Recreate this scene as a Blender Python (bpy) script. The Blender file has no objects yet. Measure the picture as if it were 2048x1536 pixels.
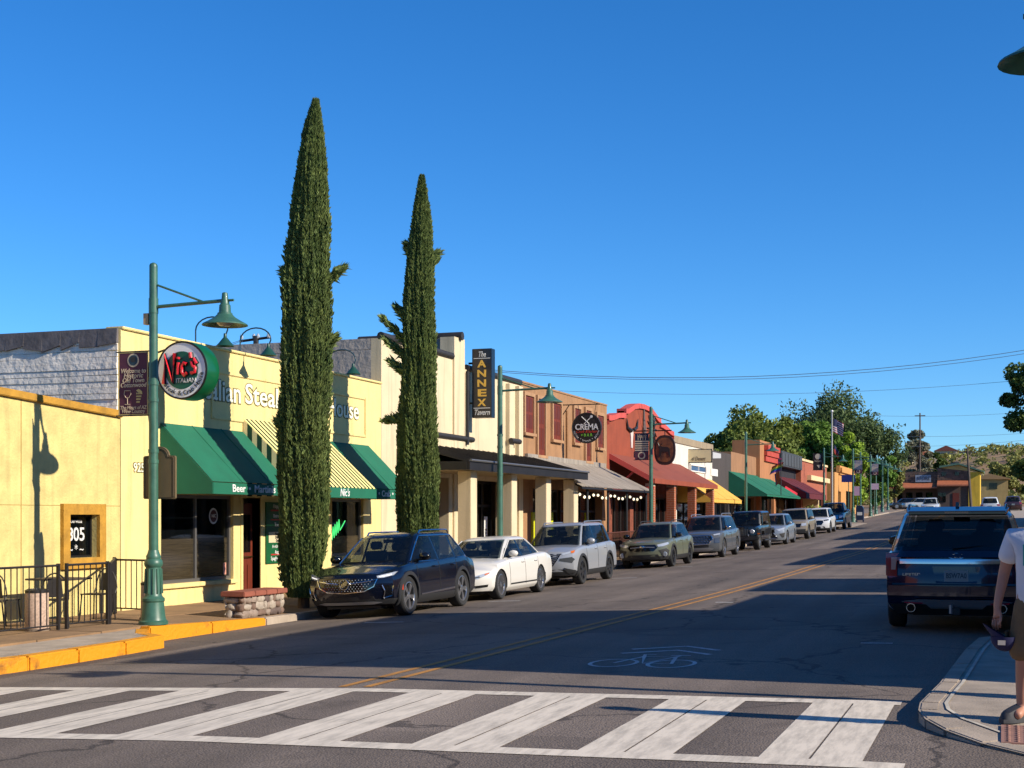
import bpy, bmesh, math, random
import numpy as np
from mathutils import Vector, Matrix

random.seed(7)
rng = np.random.default_rng(7)
S = bpy.context.scene
COL = S.collection
R = math.radians

# ------------------------------------------------------------------ camera, sky, sun, exposure
THETA = math.atan(984 / 2800.0)          # the street runs along +Y, the camera looks a little to the left of it
CAMZ = 1.62
FPX, HORIZON = 2800.0, 1032.0            # focal length and horizon in photograph pixels (2048 x 1536)
cam_data = bpy.data.cameras.new('camera')
cam_data.sensor_fit = 'HORIZONTAL'
cam_data.sensor_width = 36.0
cam_data.lens = 36.0 * FPX / 2048
cam_data.shift_y = (HORIZON - 768) / 2048
cam_data.clip_start = 0.1
cam_data.clip_end = 6000
cam = bpy.data.objects.new('camera', cam_data)
COL.objects.link(cam)
cam.location = (0, 0, CAMZ)
cam.rotation_euler = (R(90), 0, THETA)
S.camera = cam

SUN_EL, SUN_AZ = R(28.0), R(99.5)        # azimuth measured from +Y towards +X
W_ = bpy.data.worlds.new('World')
S.world = W_
W_.use_nodes = True
nt = W_.node_tree
sky = nt.nodes.new('ShaderNodeTexSky')
sky.sky_type = 'NISHITA'
sky.sun_disc = False
sky.sun_elevation = SUN_EL
sky.sun_rotation = SUN_AZ
sky.altitude = 1000
sky.air_density = 1.0
sky.dust_density = 0.05
sky.ozone_density = 2.0
tint = nt.nodes.new('ShaderNodeMix')                  # clear, dry high-desert air: a deeper blue all over
tint.data_type = 'RGBA'
tint.blend_type = 'MULTIPLY'
tint.inputs[0].default_value = 1.0
tint.inputs[7].default_value = (.56, .86, 1.24, 1)
hs_ = nt.nodes.new('ShaderNodeHueSaturation')
hs_.inputs['Saturation'].default_value = 1.12
nt.links.new(sky.outputs[0], tint.inputs[6])
nt.links.new(tint.outputs[2], hs_.inputs['Color'])
nt.links.new(hs_.outputs[0], nt.nodes['Background'].inputs[0])
nt.nodes['Background'].inputs[1].default_value = 0.092

sun_data = bpy.data.lights.new('sun', 'SUN')
sun_data.energy = 5.0
sun_data.angle = R(0.5)
sun_data.color = (1.0, 0.91, 0.77)
sun = bpy.data.objects.new('sun', sun_data)
COL.objects.link(sun)
sd = Vector((math.sin(SUN_AZ) * math.cos(SUN_EL), math.cos(SUN_AZ) * math.cos(SUN_EL), math.sin(SUN_EL)))
sun.rotation_euler = sd.to_track_quat('Z', 'Y').to_euler()
sun.location = (40, -10, 60)

S.view_settings.view_transform = 'Standard'
S.view_settings.look = 'None'
S.view_settings.exposure = 0.55
S.view_settings.gamma = 1.0
S.view_settings.use_curve_mapping = False
S.cycles.max_bounces = 6
S.cycles.use_denoising = True

# ------------------------------------------------------------------ pixel -> place helpers
CT, ST = math.cos(THETA), math.sin(THETA)
def ray(px):                              # (X, Y) per unit of depth
    r = (px - 1024) / FPX
    return (-ST + CT * r, CT + ST * r)
def onX(px, X):                           # depth and Y where a pixel column meets the plane X = const
    a, b = ray(px)
    D = X / a
    return D, D * b
def zat(py, D): return CAMZ + (HORIZON - py) * D / FPX
def wallpt(px, py, X):
    D, Y = onX(px, X)
    return Y, zat(py, D)

# ------------------------------------------------------------------ terrain heights
def _smooth(xs, ys, lo, hi, step, win):
    g = np.arange(lo, hi, step)
    v = np.interp(g, xs, ys)
    k = np.ones(win) / win
    vp = np.concatenate([np.full(win, v[0]), v, np.full(win, v[-1])])
    return g, np.convolve(vp, k, 'same')[win:-win]
_rg, _rv = _smooth([-60, 0, 12, 24, 30, 48, 66, 79, 88, 100, 130, 160, 200, 300, 600],
                   [-.25, -.06, -.03, 0, .0, .16, .30, .48, .68, .92, 1.60, 2.15, 2.8, 4.0, 6.5], -60, 600, 1.0, 11)
def rise(Y): return float(np.interp(Y, _rg, _rv))
_DX = [-40, -12.75, -10.6, -6, -1, .6, 40]
_DD = [1.85, 2.0, 1.89, 1.715, 1.62, 1.62, 1.55]
def roadz(X, Y): return CAMZ - float(np.interp(X, _DX, _DD)) + rise(Y)
def walkz(Y): return -0.15 + rise(Y)                   # left pavement, along the shop fronts
def kerbtop(Y): return float(np.interp(Y, [0, 19.5, 21, 23, 30], [-.12, -.12, -.19, -.25, -.25])) + rise(Y)
def walkx(X, Y):                                       # the pavement falls a little towards the kerb
    t = min(1, max(0, (X + 15.7) / 2.9))
    return walkz(Y) + (kerbtop(Y) - walkz(Y)) * t
def rwalkz(Y):                                         # right pavement, ramped down to the crossing
    t = min(1, max(0, (Y - 10.3) / 1.7))
    return .015 + .085 * t * t * (3 - 2 * t) + rise(Y)
KERB_L = -12.75

# ------------------------------------------------------------------ materials
_mats = {}
def hexc(r, g, b):                                     # 0-255 sRGB to linear
    f = lambda c: ((c / 255 + .055) / 1.055) ** 2.4 if c > 10 else c / 255 / 12.92
    return (f(r), f(g), f(b))
def mat(name, col=(.5, .5, .5), rough=.6, metal=0., var=0., vscale=3., bump=0., bscale=30., spec=.5, coat=0.,
        col2=None, detail=6., stretch=None, island=0., trans=0., emit=None, streak=0.):
    if name in _mats: return _mats[name]
    col = tuple(c * .8 for c in col)
    if col2: col2 = tuple(c * .8 for c in col2)
    m = bpy.data.materials.new(name)
    m.use_nodes = True
    n, l = m.node_tree.nodes, m.node_tree.links
    b = n['Principled BSDF']
    b.inputs['Base Color'].default_value = (*col, 1)
    b.inputs['Roughness'].default_value = rough
    b.inputs['Metallic'].default_value = metal
    b.inputs['Specular IOR Level'].default_value = spec
    b.inputs['Coat Weight'].default_value = coat
    b.inputs['Coat Roughness'].default_value = .03
    if emit:
        b.inputs['Emission Color'].default_value = (*emit[:3], 1)
        b.inputs['Emission Strength'].default_value = emit[3]
    tc = n.new('ShaderNodeTexCoord')
    src = tc.outputs['Object']
    if stretch:
        mp = n.new('ShaderNodeMapping')
        mp.inputs['Scale'].default_value = stretch
        l.new(src, mp.inputs['Vector'])
        src = mp.outputs[0]
    out = None
    if var or col2:
        nz = n.new('ShaderNodeTexNoise')
        nz.inputs['Scale'].default_value = vscale
        nz.inputs['Detail'].default_value = detail
        nz.inputs['Roughness'].default_value = .62
        l.new(src, nz.inputs['Vector'])
        mx = n.new('ShaderNodeMix')
        mx.data_type = 'RGBA'
        c2 = col2 if col2 else tuple(max(0, c * (1 - var)) for c in col)
        c1 = col if col2 else tuple(min(1, c * (1 + var * .6)) for c in col)
        mx.inputs[6].default_value = (*c1, 1)
        mx.inputs[7].default_value = (*c2, 1)
        rm = n.new('ShaderNodeMapRange')
        rm.inputs[1].default_value, rm.inputs[2].default_value = .33, .68
        l.new(nz.outputs[0], rm.inputs[0])
        l.new(rm.outputs[0], mx.inputs[0])
        out = mx.outputs[2]
    if streak:
        mp2 = n.new('ShaderNodeMapping')
        mp2.inputs['Scale'].default_value = (2.2, 2.2, .16)
        l.new(tc.outputs['Object'], mp2.inputs['Vector'])
        nz2 = n.new('ShaderNodeTexNoise')
        nz2.inputs['Scale'].default_value = 2.2
        nz2.inputs['Detail'].default_value = 7
        l.new(mp2.outputs[0], nz2.inputs['Vector'])
        r2 = n.new('ShaderNodeMapRange')
        r2.inputs[1].default_value, r2.inputs[2].default_value, r2.inputs[3].default_value, r2.inputs[4].default_value = .52, .78, 1., 1 - streak
        l.new(nz2.outputs[0], r2.inputs[0])
        vm = n.new('ShaderNodeVectorMath')
        vm.operation = 'SCALE'
        l.new(out, vm.inputs[0])
        l.new(r2.outputs[0], vm.inputs['Scale'])
        out = vm.outputs[0]
    if island:
        g = n.new('ShaderNodeNewGeometry')
        hs = n.new('ShaderNodeHueSaturation')
        m1 = n.new('ShaderNodeMapRange')
        m1.inputs[3].default_value, m1.inputs[4].default_value = 1 - island, 1 + island
        l.new(g.outputs['Random Per Island'], m1.inputs[0])
        l.new(m1.outputs[0], hs.inputs['Value'])
        if out: l.new(out, hs.inputs['Color'])
        else: hs.inputs['Color'].default_value = (*col, 1)
        out = hs.outputs[0]
    if out: l.new(out, b.inputs['Base Color'])
    if bump:
        nb = n.new('ShaderNodeTexNoise')
        nb.inputs['Scale'].default_value = bscale
        nb.inputs['Detail'].default_value = 5
        l.new(src, nb.inputs['Vector'])
        bp = n.new('ShaderNodeBump')
        bp.inputs['Strength'].default_value = bump
        bp.inputs['Distance'].default_value = .03
        l.new(nb.outputs[0], bp.inputs['Height'])
        l.new(bp.outputs[0], b.inputs['Normal'])
    if trans:
        t = n.new('ShaderNodeBsdfTranslucent')
        if out: l.new(out, t.inputs[0])
        else: t.inputs[0].default_value = (*col, 1)
        ms = n.new('ShaderNodeMixShader')
        ms.inputs[0].default_value = trans
        l.new(b.outputs[0], ms.inputs[1])
        l.new(t.outputs[0], ms.inputs[2])
        l.new(ms.outputs[0], n['Material Output'].inputs[0])
    _mats[name] = m
    return m

# ------------------------------------------------------------------ mesh builder
class MB:
    def __init__(s): s.v, s.f, s.m, s.cur = [], [], [], 0
    def add(s, vs, fs, m=None):
        o = len(s.v)
        s.v += [tuple(p) for p in vs]
        s.f += [[i + o for i in f] for f in fs]
        s.m += [s.cur if m is None else m] * len(fs)
        return s
    def face(s, pts, m=None): return s.add(pts, [list(range(len(pts)))], m)
    def box(s, x0, x1, y0, y1, z0, z1, m=None):
        if x0 > x1: x0, x1 = x1, x0
        if y0 > y1: y0, y1 = y1, y0
        if z0 > z1: z0, z1 = z1, z0
        v = [(x0, y0, z0), (x1, y0, z0), (x1, y1, z0), (x0, y1, z0), (x0, y0, z1), (x1, y0, z1), (x1, y1, z1), (x0, y1, z1)]
        return s.add(v, [[0, 3, 2, 1], [4, 5, 6, 7], [0, 1, 5, 4], [1, 2, 6, 5], [2, 3, 7, 6], [3, 0, 4, 7]], m)
    def hexa(s, b, t, m=None):                        # bottom quad, top quad (same winding, ccw from above)
        return s.add(list(b) + list(t), [[0, 3, 2, 1], [4, 5, 6, 7], [0, 1, 5, 4], [1, 2, 6, 5], [2, 3, 7, 6], [3, 0, 4, 7]], m)
    def prism(s, pts, axis, a0, a1, m=None):           # closed 2-D outline pushed along an axis
        def P(u, v, a): return {'x': (a, u, v), 'y': (u, a, v), 'z': (u, v, a)}[axis]
        n = len(pts)
        v = [P(u, w, a0) for u, w in pts] + [P(u, w, a1) for u, w in pts]
        f = [list(range(n))[::-1], list(range(n, 2 * n))] + [[i, (i + 1) % n, n + (i + 1) % n, n + i] for i in range(n)]
        return s.add(v, f, m)
    def tube(s, pts, r, n=8, m=None, cap=True):
        pts = [Vector(p) for p in pts]
        rs = r if isinstance(r, (list, tuple)) else [r] * len(pts)
        vs, up = [], None
        for i, p in enumerate(pts):
            t = (pts[min(i + 1, len(pts) - 1)] - pts[max(i - 1, 0)]).normalized()
            if up is None or abs(t.dot(up)) > .95:
                up = Vector((0, 0, 1)) if abs(t.z) < .9 else Vector((1, 0, 0))
            a = t.cross(up).normalized()
            b = a.cross(t).normalized()
            up = b
            for k in range(n):
                q = 2 * math.pi * k / n
                vs.append(p + (a * math.cos(q) + b * math.sin(q)) * rs[i])
        fs = []
        for i in range(len(pts) - 1):
            for k in range(n):
                fs.append([i * n + k, i * n + (k + 1) % n, (i + 1) * n + (k + 1) % n, (i + 1) * n + k])
        if cap:
            fs.append(list(range(n))[::-1])
            fs.append([(len(pts) - 1) * n + k for k in range(n)])
        return s.add(vs, fs, m)
    def lathe(s, prof, n=20, c=(0, 0, 0), axis='z', m=None, cap=True):
        vs, fs = [], []
        for r, h in prof:
            for k in range(n):
                q = 2 * math.pi * k / n
                a, b = r * math.cos(q), r * math.sin(q)
                p = {'z': (a, b, h), 'y': (a, h, b), 'x': (h, a, b)}[axis]
                vs.append((p[0] + c[0], p[1] + c[1], p[2] + c[2]))
        for i in range(len(prof) - 1):
            for k in range(n):
                fs.append([i * n + k, i * n + (k + 1) % n, (i + 1) * n + (k + 1) % n, (i + 1) * n + k])
        if cap:
            fs.append(list(range(n))[::-1])
            fs.append([(len(prof) - 1) * n + k for k in range(n)])
        return s.add(vs, fs, m)
    def ico(s, c, rx, ry, rz, seed=0, jit=.12, sub=1, m=None):
        bm = bmesh.new()
        bmesh.ops.create_icosphere(bm, subdivisions=sub, radius=1)
        rr = random.Random(seed)
        vs = []
        for v in bm.verts:
            k = 1 + rr.uniform(-jit, jit)
            vs.append((c[0] + v.co.x * rx * k, c[1] + v.co.y * ry * k, c[2] + v.co.z * rz * k))
        fs = [[w.index for w in f.verts] for f in bm.faces]
        bm.free()
        return s.add(vs, fs, m)
    def mesh(s, name, mats, off=(0, 0, 0), smooth=None, bevel=0., fix=True):
        me = bpy.data.meshes.new(name)
        me.from_pydata([(a - off[0], b - off[1], c - off[2]) for a, b, c in s.v], [], s.f)
        for mm in (mats if isinstance(mats, (list, tuple)) else [mats]): me.materials.append(mm)
        if any(s.m): me.polygons.foreach_set('material_index', s.m)
        if fix or bevel or smooth:
            bm = bmesh.new()
            bm.from_mesh(me)
            if fix: bmesh.ops.recalc_face_normals(bm, faces=bm.faces)
            if bevel:
                es = [e for e in bm.edges if len(e.link_faces) == 2 and e.calc_face_angle(0) > .5]
                bmesh.ops.bevel(bm, geom=es, offset=bevel, segments=2, affect='EDGES', clamp_overlap=True)
            if smooth:
                for f in bm.faces: f.smooth = True
                for e in bm.edges:
                    if len(e.link_faces) == 2 and e.calc_face_angle(0) > R(smooth): e.smooth = False
            bm.to_mesh(me)
            bm.free()
        return me

def root_off(o):
    v = Vector((0, 0, 0))
    while o is not None:
        v += o.location
        o = o.parent
    return v
def put(name, me, parent=None, loc=(0, 0, 0)):
    o = bpy.data.objects.new(name, me)
    COL.objects.link(o)
    o.location = loc
    if parent is not None: o.parent = parent
    return o
def tag(o, label=None, cat=None, group=None, kind=None):
    if label: o['label'] = label
    if cat: o['category'] = cat
    if group: o['group'] = group
    if kind: o['kind'] = kind
    return o
def thing(name, label, cat, loc=(0, 0, 0), rotz=0., group=None):
    o = bpy.data.objects.new(name, None)
    o.empty_display_size = .3
    COL.objects.link(o)
    o.location = loc
    o.rotation_euler = (0, 0, rotz)
    return tag(o, label, cat, group)
def part(name, mb, mats, parent, label=None, local=False, **k):
    off = (0, 0, 0) if local else root_off(parent)
    o = put(name, mb.mesh(name, mats, off, **k), parent)
    if label: o['label'] = label
    return o
def solo(name, mb, mats, loc, label=None, cat=None, group=None, kind=None, **k):
    return tag(put(name, mb.mesh(name, mats, loc, **k), None, loc), label, cat, group, kind)
def copy_tree(o, parent=None, loc=None, rotz=None, label=None):
    c = o.copy()
    COL.objects.link(c)
    c.parent = parent
    if loc is not None: c.location = loc
    if rotz is not None: c.rotation_euler = (0, 0, rotz)
    if label: c['label'] = label
    for ch in list(o.children): copy_tree(ch, c)
    return c

# ------------------------------------------------------------------ lettering: real meshes, laid on a plane by o + u*x + v*y
def letters(txt, size, o, u, v, mats, parent, name='lettering', bold=0., shear=0., align='CENTER', depth=.006, width=None, local=False, spacing=1.):
    cu = bpy.data.curves.new('t', 'FONT')
    cu.body = txt
    cu.size = size
    cu.shear = shear
    cu.offset = bold
    cu.align_x = align
    cu.align_y = 'CENTER'
    cu.extrude = depth
    cu.resolution_u = 3
    cu.space_character = spacing
    ob = bpy.data.objects.new('t', cu)
    COL.objects.link(ob)
    me = bpy.data.meshes.new_from_object(ob.evaluated_get(bpy.context.evaluated_depsgraph_get()))
    bpy.data.objects.remove(ob)
    u, v = Vector(u).normalized(), Vector(v).normalized()
    w = u.cross(v)
    co = np.array([x.co[:] for x in me.vertices]) if len(me.vertices) else np.zeros((0, 3))
    if width and len(co):
        k = width / max(1e-6, co[:, 0].max() - co[:, 0].min())
        co[:, 0] *= k
    off = Vector((0, 0, 0)) if local else root_off(parent)
    base = Vector(o) - off
    out = base[:] + co[:, :1] * np.array(u[:]) + co[:, 1:2] * np.array(v[:]) + co[:, 2:3] * np.array(w[:])
    me.vertices.foreach_set('co', out.ravel())
    me.materials.clear()
    me.materials.append(mats)
    me.update()
    return put(name, me, parent)
def arc_letters(txt, size, c, rad, a0, a1, u, v, mats, parent, name='lettering', flip=False, local=False):
    u, v = Vector(u), Vector(v)
    n = len(txt)
    grp = None
    for i, ch in enumerate(txt):
        if ch == ' ': continue
        a = a0 + (a1 - a0) * i / max(1, n - 1)
        p = Vector(c) + u * (rad * math.cos(a)) + v * (rad * math.sin(a))
        if flip: uu, vv = u * -math.sin(a) + v * math.cos(a), -(u * math.cos(a) + v * math.sin(a))
        else: uu, vv = u * math.sin(a) - v * math.cos(a), u * math.cos(a) + v * math.sin(a)
        letters(ch, size, p, uu, vv, mats, parent, name, local=local, depth=.004)

# frequently used colours
M_BLACK = mat('black_metal', (.012, .012, .013), .45, .3)
M_DARK = mat('dark_grey_metal', (.03, .03, .032), .5, .3, var=.3)
M_GREEN = mat('green_lamp_paint', hexc(62, 106, 88), .42, 0, var=.25, vscale=5, coat=.15)
M_WHITE = mat('white_paint', (.78, .77, .73), .6)
M_CHROME = mat('chrome', (.75, .76, .78), .12, 1.)
M_CONC = mat('concrete', hexc(176, 160, 142), .85, var=.28, vscale=2.2, bump=.25, bscale=60)
M_CONCD = mat('old_concrete', hexc(140, 122, 105), .9, var=.35, vscale=3, bump=.35, bscale=40)
def glass_mat(name, tint, fac, rough=.02):
    m = mat(name, (.006, .008, .01), rough, spec=.8)
    n, l = m.node_tree.nodes, m.node_tree.links
    t = n.new('ShaderNodeBsdfTransparent')
    t.inputs[0].default_value = (*tint, 1)
    ms = n.new('ShaderNodeMixShader')
    ms.inputs[0].default_value = fac
    l.new(n['Principled BSDF'].outputs[0], ms.inputs[1])
    l.new(t.outputs[0], ms.inputs[2])
    l.new(ms.outputs[0], n['Material Output'].inputs[0])
    return m
M_GLASS = glass_mat('shop_glass', (.75, .8, .8), .55)
# ================================================================== ground, road, pavements
def sheet(xs, ys, zf):
    mb = MB()
    nx = len(xs)
    mb.v = [(x, y, zf(x, y)) for y in ys for x in xs]
    for j in range(len(ys) - 1):
        for i in range(nx - 1):
            a = j * nx + i
            mb.f.append([a, a + 1, a + nx + 1, a + nx])
            mb.m.append(0)
    return mb
def asphalt():
    m = bpy.data.materials.new('asphalt')
    m.use_nodes = True
    n, l = m.node_tree.nodes, m.node_tree.links
    b = n['Principled BSDF']
    tc = n.new('ShaderNodeTexCoord')
    def noise(sc, det, vec=None):
        z = n.new('ShaderNodeTexNoise')
        z.inputs['Scale'].default_value = sc
        z.inputs['Detail'].default_value = det
        l.new(vec or tc.outputs['Object'], z.inputs['Vector'])
        return z.outputs[0]
    def ramp(src, a, b_, c0, c1):
        r = n.new('ShaderNodeMapRange')
        r.inputs[1].default_value, r.inputs[2].default_value, r.inputs[3].default_value, r.inputs[4].default_value = a, b_, c0, c1
        l.new(src, r.inputs[0])
        return r.outputs[0]
    def mul(a, c):
        q = n.new('ShaderNodeMath')
        q.operation = 'MULTIPLY'
        l.new(a, q.inputs[0])
        l.new(c, q.inputs[1])
        return q.outputs[0]
    mp = n.new('ShaderNodeMapping')                       # worn lanes: streaks along the street
    mp.inputs['Scale'].default_value = (1.3, .05, 1)
    l.new(tc.outputs['Object'], mp.inputs['Vector'])
    lanes = ramp(noise(1.0, 4, mp.outputs[0]), .3, .7, .78, 1.2)
    big = ramp(noise(.35, 6), .3, .7, .82, 1.16)
    vo = n.new('ShaderNodeTexVoronoi')
    vo.inputs['Scale'].default_value = 55
    l.new(tc.outputs['Object'], vo.inputs['Vector'])
    grit = ramp(vo.outputs['Distance'], .1, .7, 1.35, .72)
    fine = ramp(noise(160, 2), .3, .75, .75, 1.35)
    vc = n.new('ShaderNodeTexVoronoi')                    # cracks
    vc.feature = 'DISTANCE_TO_EDGE'
    vc.inputs['Scale'].default_value = .22
    wob = n.new('ShaderNodeVectorMath')
    wob.operation = 'ADD'
    nzv = n.new('ShaderNodeTexNoise')
    nzv.inputs['Scale'].default_value = 1.2
    nzv.inputs['Detail'].default_value = 5
    l.new(tc.outputs['Object'], nzv.inputs['Vector'])
    l.new(tc.outputs['Object'], wob.inputs[0])
    l.new(nzv.outputs['Color'], wob.inputs[1])
    l.new(wob.outputs[0], vc.inputs['Vector'])
    crack = ramp(vc.outputs['Distance'], .003, .008, .45, 1.0)
    stain = ramp(noise(.9, 3), .62, .74, 1.0, .62)
    pat = n.new('ShaderNodeTexVoronoi')                   # old rectangular-ish repair patches
    pat.inputs['Scale'].default_value = .13
    pat.distance = 'CHEBYCHEV'
    l.new(tc.outputs['Object'], pat.inputs['Vector'])
    sepc = n.new('ShaderNodeSeparateColor')
    l.new(pat.outputs['Color'], sepc.inputs[0])
    patch = ramp(sepc.outputs[0], .0, 1., .84, 1.14)
    val = mul(mul(mul(mul(mul(mul(lanes, big), grit), fine), crack), stain), patch)
    mx = n.new('ShaderNodeVectorMath')
    mx.operation = 'SCALE'
    mx.inputs[0].default_value = hexc(110, 98, 88)
    l.new(val, mx.inputs['Scale'])
    l.new(mx.outputs[0], b.inputs['Base Color'])
    b.inputs['Roughness'].default_value = .82
    b.inputs['Specular IOR Level'].default_value = .35
    bp = n.new('ShaderNodeBump')
    bp.inputs['Strength'].default_value = .5
    bp.inputs['Distance'].default_value = .012
    l.new(vo.outputs['Distance'], bp.inputs['Height'])
    l.new(bp.outputs[0], b.inputs['Normal'])
    return m
M_ASPH = asphalt()
M_DIRT = mat('dry_ground', hexc(150, 122, 92), .95, var=.35, vscale=.3, bump=.3, bscale=4)
ysd = list(np.concatenate([np.arange(-40, 60, 2.), np.arange(60, 210, 5.), np.arange(210, 420, 20.), [500, 700, 1000, 1600, 2600]]))
def terr(X, Y):
    z = roadz(X, min(Y, 500)) - .12
    return z
gx = [-1500, -700, -300, -120, -60, -30, -16, -12.75, -10.6, -8, -6, -3, -1, .6, 4, 10, 30, 80, 200, 600, 1500]
tag(put('ground', sheet(gx, [-300, -100] + ysd, terr).mesh('ground', M_DIRT)), kind='structure')
rx = [-12.85, -12, -11.3, -10.6, -9.5, -8.3, -7, -6, -4.5, -3, -2, -1, 0, .7]
tag(put('road', sheet(rx, ysd[:110], roadz).mesh('road', M_ASPH, smooth=60)), kind='structure')
# the side street running off behind the camera and the near apron of asphalt
side = MB()
for (xa, xb) in ((-60, -12.7), (.7, 60)):
    m2 = sheet(list(np.linspace(xa, xb, 12)), [-40, -20, -8, -2, 4, 9.0], lambda X, Y: roadz(X, Y) - .004)
    side.add(m2.v, m2.f)
tag(put('side_street', side.mesh('side_street', M_ASPH)), kind='structure')

# ---- painted markings, real thin sheets on the road
def paint_mat(name, col, wear):
    m = mat(name, col, .75)
    n, l = m.node_tree.nodes, m.node_tree.links
    b = n['Principled BSDF']
    tc = n.new('ShaderNodeTexCoord')
    mp = n.new('ShaderNodeMapping')
    mp.inputs['Scale'].default_value = (5, .8, 1)
    l.new(tc.outputs['Object'], mp.inputs['Vector'])
    nz = n.new('ShaderNodeTexNoise')
    nz.inputs['Scale'].default_value = 2.4
    nz.inputs['Detail'].default_value = 9
    nz.inputs['Roughness'].default_value = .72
    l.new(mp.outputs[0], nz.inputs['Vector'])
    r = n.new('ShaderNodeMapRange')
    r.inputs[1].default_value, r.inputs[2].default_value = wear - .06, wear + .2
    l.new(nz.outputs[0], r.inputs[0])
    mx = n.new('ShaderNodeMix')
    mx.data_type = 'RGBA'
    mx.inputs[6].default_value = (*[c * .6 for c in col], 1)
    mx.inputs[7].default_value = (*col, 1)
    l.new(r.outputs[0], mx.inputs[0])
    l.new(mx.outputs[2], b.inputs['Base Color'])
    return m
M_PAINT = paint_mat('worn_white_road_paint', hexc(216, 203, 184), .38)
M_PAINT2 = paint_mat('faded_white_road_paint', hexc(206, 202, 198), .40)
M_YLINE = paint_mat('faded_yellow_road_paint', hexc(196, 136, 58), .47)
def strip(poly, w, dz=.005):                              # a painted line along (X, Y) points
    mb = MB()
    pts = []
    for (a, b) in zip(poly[:-1], poly[1:]):
        k = max(1, int(math.dist(a, b) / 1.0))
        pts += [(a[0] + (b[0] - a[0]) * i / k, a[1] + (b[1] - a[1]) * i / k) for i in range(k)]
    pts.append(poly[-1])
    for i in range(len(pts)):
        a, b = pts[max(0, i - 1)], pts[min(len(pts) - 1, i + 1)]
        dx, dy = b[0] - a[0], b[1] - a[1]
        q = math.hypot(dx, dy)
        nx, ny = -dy / q * w / 2, dx / q * w / 2
        for s_ in (1, -1):
            x, y = pts[i][0] + s_ * nx, pts[i][1] + s_ * ny
            mb.v.append((x, y, roadz(x, y) + dz))
        if i:
            mb.f.append([2 * i - 2, 2 * i - 1, 2 * i + 1, 2 * i])
            mb.m.append(0)
    return mb
def rect_paint(x0, x1, y0, y1, dz=.005):
    return sheet(list(np.linspace(x0, x1, max(2, int(abs(x1 - x0) / .3) + 1))), list(np.linspace(y0, y1, max(2, int((y1 - y0) / .5) + 1))),
                 lambda X, Y: roadz(X, Y) + dz)
cw = put('crosswalk', rect_paint(-12.0, -.85, 12.6, 12.86).mesh('crosswalk', M_PAINT))
tag(cw, kind='structure')
put('edge_line', rect_paint(-12.0, -.62, 9.42, 9.68).mesh('edge_line', M_PAINT), cw)
for k in range(9):
    x1 = -.9 - 1.3 * k
    half = [rect_paint(x1 - .70, x1 - .36, 9.68, 12.6), rect_paint(x1 - .345, x1, 9.68, 12.6)]
    mb = MB()
    for h in half: mb.add(h.v, h.f)
    put('crosswalk_bar', mb.mesh('crosswalk_bar', M_PAINT), cw)
cl = put('centre_line', strip([(-6.42, 13.0), (-6.1, 25), (-5.75, 40), (-5.6, 60), (-5.6, 170)], .095).mesh('centre_line', M_YLINE))
tag(cl, kind='structure')
put('second_line', strip([(-6.14, 13.0), (-5.82, 25), (-5.47, 40), (-5.32, 60), (-5.32, 170)], .095).mesh('second_line', M_YLINE), cl)
# bicycle marking with its two chevrons
bike = MB()
def bstrip(pts, w):
    m_ = strip(pts, w)
    bike.add(m_.v, m_.f)
def circ(cx, cy, rx_, ry_): return [(cx + rx_ * math.cos(t), cy + ry_ * math.sin(t)) for t in np.linspace(0, 2 * math.pi, 25)]
bx, by = -3.92, 15.25
bstrip(circ(bx - .34, by + .42, .26, .42), .05)
bstrip(circ(bx + .34, by + .42, .26, .42), .05)
bstrip([(bx - .34, by + .42), (bx - .17, by + 1.2), (bx + .22, by + 1.2), (bx, by + .42), (bx - .17, by + 1.2)], .045)
bstrip([(bx, by + .42), (bx + .34, by + .42), (bx + .22, by + 1.2)], .045)
bstrip([(bx - .17, by + 1.2), (bx - .22, by + 1.45), (bx - .08, by + 1.45)], .045)
bstrip([(bx + .22, by + 1.2), (bx + .24, by + 1.36)], .045)
bstrip([(bx + .12, by + 1.38), (bx + .36, by + 1.38)], .05)
for d in (0, .55):
    bstrip([(bx - .55, by + 1.55 + d), (bx + .05, by + 2.05 + d), (bx + .56, by + 1.55 + d)], .1)
tag(put('bicycle_marking', bike.mesh('bicycle_marking', M_PAINT2)), kind='structure')
for i, (px_, py_) in enumerate([(770, 1249), (1010, 1203), (1250, 1165), (1365, 1139), (1450, 1120), (1520, 1104)]):
    D, Y = onX(px_, -10.35)
    t_ = MB()
    a_ = strip([(-10.75, Y), (-10.0, Y)], .1)
    b_ = strip([(-10.38, Y - .55), (-10.38, Y + .55)], .1)
    t_.add(a_.v, a_.f)
    tag(put('parking_mark', t_.mesh('parking_mark', M_PAINT2)), kind='structure')
t_ = strip([(-1.75, 18.6), (-1.35, 18.6)], .1)
tag(put('parking_mark', t_.mesh('parking_mark', M_PAINT2)), kind='structure')
t_ = strip([(-5.35, 27.3), (-5.0, 27.3)], .12)
tag(put('parking_mark', t_.mesh('parking_mark', M_PAINT2)), kind='structure')

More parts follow.
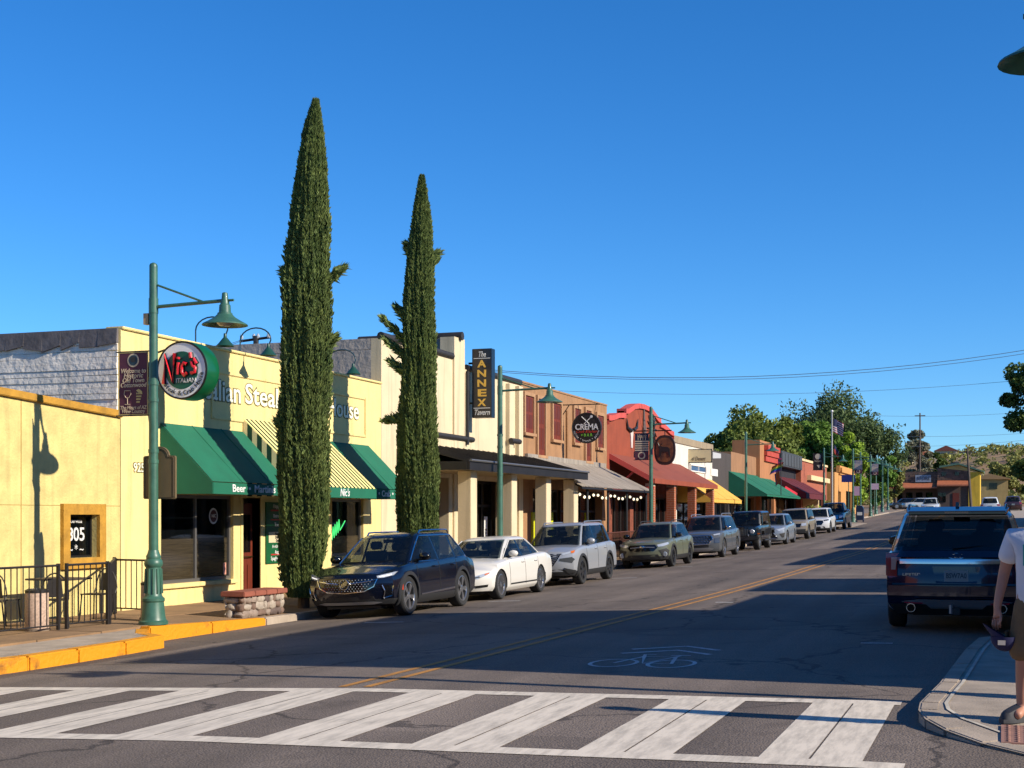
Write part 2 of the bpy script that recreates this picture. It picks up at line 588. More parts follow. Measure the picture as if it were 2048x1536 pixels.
# ---- left pavement with joints, kerbs
M_WALK = mat('pavement_concrete', hexc(150, 118, 84), .88, var=.3, vscale=1.2, bump=.2, bscale=80)
M_KERBY = mat('yellow_kerb_paint', hexc(226, 150, 14), .6, col2=hexc(150, 96, 30), vscale=2.6, bump=.5, bscale=14)
n_ = M_KERBY.node_tree.nodes
for q in n_:
    if q.type == 'MAP_RANGE': q.inputs[1].default_value, q.inputs[2].default_value = .58, .72
def slabs(name, x0, x1, ys, zf, m, step, gap=.012, xcuts=1):
    root = None
    Y = ys[0]
    out = []
    while Y < ys[1] - .2:
        Y1 = min(Y + step, ys[1])
        for c in range(xcuts):
            xa = x0 + (x1 - x0) * c / xcuts
            xb = x0 + (x1 - x0) * (c + 1) / xcuts
            mb = MB()
            dz = random.uniform(-.004, .004)
            b = [(xx, yy, zf(xx, yy) - .25) for xx, yy in ((xa + gap, Y + gap), (xb - gap, Y + gap), (xb - gap, Y1 - gap), (xa + gap, Y1 - gap))]
            t = [(p[0], p[1], p[2] + .25 + dz) for p in b]
            mb.hexa(b, t)
            out.append(mb)
        Y = Y1
    return out
lw = MB()
ysw = list(np.arange(-10, 200, 3.))
for a, b in zip(ysw[:-1], ysw[1:]):
    lw.hexa([(-26, a, walkz(a) - .4), (-12.8, a, walkz(a) - .4), (-12.8, b, walkz(b) - .4), (-26, b, walkz(b) - .4)],
            [(-26, a, walkz(a) - .02), (-12.8, a, kerbtop(a) - .03), (-12.8, b, kerbtop(b) - .03), (-26, b, walkz(b) - .02)])
pav = put('pavement', lw.mesh('pavement', M_CONCD))
tag(pav, kind='structure')
for mb in slabs('paving_slab', -15.7, -12.93, (6, 66), walkx, M_WALK, 1.5, xcuts=2):
    put('paving_slab', mb.mesh('paving_slab', M_WALK), pav)
far = MB()
for mb in slabs('x', -15.7, -12.93, (66, 160), walkx, M_WALK, 3.0): far.add(mb.v, mb.f)
put('far_paving', far.mesh('far_paving', M_WALK), pav)['kind'] = 'stuff'
def kerb_run(pts, w, zt, m, name, seglen=2.4, side=-1):
    for (a, b) in zip(pts[:-1], pts[1:]):
        k = max(1, round(math.dist(a, b) / seglen))
        for i in range(k):
            p = [a[j] + (b[j] - a[j]) * i / k for j in (0, 1)]
            q = [a[j] + (b[j] - a[j]) * (i + 1) / k for j in (0, 1)]
            dx, dy = q[0] - p[0], q[1] - p[1]
            L = math.hypot(dx, dy)
            g = .004 / L
            p2 = [p[0] + dx * g, p[1] + dy * g]
            q2 = [q[0] - dx * g, q[1] - dy * g]
            nx, ny = -dy / L * w * side, dx / L * w * side
            mb = MB()
            bt = [(p2[0], p2[1]), (q2[0], q2[1]), (q2[0] + nx, q2[1] + ny), (p2[0] + nx, p2[1] + ny)]
            bot = [(x, y, roadz(x, y) - .1) for x, y in bt]
            top = [(x, y, zt(y) + .002) for x, y in bt]
            mb.hexa(bot, top)
            put('kerb_stone', mb.mesh('kerb_stone', m, bevel=.022, smooth=40), kerb)
kerb = tag(put('kerb', MB().box(-12.9, -12.8, 24, 24.1, -.6, -.45).mesh('kerb', M_CONCD)), kind='structure')
kerb_run([(KERB_L, 19.0), (KERB_L, 22.7)], .2, kerbtop, M_KERBY, 'kerb', side=1)
kerb_run([(KERB_L, 22.7), (KERB_L, 66)], .2, kerbtop, M_CONC, 'kerb', side=1)
kerb_run([(KERB_L, 66), (KERB_L, 104)], .2, kerbtop, M_CONC, 'kerb', 8, side=1)
# bulb-out by the crossing, with its high yellow kerb
bz = lambda Y: kerbtop(Y) + .02
bo = [(-14.2, 11.6), (-13.0, 12.1), (-12.2, 12.9), (-11.85, 13.8), (-11.73, 14.8), (-11.72, 15.8), (-11.74, 16.9), (-11.82, 18.0)]
kerb_run(bo, .22, lambda Y: bz(Y) - .045, M_KERBY, 'kerb', 1.3, side=1)
kerb_run([(-11.82, 18.0), (-12.3, 18.3), (-12.75, 18.98)], .22, lambda Y: bz(Y) - .046, M_KERBY, 'kerb', 1.2, side=1)
bp_ = [(x - (.2 if i > 2 else .12), y + (.2 if i < 3 else 0)) for i, (x, y) in enumerate(bo)] + [(-12.0, 17.9), (-12.45, 18.3), (-12.95, 19.0), (-14.2, 19.0)]
m_ = MB()
m_.add([(x, y, bz(y) - .05) for x, y in bp_], [list(range(len(bp_)))])
m_.add([(x, y, bz(y) - .3) for x, y in bp_], [list(range(len(bp_)))[::-1]])
nb_ = len(bp_)
put('bulb_out_slab', m_.mesh('bulb_out_slab', M_CONC), pav)
# ---- far left: next bulb-out beyond the parked cars
fb = [(-12.75, 104), (-10.6, 106), (-10.4, 116), (-12.75, 120)]
for (a, b) in zip(fb[:-1], fb[1:]): kerb_run([a, b], .2, kerbtop, M_CONC, 'kerb', 6, side=1)
m_ = MB()
m_.face([(x, y, kerbtop(y)) for x, y in fb])
put('bulb_out_slab', m_.mesh('bulb_out_slab', M_CONC), pav)
kerb_run([(-12.75, 120), (-12.75, 170)], .2, kerbtop, M_CONC, 'kerb', 10, side=1)
# ---- right pavement
rw = MB()
ysr = [-40] + list(np.arange(14, 200, 3.))
rb = [(.75, 19.5), (.1, 19.3), (-.3, 18.6), (-.42, 17.0), (-.56, 13.6), (-.62, 12.7), (-.66, 12.1), (-.65, 11.7), (-.58, 11.35), (-.42, 11.0), (-.15, 10.6), (.15, 10.25), (.6, 9.85), (1.3, 9.4), (3, 9.0), (9, 9.0)]
m_ = MB()
for (p, q) in zip(rb[:-1], rb[1:]):                       # strips from the kerb line back to the shop fronts
    for k in range(6):
        u0, u1 = (k / 6) ** 1.5, ((k + 1) / 6) ** 1.5
        quad = []
        for (pt, u) in ((p, u0), (p, u1), (q, u1), (q, u0)):
            tx, ty = 9.0, max(9.0, min(19.5, pt[1]))
            x_, y_ = pt[0] + (tx - pt[0]) * u, pt[1] + (ty - pt[1]) * u
            quad.append((x_, y_, rwalkz(y_)))
        m_.face(quad)
rp = tag(put('right_pavement', m_.mesh('right_pavement', M_CONC)), kind='structure')
m_ = MB()
for a, b in zip(ysr[1:-1], ysr[2:]):
    if b < 20: continue
    a = max(a, 19.5)
    m_.hexa([(.75, a, rwalkz(a) - .4), (9, a, rwalkz(a) - .4), (9, b, rwalkz(b) - .4), (.75, b, rwalkz(b) - .4)],
            [(.75, a, rwalkz(a)), (9, a, rwalkz(a)), (9, b, rwalkz(b)), (.75, b, rwalkz(b))])
put('pavement_strip', m_.mesh('pavement_strip', M_CONC), rp)
kerb = tag(put('right_kerb', MB().box(.6, .7, 21, 21.1, -.5, -.4).mesh('right_kerb', M_CONCD)), kind='structure')
def rz2(Y): return rwalkz(Y) + .004
for (a, b) in zip(rb[:-1], rb[1:]): kerb_run([a, b], .17, rz2, M_CONC, 'kerb', 1.8, side=1)
kerb_run([(.6, 19.55), (.6, 60)], .17, rz2, M_CONC, 'kerb', 3, side=-1)
kerb_run([(.6, 60), (.6, 180)], .17, rz2, M_CONC, 'kerb', 10, side=-1)
gut = strip([(-.12, 18.4), (-.22, 17), (-.36, 13.6), (-.42, 12.7), (-.45, 12.1), (-.42, 11.75), (-.3, 11.4), (0, 10.95), (.4, 10.5)], .03)
gut.v = [(x, y, rwalkz(y) + .008) for x, y, z in gut.v]
put('joint_seal', gut.mesh('joint_seal', mat('pale_joint', hexc(205, 195, 178), .8, var=.3)), rp)
# dimpled brick-red ramp plate
M_TACT = mat('red_tactile', hexc(158, 116, 102), .85, var=.25, vscale=6)
tp = MB().hexa([(-.02, 10.62, rwalkz(10.62) - .02), (1.4, 10.62, rwalkz(10.62) - .02), (1.4, 11.22, rwalkz(11.22) - .02), (-.02, 11.22, rwalkz(11.22) - .02)],
               [(-.02, 10.62, rwalkz(10.62) + .012), (1.4, 10.62, rwalkz(10.62) + .012), (1.4, 11.22, rwalkz(11.22) + .012), (-.02, 11.22, rwalkz(11.22) + .012)])
tpo = put('tactile_plate', tp.mesh('tactile_plate', M_TACT), rp)
dm = MB()
for i in range(21):
    for j in range(9):
        yy_ = 10.66 + j * .064
        dm.lathe([(.017, 0), (.012, .009)], 8, (.03 + i * .064, yy_, rwalkz(10.62) + .0125 + (rwalkz(11.22) - rwalkz(10.62)) * (yy_ - 10.62) / .6))
put('tactile_dome', dm.mesh('tactile_dome', M_TACT), tpo)['kind'] = 'stuff'
# ================================================================== buildings on the left side of the street
XF = -15.6                                              # line of the shop fronts
def stucco(name, rgb, **k):
    kk = dict(rough=.85, var=.12, vscale=1.1, bump=.4, bscale=22, streak=.26)
    kk.update(k)
    return mat(name, hexc(*rgb), **kk)
M_YEL = stucco('pale_yellow_stucco', (242, 217, 146), var=.1, bump=.2)
M_TANY = stucco('buff_yellow_stucco', (222, 201, 128), var=.2, vscale=2.4)
M_OCHRE = stucco('ochre_trim', (190, 140, 45), var=.25, vscale=4)
M_GREYW = stucco('grey_side_wall', (255, 244, 228), var=.25, bump=.8, bscale=9)
M_CREAM = stucco('cream_stucco', (222, 203, 166), var=.08, bump=.15)
M_CREAMD = stucco('taupe_stucco', (160, 142, 116), var=.1)
M_BROWN = stucco('brown_stucco', (164, 122, 84), var=.18, vscale=1.6)
M_RUST = stucco('rust_red_stucco', (150, 68, 40), var=.14)
M_PINK = stucco('coral_trim', (206, 84, 76), var=.1)
M_ROOF = mat('roof_felt', (.16, .15, .14), .9, var=.3)
M_CAPD = mat('dark_tile_cap', (.028, .024, .022), .6, var=.3, vscale=8)
M_GREENC = mat('green_canvas', hexc(12, 106, 78), .8, var=.12, vscale=2, bump=.1, bscale=200)
M_FRAME = mat('grey_aluminium', (.22, .21, .2), .4, .6)
M_DARKIN = mat('dark_interior', (.02, .017, .014), .9)
M_REDWOOD = mat('red_brown_wood', hexc(112, 44, 24), .5, var=.3, vscale=6, stretch=(3, 3, .4))
M_BLIND = mat('woven_blind', hexc(92, 82, 62), .8, var=.4, vscale=12, stretch=(.3, .3, 6))

def wallY(root, name, y0, y1, z0, z1, holes, m, x=XF, th=.3, trim=None):
    """front wall in the plane X=x between y0..y1 with rectangular openings (ya,yb,za,zb)"""
    mb = MB()
    ys = sorted({y0, y1, *[h[0] for h in holes], *[h[1] for h in holes]})
    for a, b in zip(ys[:-1], ys[1:]):
        hs = sorted([h for h in holes if h[0] < b - 1e-6 and h[1] > a + 1e-6], key=lambda h: h[2])
        z = z0
        for h in hs:
            if h[2] > z + 1e-6: mb.box(x - th, x, a, b, z, h[2])
            z = h[3]
        if z < z1 - 1e-6: mb.box(x - th, x, a, b, z, z1)
    return part(name, weld(mb), m, root)
def weld(mb):                                            # join boxes that share corner points
    return mb
def window(root, y0, y1, z0, z1, x=XF, depth=.14, panes=1, fw=.05, m=None, gm=None, name='window', frame=None, rails=()):
    w = MB()
    w.box(x - depth - .02, x - depth, y0, y1, z0, z1)
    o = part(name, w, gm or M_GLASS, root)
    f = MB()
    a, b = x - depth, x - depth + .05
    f.box(a, b, y0, y0 + fw, z0, z1)
    f.box(a, b, y1 - fw, y1, z0, z1)
    f.box(a, b, y0 + fw, y1 - fw, z1 - fw, z1)
    f.box(a, b, y0 + fw, y1 - fw, z0, z0 + fw)
    for k in range(1, panes):
        c = y0 + (y1 - y0) * k / panes
        f.box(a + .002, b - .002, c - fw / 2, c + fw / 2, z0 + fw, z1 - fw)
    for r in rails:
        f.box(a + .003, b - .003, y0 + fw, y1 - fw, r - fw / 2, r + fw / 2)
    part('frame', f, frame or M_FRAME, o)
    return o

def block(root, y0, y1, z0, z1, m, x0=XF - 14, x1=XF - .3, zr=None, side=None):
    """side walls, back and roof of a row building"""
    sw = MB()
    sw.box(x0, x1, y0, y0 + .25, z0, z1)
    part('side_wall', sw, side or m, root)
    sw = MB()
    sw.box(x0, x1, y1 - .25, y1, z0, z1)
    part('side_wall', sw, side or m, root)
    part('rear_wall', MB().box(x0 - .25, x0, y0, y1, z0, z1), side or m, root)
    zr = zr or z1 - .5
    part('roof', MB().box(x0, x1, y0 + .25, y1 - .25, zr - .15, zr), M_ROOF, root)

def awning(root, y0, y1, zw, zf, xf, m, val=.24, x=XF, name='awning', sides=True, seam=0, rods=False):
    mb = MB()
    t = .015
    ny, nx = max(12, (seam or 1) * 6), 8
    rr2 = random.Random(int(y0 * 10))
    ph = rr2.uniform(0, 6)
    for i in range(nx + 1):
        for j in range(ny + 1):
            u, v = i / nx, j / ny
            sg = .022 * math.sin(math.pi * u) * abs(math.sin(math.pi * v * (seam or 1))) + .006 * math.sin(v * 37 + u * 5 + ph) * math.sin(math.pi * u)
            mb.v.append((xf + (x + .01 - xf) * u, y0 + (y1 - y0) * v, zf + (zw - zf) * u - sg))
    for i in range(nx):
        for j in range(ny):
            q = i * (ny + 1) + j
            mb.f.append([q, q + 1, q + ny + 2, q + ny + 1])
            mb.m.append(0)
    o = part(name, mb, m, root, smooth=50)
    if val: part('valance', MB().box(xf, xf + .012, y0, y1, zf - val, zf - t - .001), m, o)
    if sides:
        for yy in (y0, y1):
            s_ = MB()
            e = -.012 if yy == y0 else .012
            s_.prism([(xf, zf - t), (x + .01, zw - t), (x + .01, zf - val), (xf, zf - val)], 'y', yy, yy + e)
            part('side_panel', s_, m, o)
    if seam:
        s_ = MB()
        for k in range(1, seam):
            yy = y0 + (y1 - y0) * k / seam
            s_.tube([(xf, yy, zf + .004), (x + .01, yy, zw + .004)], .012, 6)
        part('seam', s_, m, o)['kind'] = 'stuff'
    return o

# ------------------------------------------------------------------ 805: low buff building at the left end
Y0, Y1 = 11.8, 22.28
b805 = thing('low_yellow_building', 'low buff yellow stucco building with ochre coping and small framed window', 'building', (XF, Y0, walkz(17)))
zg = walkz(18) - .2
wy0, wz1 = wallpt(134, 1029, XF)
wy1, wz0 = wallpt(193, 1114, XF)
holes = [(wy0, wy1, wz0, wz1)]
XT = XF + .0
mbw = MB()
def ztop(Y): return 3.62 - (Y - 18.7) * .045
# wall in panels with control joints
jy = [Y0, 15.6, wallpt(42, 1000, XF)[0], Y1]
zj = wallpt(100, 1010, XF)[1]
wallY(b805, 'front_wall', Y0, Y1 - .005, zg, zj - .01, holes, M_TANY)
up = MB()
up.hexa([(XF, Y0, zj), (XF, Y1 - .005, zj), (XF - .3, Y1 - .005, zj), (XF - .3, Y0, zj)], [(XF, Y0, ztop(Y0)), (XF, Y1 - .005, ztop(Y1)), (XF - .3, Y1 - .005, ztop(Y1)), (XF - .3, Y0, ztop(Y0))])
part('upper_wall', up, M_TANY, b805)
cp = MB()
cp.hexa([(XF + .07, Y0, ztop(Y0)), (XF + .07, Y1, ztop(Y1)), (XF - .37, Y1, ztop(Y1)), (XF - .37, Y0, ztop(Y0))], [(XF + .07, Y0, ztop(Y0) + .13), (XF + .07, Y1, ztop(Y1) + .13), (XF - .37, Y1, ztop(Y1) + .13), (XF - .37, Y0, ztop(Y0) + .13)])
part('coping', cp, M_OCHRE, b805, bevel=.012)
for q in jy[1:-1]: part('joint', MB().box(XF, XF + .006, q - .007, q + .007, zg, ztop(q)), mat('joint_line', hexc(170, 138, 70), .9), b805)
part('joint', MB().box(XF - .01, XF + .004, Y0, Y1 - .01, zj - .009, zj - .001), mat('joint_line'), b805)
block(b805, Y0, Y1 - .3, zg, 3.3, M_TANY, zr=2.9)
fr = .19
fo_ = MB()
ya, yb, za, zb = wy0, wy1, wz0, wz1
for bx_ in ((ya - fr, ya, za - fr, zb + fr), (yb, yb + fr, za - fr, zb + fr), (ya, yb, zb, zb + fr), (ya, yb, za - fr, za)):
    fo_.box(XF + .002, XF + .075, *bx_)
part('window_surround', fo_, M_OCHRE, b805)
w8 = window(b805, ya, yb, za, zb, depth=.15, fw=.04, frame=M_BLACK)
letters('805', .34, (XF - .142, (ya + yb) / 2 + .02, (za + zb) / 2 + .02), (0, 1, 0), (0, 0, 1), M_WHITE, w8, bold=.004)
letters('cerveza', .11, (XF - .142, (ya + yb) / 2 + .02, (za + zb) / 2 + .27), (0, 1, 0), (0, 0, 1), M_WHITE, w8)
letters('~ * ~', .2, (XF - .142, (ya + yb) / 2 + .02, (za + zb) / 2 - .24), (0, 1, 0), (0, 0, 1), M_WHITE, w8)

# ------------------------------------------------------------------ Nic's: tall pale yellow front with green awnings
NY0, NY1, NZ = 22.3, 33.9, 5.12
nic = thing('yellow_restaurant_building', 'tall pale yellow stucco restaurant with outlined letters above green awnings', 'building', (XF, NY0, walkz(28)))
zg = walkz(28) - .3
s0, sz1 = wallpt(322, 985, XF)
s1, _ = wallpt(467, 985, XF)
sz0 = wallpt(400, 1163, XF)[1]
d0, d1 = wallpt(485, 1000, XF)[0], wallpt(520, 1000, XF)[0]
m0, m1 = wallpt(530, 1000, XF)[0], wallpt(600, 1000, XF)[0]
t0, t1 = wallpt(664, 1000, XF)[0], wallpt(727, 1000, XF)[0]
holes = [(s0, s1, sz0, 2.05), (d0, d1, zg, 2.02), (t0, t1, .62, 2.05)]
wallY(nic, 'front_wall', NY0, NY1, zg, NZ - .0, holes, M_YEL)
block(nic, NY0, NY1, zg, NZ, M_YEL, zr=4.6, side=M_GREYW)
# the rough old side wall above the low roof: courses, each a real ledge
cy = MB()
for k in range(14):
    z0_ = 3.35 + k * .115
    o_ = random.uniform(0, .03)
    n_ = 9
    pts = []
    top = [(XF - .06 - i * 1.3, z0_ + .105 + random.uniform(-.006, .006)) for i in range(n_)]
    bot = [(XF - .06 - i * 1.3, z0_ + random.uniform(-.006, .006)) for i in range(n_)]
    c_ = MB().prism(bot + top[::-1], 'y', NY0 - .018 - o_, NY0 - .001)
    part('wall_course', c_, M_GREYW, nic)
cap = MB()
random.seed(3)
xs_ = [XF - .05 - i * .42 for i in range(24)]
for a, b in zip(xs_[:-1], xs_[1:]):
    da, db = random.uniform(.10, .26), random.uniform(.10, .26)
    q = random.uniform(.0, .03)
    cap.hexa([(b, NY0 - .06 - q, NZ - .12 - db), (a, NY0 - .06 - q, NZ - .12 - da), (a, NY0 + .3, NZ - .12 - da), (b, NY0 + .3, NZ - .12 - db)],
             [(b, NY0 - .05, NZ + .02), (a, NY0 - .05, NZ + .02), (a, NY0 + .3, NZ + .02), (b, NY0 + .3, NZ + .02)])
part('roof_flashing', cap, mat('grey_felt_flashing', hexc(106, 100, 100), .8, var=.4, vscale=4, bump=.4, bscale=8), nic)
part('coping', MB().box(XF - .34, XF + .05, NY0, NY1, NZ, NZ + .055), M_YEL, nic, bevel=.012)
part('plinth', MB().box(XF + .001, XF + .03, NY0, s0 - .1, zg, zg + .35), M_YEL, nic)
# raised panel moulding round the big lettering
py0, py1 = wallpt(425, 800, XF)[0], wallpt(729, 800, XF)[0]
pz1, pz0 = 4.62, 3.72
mo = MB()
for bx_ in ((py0, py1, pz1, pz1 + .07), (py0, py1, pz0 - .07, pz0), (py0 - .07, py0, pz0 - .07, pz1 + .07), (py1, py1 + .07, pz0 - .07, pz1 + .07)):
    mo.box(XF + .001, XF + .03, *bx_)
part('panel_moulding', mo, M_YEL, nic, bevel=.01)
M_OUTL = mat('letter_outline', hexc(112, 104, 52), .7)
M_LETW = mat('letter_cream', hexc(250, 244, 214), .7)
def facade_word(txt, pxa, pxb, pyc, h):
    ya_, yb_ = wallpt(pxa, pyc, XF)[0], wallpt(pxb, pyc, XF)[0]
    zc_ = wallpt((pxa + pxb) / 2, pyc, XF)[1]
    letters(txt, h, (XF + .006, (ya_ + yb_) / 2, zc_), (0, 1, 0), (0, 0, 1), M_OUTL, nic, width=yb_ - ya_ + .05, bold=.028, depth=.004)
    letters(txt, h, (XF + .014, (ya_ + yb_) / 2, zc_), (0, 1, 0), (0, 0, 1), M_LETW, nic, width=yb_ - ya_, bold=.008, depth=.004)
facade_word('Italian', 400, 480, 783, .62)
facade_word('Steak', 488, 566, 795, .62)
facade_word('& Crab', 575, 648, 808, .62)
facade_word('House', 655, 716, 819, .62)
letters('925', .24, (XF + .005, *wallpt(277, 936, XF)), (0, 1, 0), (0, 0, 1), M_OUTL, nic, bold=.018, depth=.004)
letters('925', .24, (XF + .012, *wallpt(277, 936, XF)), (0, 1, 0), (0, 0, 1), M_LETW, nic, bold=.002, depth=.004)
# shop windows, woven blinds behind the lower half
blm = mat('blind_glass', hexc(66, 58, 44), .12, var=.45, vscale=9, stretch=(.3, .15, 7), spec=.5)
for (a, b, zb_, zt_) in ((s0, s1, sz0, 2.05), (t0, t1, .62, 2.05)):
    w = window(nic, a, b, zb_, zt_, depth=.12, panes=2 if b - a > 2 else 1, fw=.07)
    zh = zb_ + (zt_ - zb_) * .5
    part('blind', MB().box(XF - .119, XF - .114, a + .08, b - .08, zb_ + .07, zh if b - a > 2 else zb_ + .5), blm, w)
    if b - a > 2:
        lg = MB().lathe([(.17, -.112), (.17, -.108)], 24, (XF, a + (b - a) * .77, 1.62), axis='x')
        part('round_sticker', lg, M_WHITE, w)
        part('sticker_centre', MB().lathe([(.13, -.107), (.13, -.104)], 24, (XF, a + (b - a) * .77, 1.62), axis='x'), mat('sticker_dark', hexc(80, 20, 24), .6), w)
        letters('NIC', .1, (XF - .1, a + (b - a) * .77, 1.62), (0, 1, 0), (0, 0, 1), M_WHITE, w)
        part('notice', MB().box(XF - .112, XF - .108, b - .24, b - .12, sz0 + .1, sz0 + .35), mat('notice_pink', hexc(214, 150, 130), .7), w)
    else:
        gl = MB()
        zz0 = []
        for k in range(9): zz0.append((XF - .11, a + .22 + k * .055, 1.02 + .03 * k + (.3 if k % 2 else 0)))
        gl.tube(zz0 + [(XF - .11, a + .95, 1.5)], .012, 5)
        part('neon_squiggle', gl, mat('green_neon', (.05, .5, .12), .4, emit=(.1, 1, .25, .8)), w)
for yy in (s0 - .02, s1 + .02):
    pass
part('window_header', MB().box(XF - .05, XF + .04, s0 - .05, s1 + .05, 2.05, 2.13), M_YEL, nic)
part('sill', MB().box(XF + .001, XF + .07, s0 - .08, s1 + .08, sz0 - .09, sz0 - .001), M_YEL, nic, bevel=.01)
dr = MB().box(XF - .22, XF - .17, d0 + .04, d1 - .04, zg + .2, 1.9)
do = part('door', dr, M_REDWOOD, nic, label='panelled red brown wooden entrance door')
dh = (d1 - d0)
part('glazing', MB().box(XF - .168, XF - .16, d0 + .14, d1 - .14, .82, 1.65), M_GLASS, do)
for k in range(3):
    yy = d0 + .13 + k * (dh - .26) / 3
    part('panel', MB().box(XF - .168, XF - .15, yy + .02, yy + (dh - .26) / 3 - .02, zg + .35, .55), M_REDWOOD, do, bevel=.006)
part('push_bar', MB().tube([(XF - .13, d0 + .1, .72), (XF - .13, d1 - .1, .72)], .018, 8), mat('brass', (.5, .33, .12), .3, 1.), do)
fr_ = MB()
fr_.box(XF - .3, XF + .02, d0 - .09, d0 + .0, zg, 2.1)
fr_.box(XF - .3, XF + .02, d1, d1 + .09, zg, 2.1)
part('door_frame', fr_, M_YEL, nic)
M_MENU = mat('menu_green', hexc(10, 92, 48), .5, var=.15)
mz = [(1005, 1040, 'Hap'), (1040, 1062, 'Bistro'), (1062, 1092, "Tom's Bar"), (1092, 1150, '')]
mb_ = thing('menu_board', 'dark green framed menu board beside the wooden restaurant door', 'menu board', (XF, m0, walkz(27)))
my1 = m0 + 1.25
part('board', MB().box(XF + .004, XF + .035, m0, my1, .55, 1.93), M_MENU, mb_)
part('notice_panel', MB().box(XF + .036, XF + .042, m0 + .1, my1 - .35, 1.02, 1.26), mat('cream_board', hexc(214, 200, 160), .7), mb_)
for q, (txt, zz_, sz_) in enumerate([('Happy Hour', 1.84, .13), ('Bistro Specials', 1.62, .11), ("Tom's Bar", 1.42, .13), ('A rich Pound Loaf', .93, .1), ('Asparagus', .80, .12), ('Spaghetti & Sauce', .66, .12)]):
    letters(txt, sz_, (XF + .037, (m0 + my1) / 2, zz_), (0, 1, 0), (0, 0, 1), M_WHITE, mb_, bold=.001)
for q, txt in enumerate(('Serving', 'Dinner', 'Daily')):
    letters(txt, .085, (XF + .044, (m0 + my1) / 2 - .12, 1.21 - q * .075), (0, 1, 0), (0, 0, 1), mat('ink', (.03, .03, .03), .7), mb_, bold=.002)
for zz_ in (1.73, 1.52, .735): part('red_rule', MB().box(XF + .036, XF + .04, m0 + .2, my1 - .25, zz_, zz_ + .03), mat('menu_red', hexc(180, 40, 30), .6), mb_)
# awnings
AF = -14.42
aw = awning(nic, 23.6, 26.95, 3.45, 2.29, AF, M_GREENC, seam=3)
aw2 = awning(nic, 29.95, 33.1, 3.45, 2.29, AF, M_GREENC, seam=3)
aw3 = awning(nic, 26.95, 29.95, 3.45, 2.29, AF, M_GREENC, sides=False, seam=3)
def striped(name, n_str, c1, c2, axis_idx):
    m = mat(name, c1, .8)
    n, l = m.node_tree.nodes, m.node_tree.links
    tc = n.new('ShaderNodeTexCoord')
    sp = n.new('ShaderNodeSeparateXYZ')
    l.new(tc.outputs['Object'], sp.inputs[0])
    mu = n.new('ShaderNodeMath'); mu.operation = 'MULTIPLY'; mu.inputs[1].default_value = n_str
    l.new(sp.outputs[axis_idx], mu.inputs[0])
    fr2 = n.new('ShaderNodeMath'); fr2.operation = 'FRACT'
    l.new(mu.outputs[0], fr2.inputs[0])
    gt = n.new('ShaderNodeMath'); gt.operation = 'GREATER_THAN'; gt.inputs[1].default_value = .5
    l.new(fr2.outputs[0], gt.inputs[0])
    mx = n.new('ShaderNodeMix'); mx.data_type = 'RGBA'
    mx.inputs[6].default_value = (*c1, 1); mx.inputs[7].default_value = (*c2, 1)
    l.new(gt.outputs[0], mx.inputs[0])
    l.new(mx.outputs[2], n['Principled BSDF'].inputs['Base Color'])
    return m
M_STR = striped('striped_canvas', 5.2, hexc(244, 226, 140), hexc(22, 40, 30), 1)
M_STRS = striped('striped_canvas_side', 4.2, hexc(226, 206, 160), hexc(14, 60, 44), 0)
ay0, ay1 = 26.75, 30.15
XS = -14.0
st = MB()
st.hexa([(XS, ay0, 2.26), (XS, ay1, 2.26), (XF + .02, ay1, 3.72), (XF + .02, ay0, 3.72)], [(XS, ay0, 2.275), (XS, ay1, 2.275), (XF + .02, ay1, 3.735), (XF + .02, ay0, 3.735)])
sa = part('striped_awning', st, M_STR, nic, label='cream and dark striped canvas awning over the entrance')
part('valance', MB().box(XS, XS + .012, ay0, ay1, 2.03, 2.255), M_GREENC, sa)
for yy, e in ((ay0, -.012), (ay1, .012)):
    part('side_panel', MB().prism([(XS, 2.255), (XF + .02, 3.715), (XF + .02, 2.05), (XS, 2.03)], 'y', yy, yy + e), M_STRS, sa)
M_LW = mat('canvas_white', (.8, .8, .76), .7)
for q_, (t_, yy, w_) in enumerate((('Beer', 24.55, .5), ('\u2022', 24.98, .07), ('Martinis', 25.6, .85), ('\u2022', 26.2, .07), ('Wine', 26.6, .5))):
    letters(t_, .21, (AF + .016, yy, 2.165), (0, 1, 0), (0, 0, 1), M_LW, aw, bold=.003, width=w_)
letters("Nic's", .24, (XS + .016, 28.45, 2.14), (0, 1, 0), (0, 0, 1), M_LW, sa, shear=.25, bold=.003)
for q_, (t_, yy, w_) in enumerate((('Steak', 30.75, .55), ('\u2022', 31.2, .07), ('Crab', 31.6, .5), ('\u2022', 32.0, .07), ('Pasta', 32.45, .5))):
    letters(t_, .21, (AF + .016, yy, 2.165), (0, 1, 0), (0, 0, 1), M_LW, aw2, bold=.003, width=w_)

# gooseneck lamps on the parapet
def gooseneck(Y, zb_, lab, x=XF, mm=None, out=.75):
    g = thing('gooseneck_lamp', lab, 'lamp', (x, Y, zb_), group='gooseneck lamps along the yellow parapet')
    arc = [(x - .02, Y, zb_ - .3), (x - .02, Y, zb_ + .25)]
    for k in range(11):
        a = math.pi - math.pi * 1.02 * k / 10
        arc.append((x - .02 + out / 2 + out / 2 * math.cos(a), Y, zb_ + .25 + .26 * math.sin(a)))
    arc.append((x + out - .08, Y, zb_ + .1))
    part('arm', MB().tube(arc, .016, 8), mat('blue_green_enamel', hexc(24, 62, 78), .4), g, smooth=60)
    e = Vector(arc[-1])
    sh = MB().lathe([(.03, .06), (.035, -.02), (.07, -.06), (.15, -.16), (.19, -.2), (.185, -.2), (.14, -.155), (.03, -.06)], 16, e)
    part('lamp_shade', sh, mat('lamp_enamel', hexc(30, 74, 62), .4), g, smooth=40)
    return g
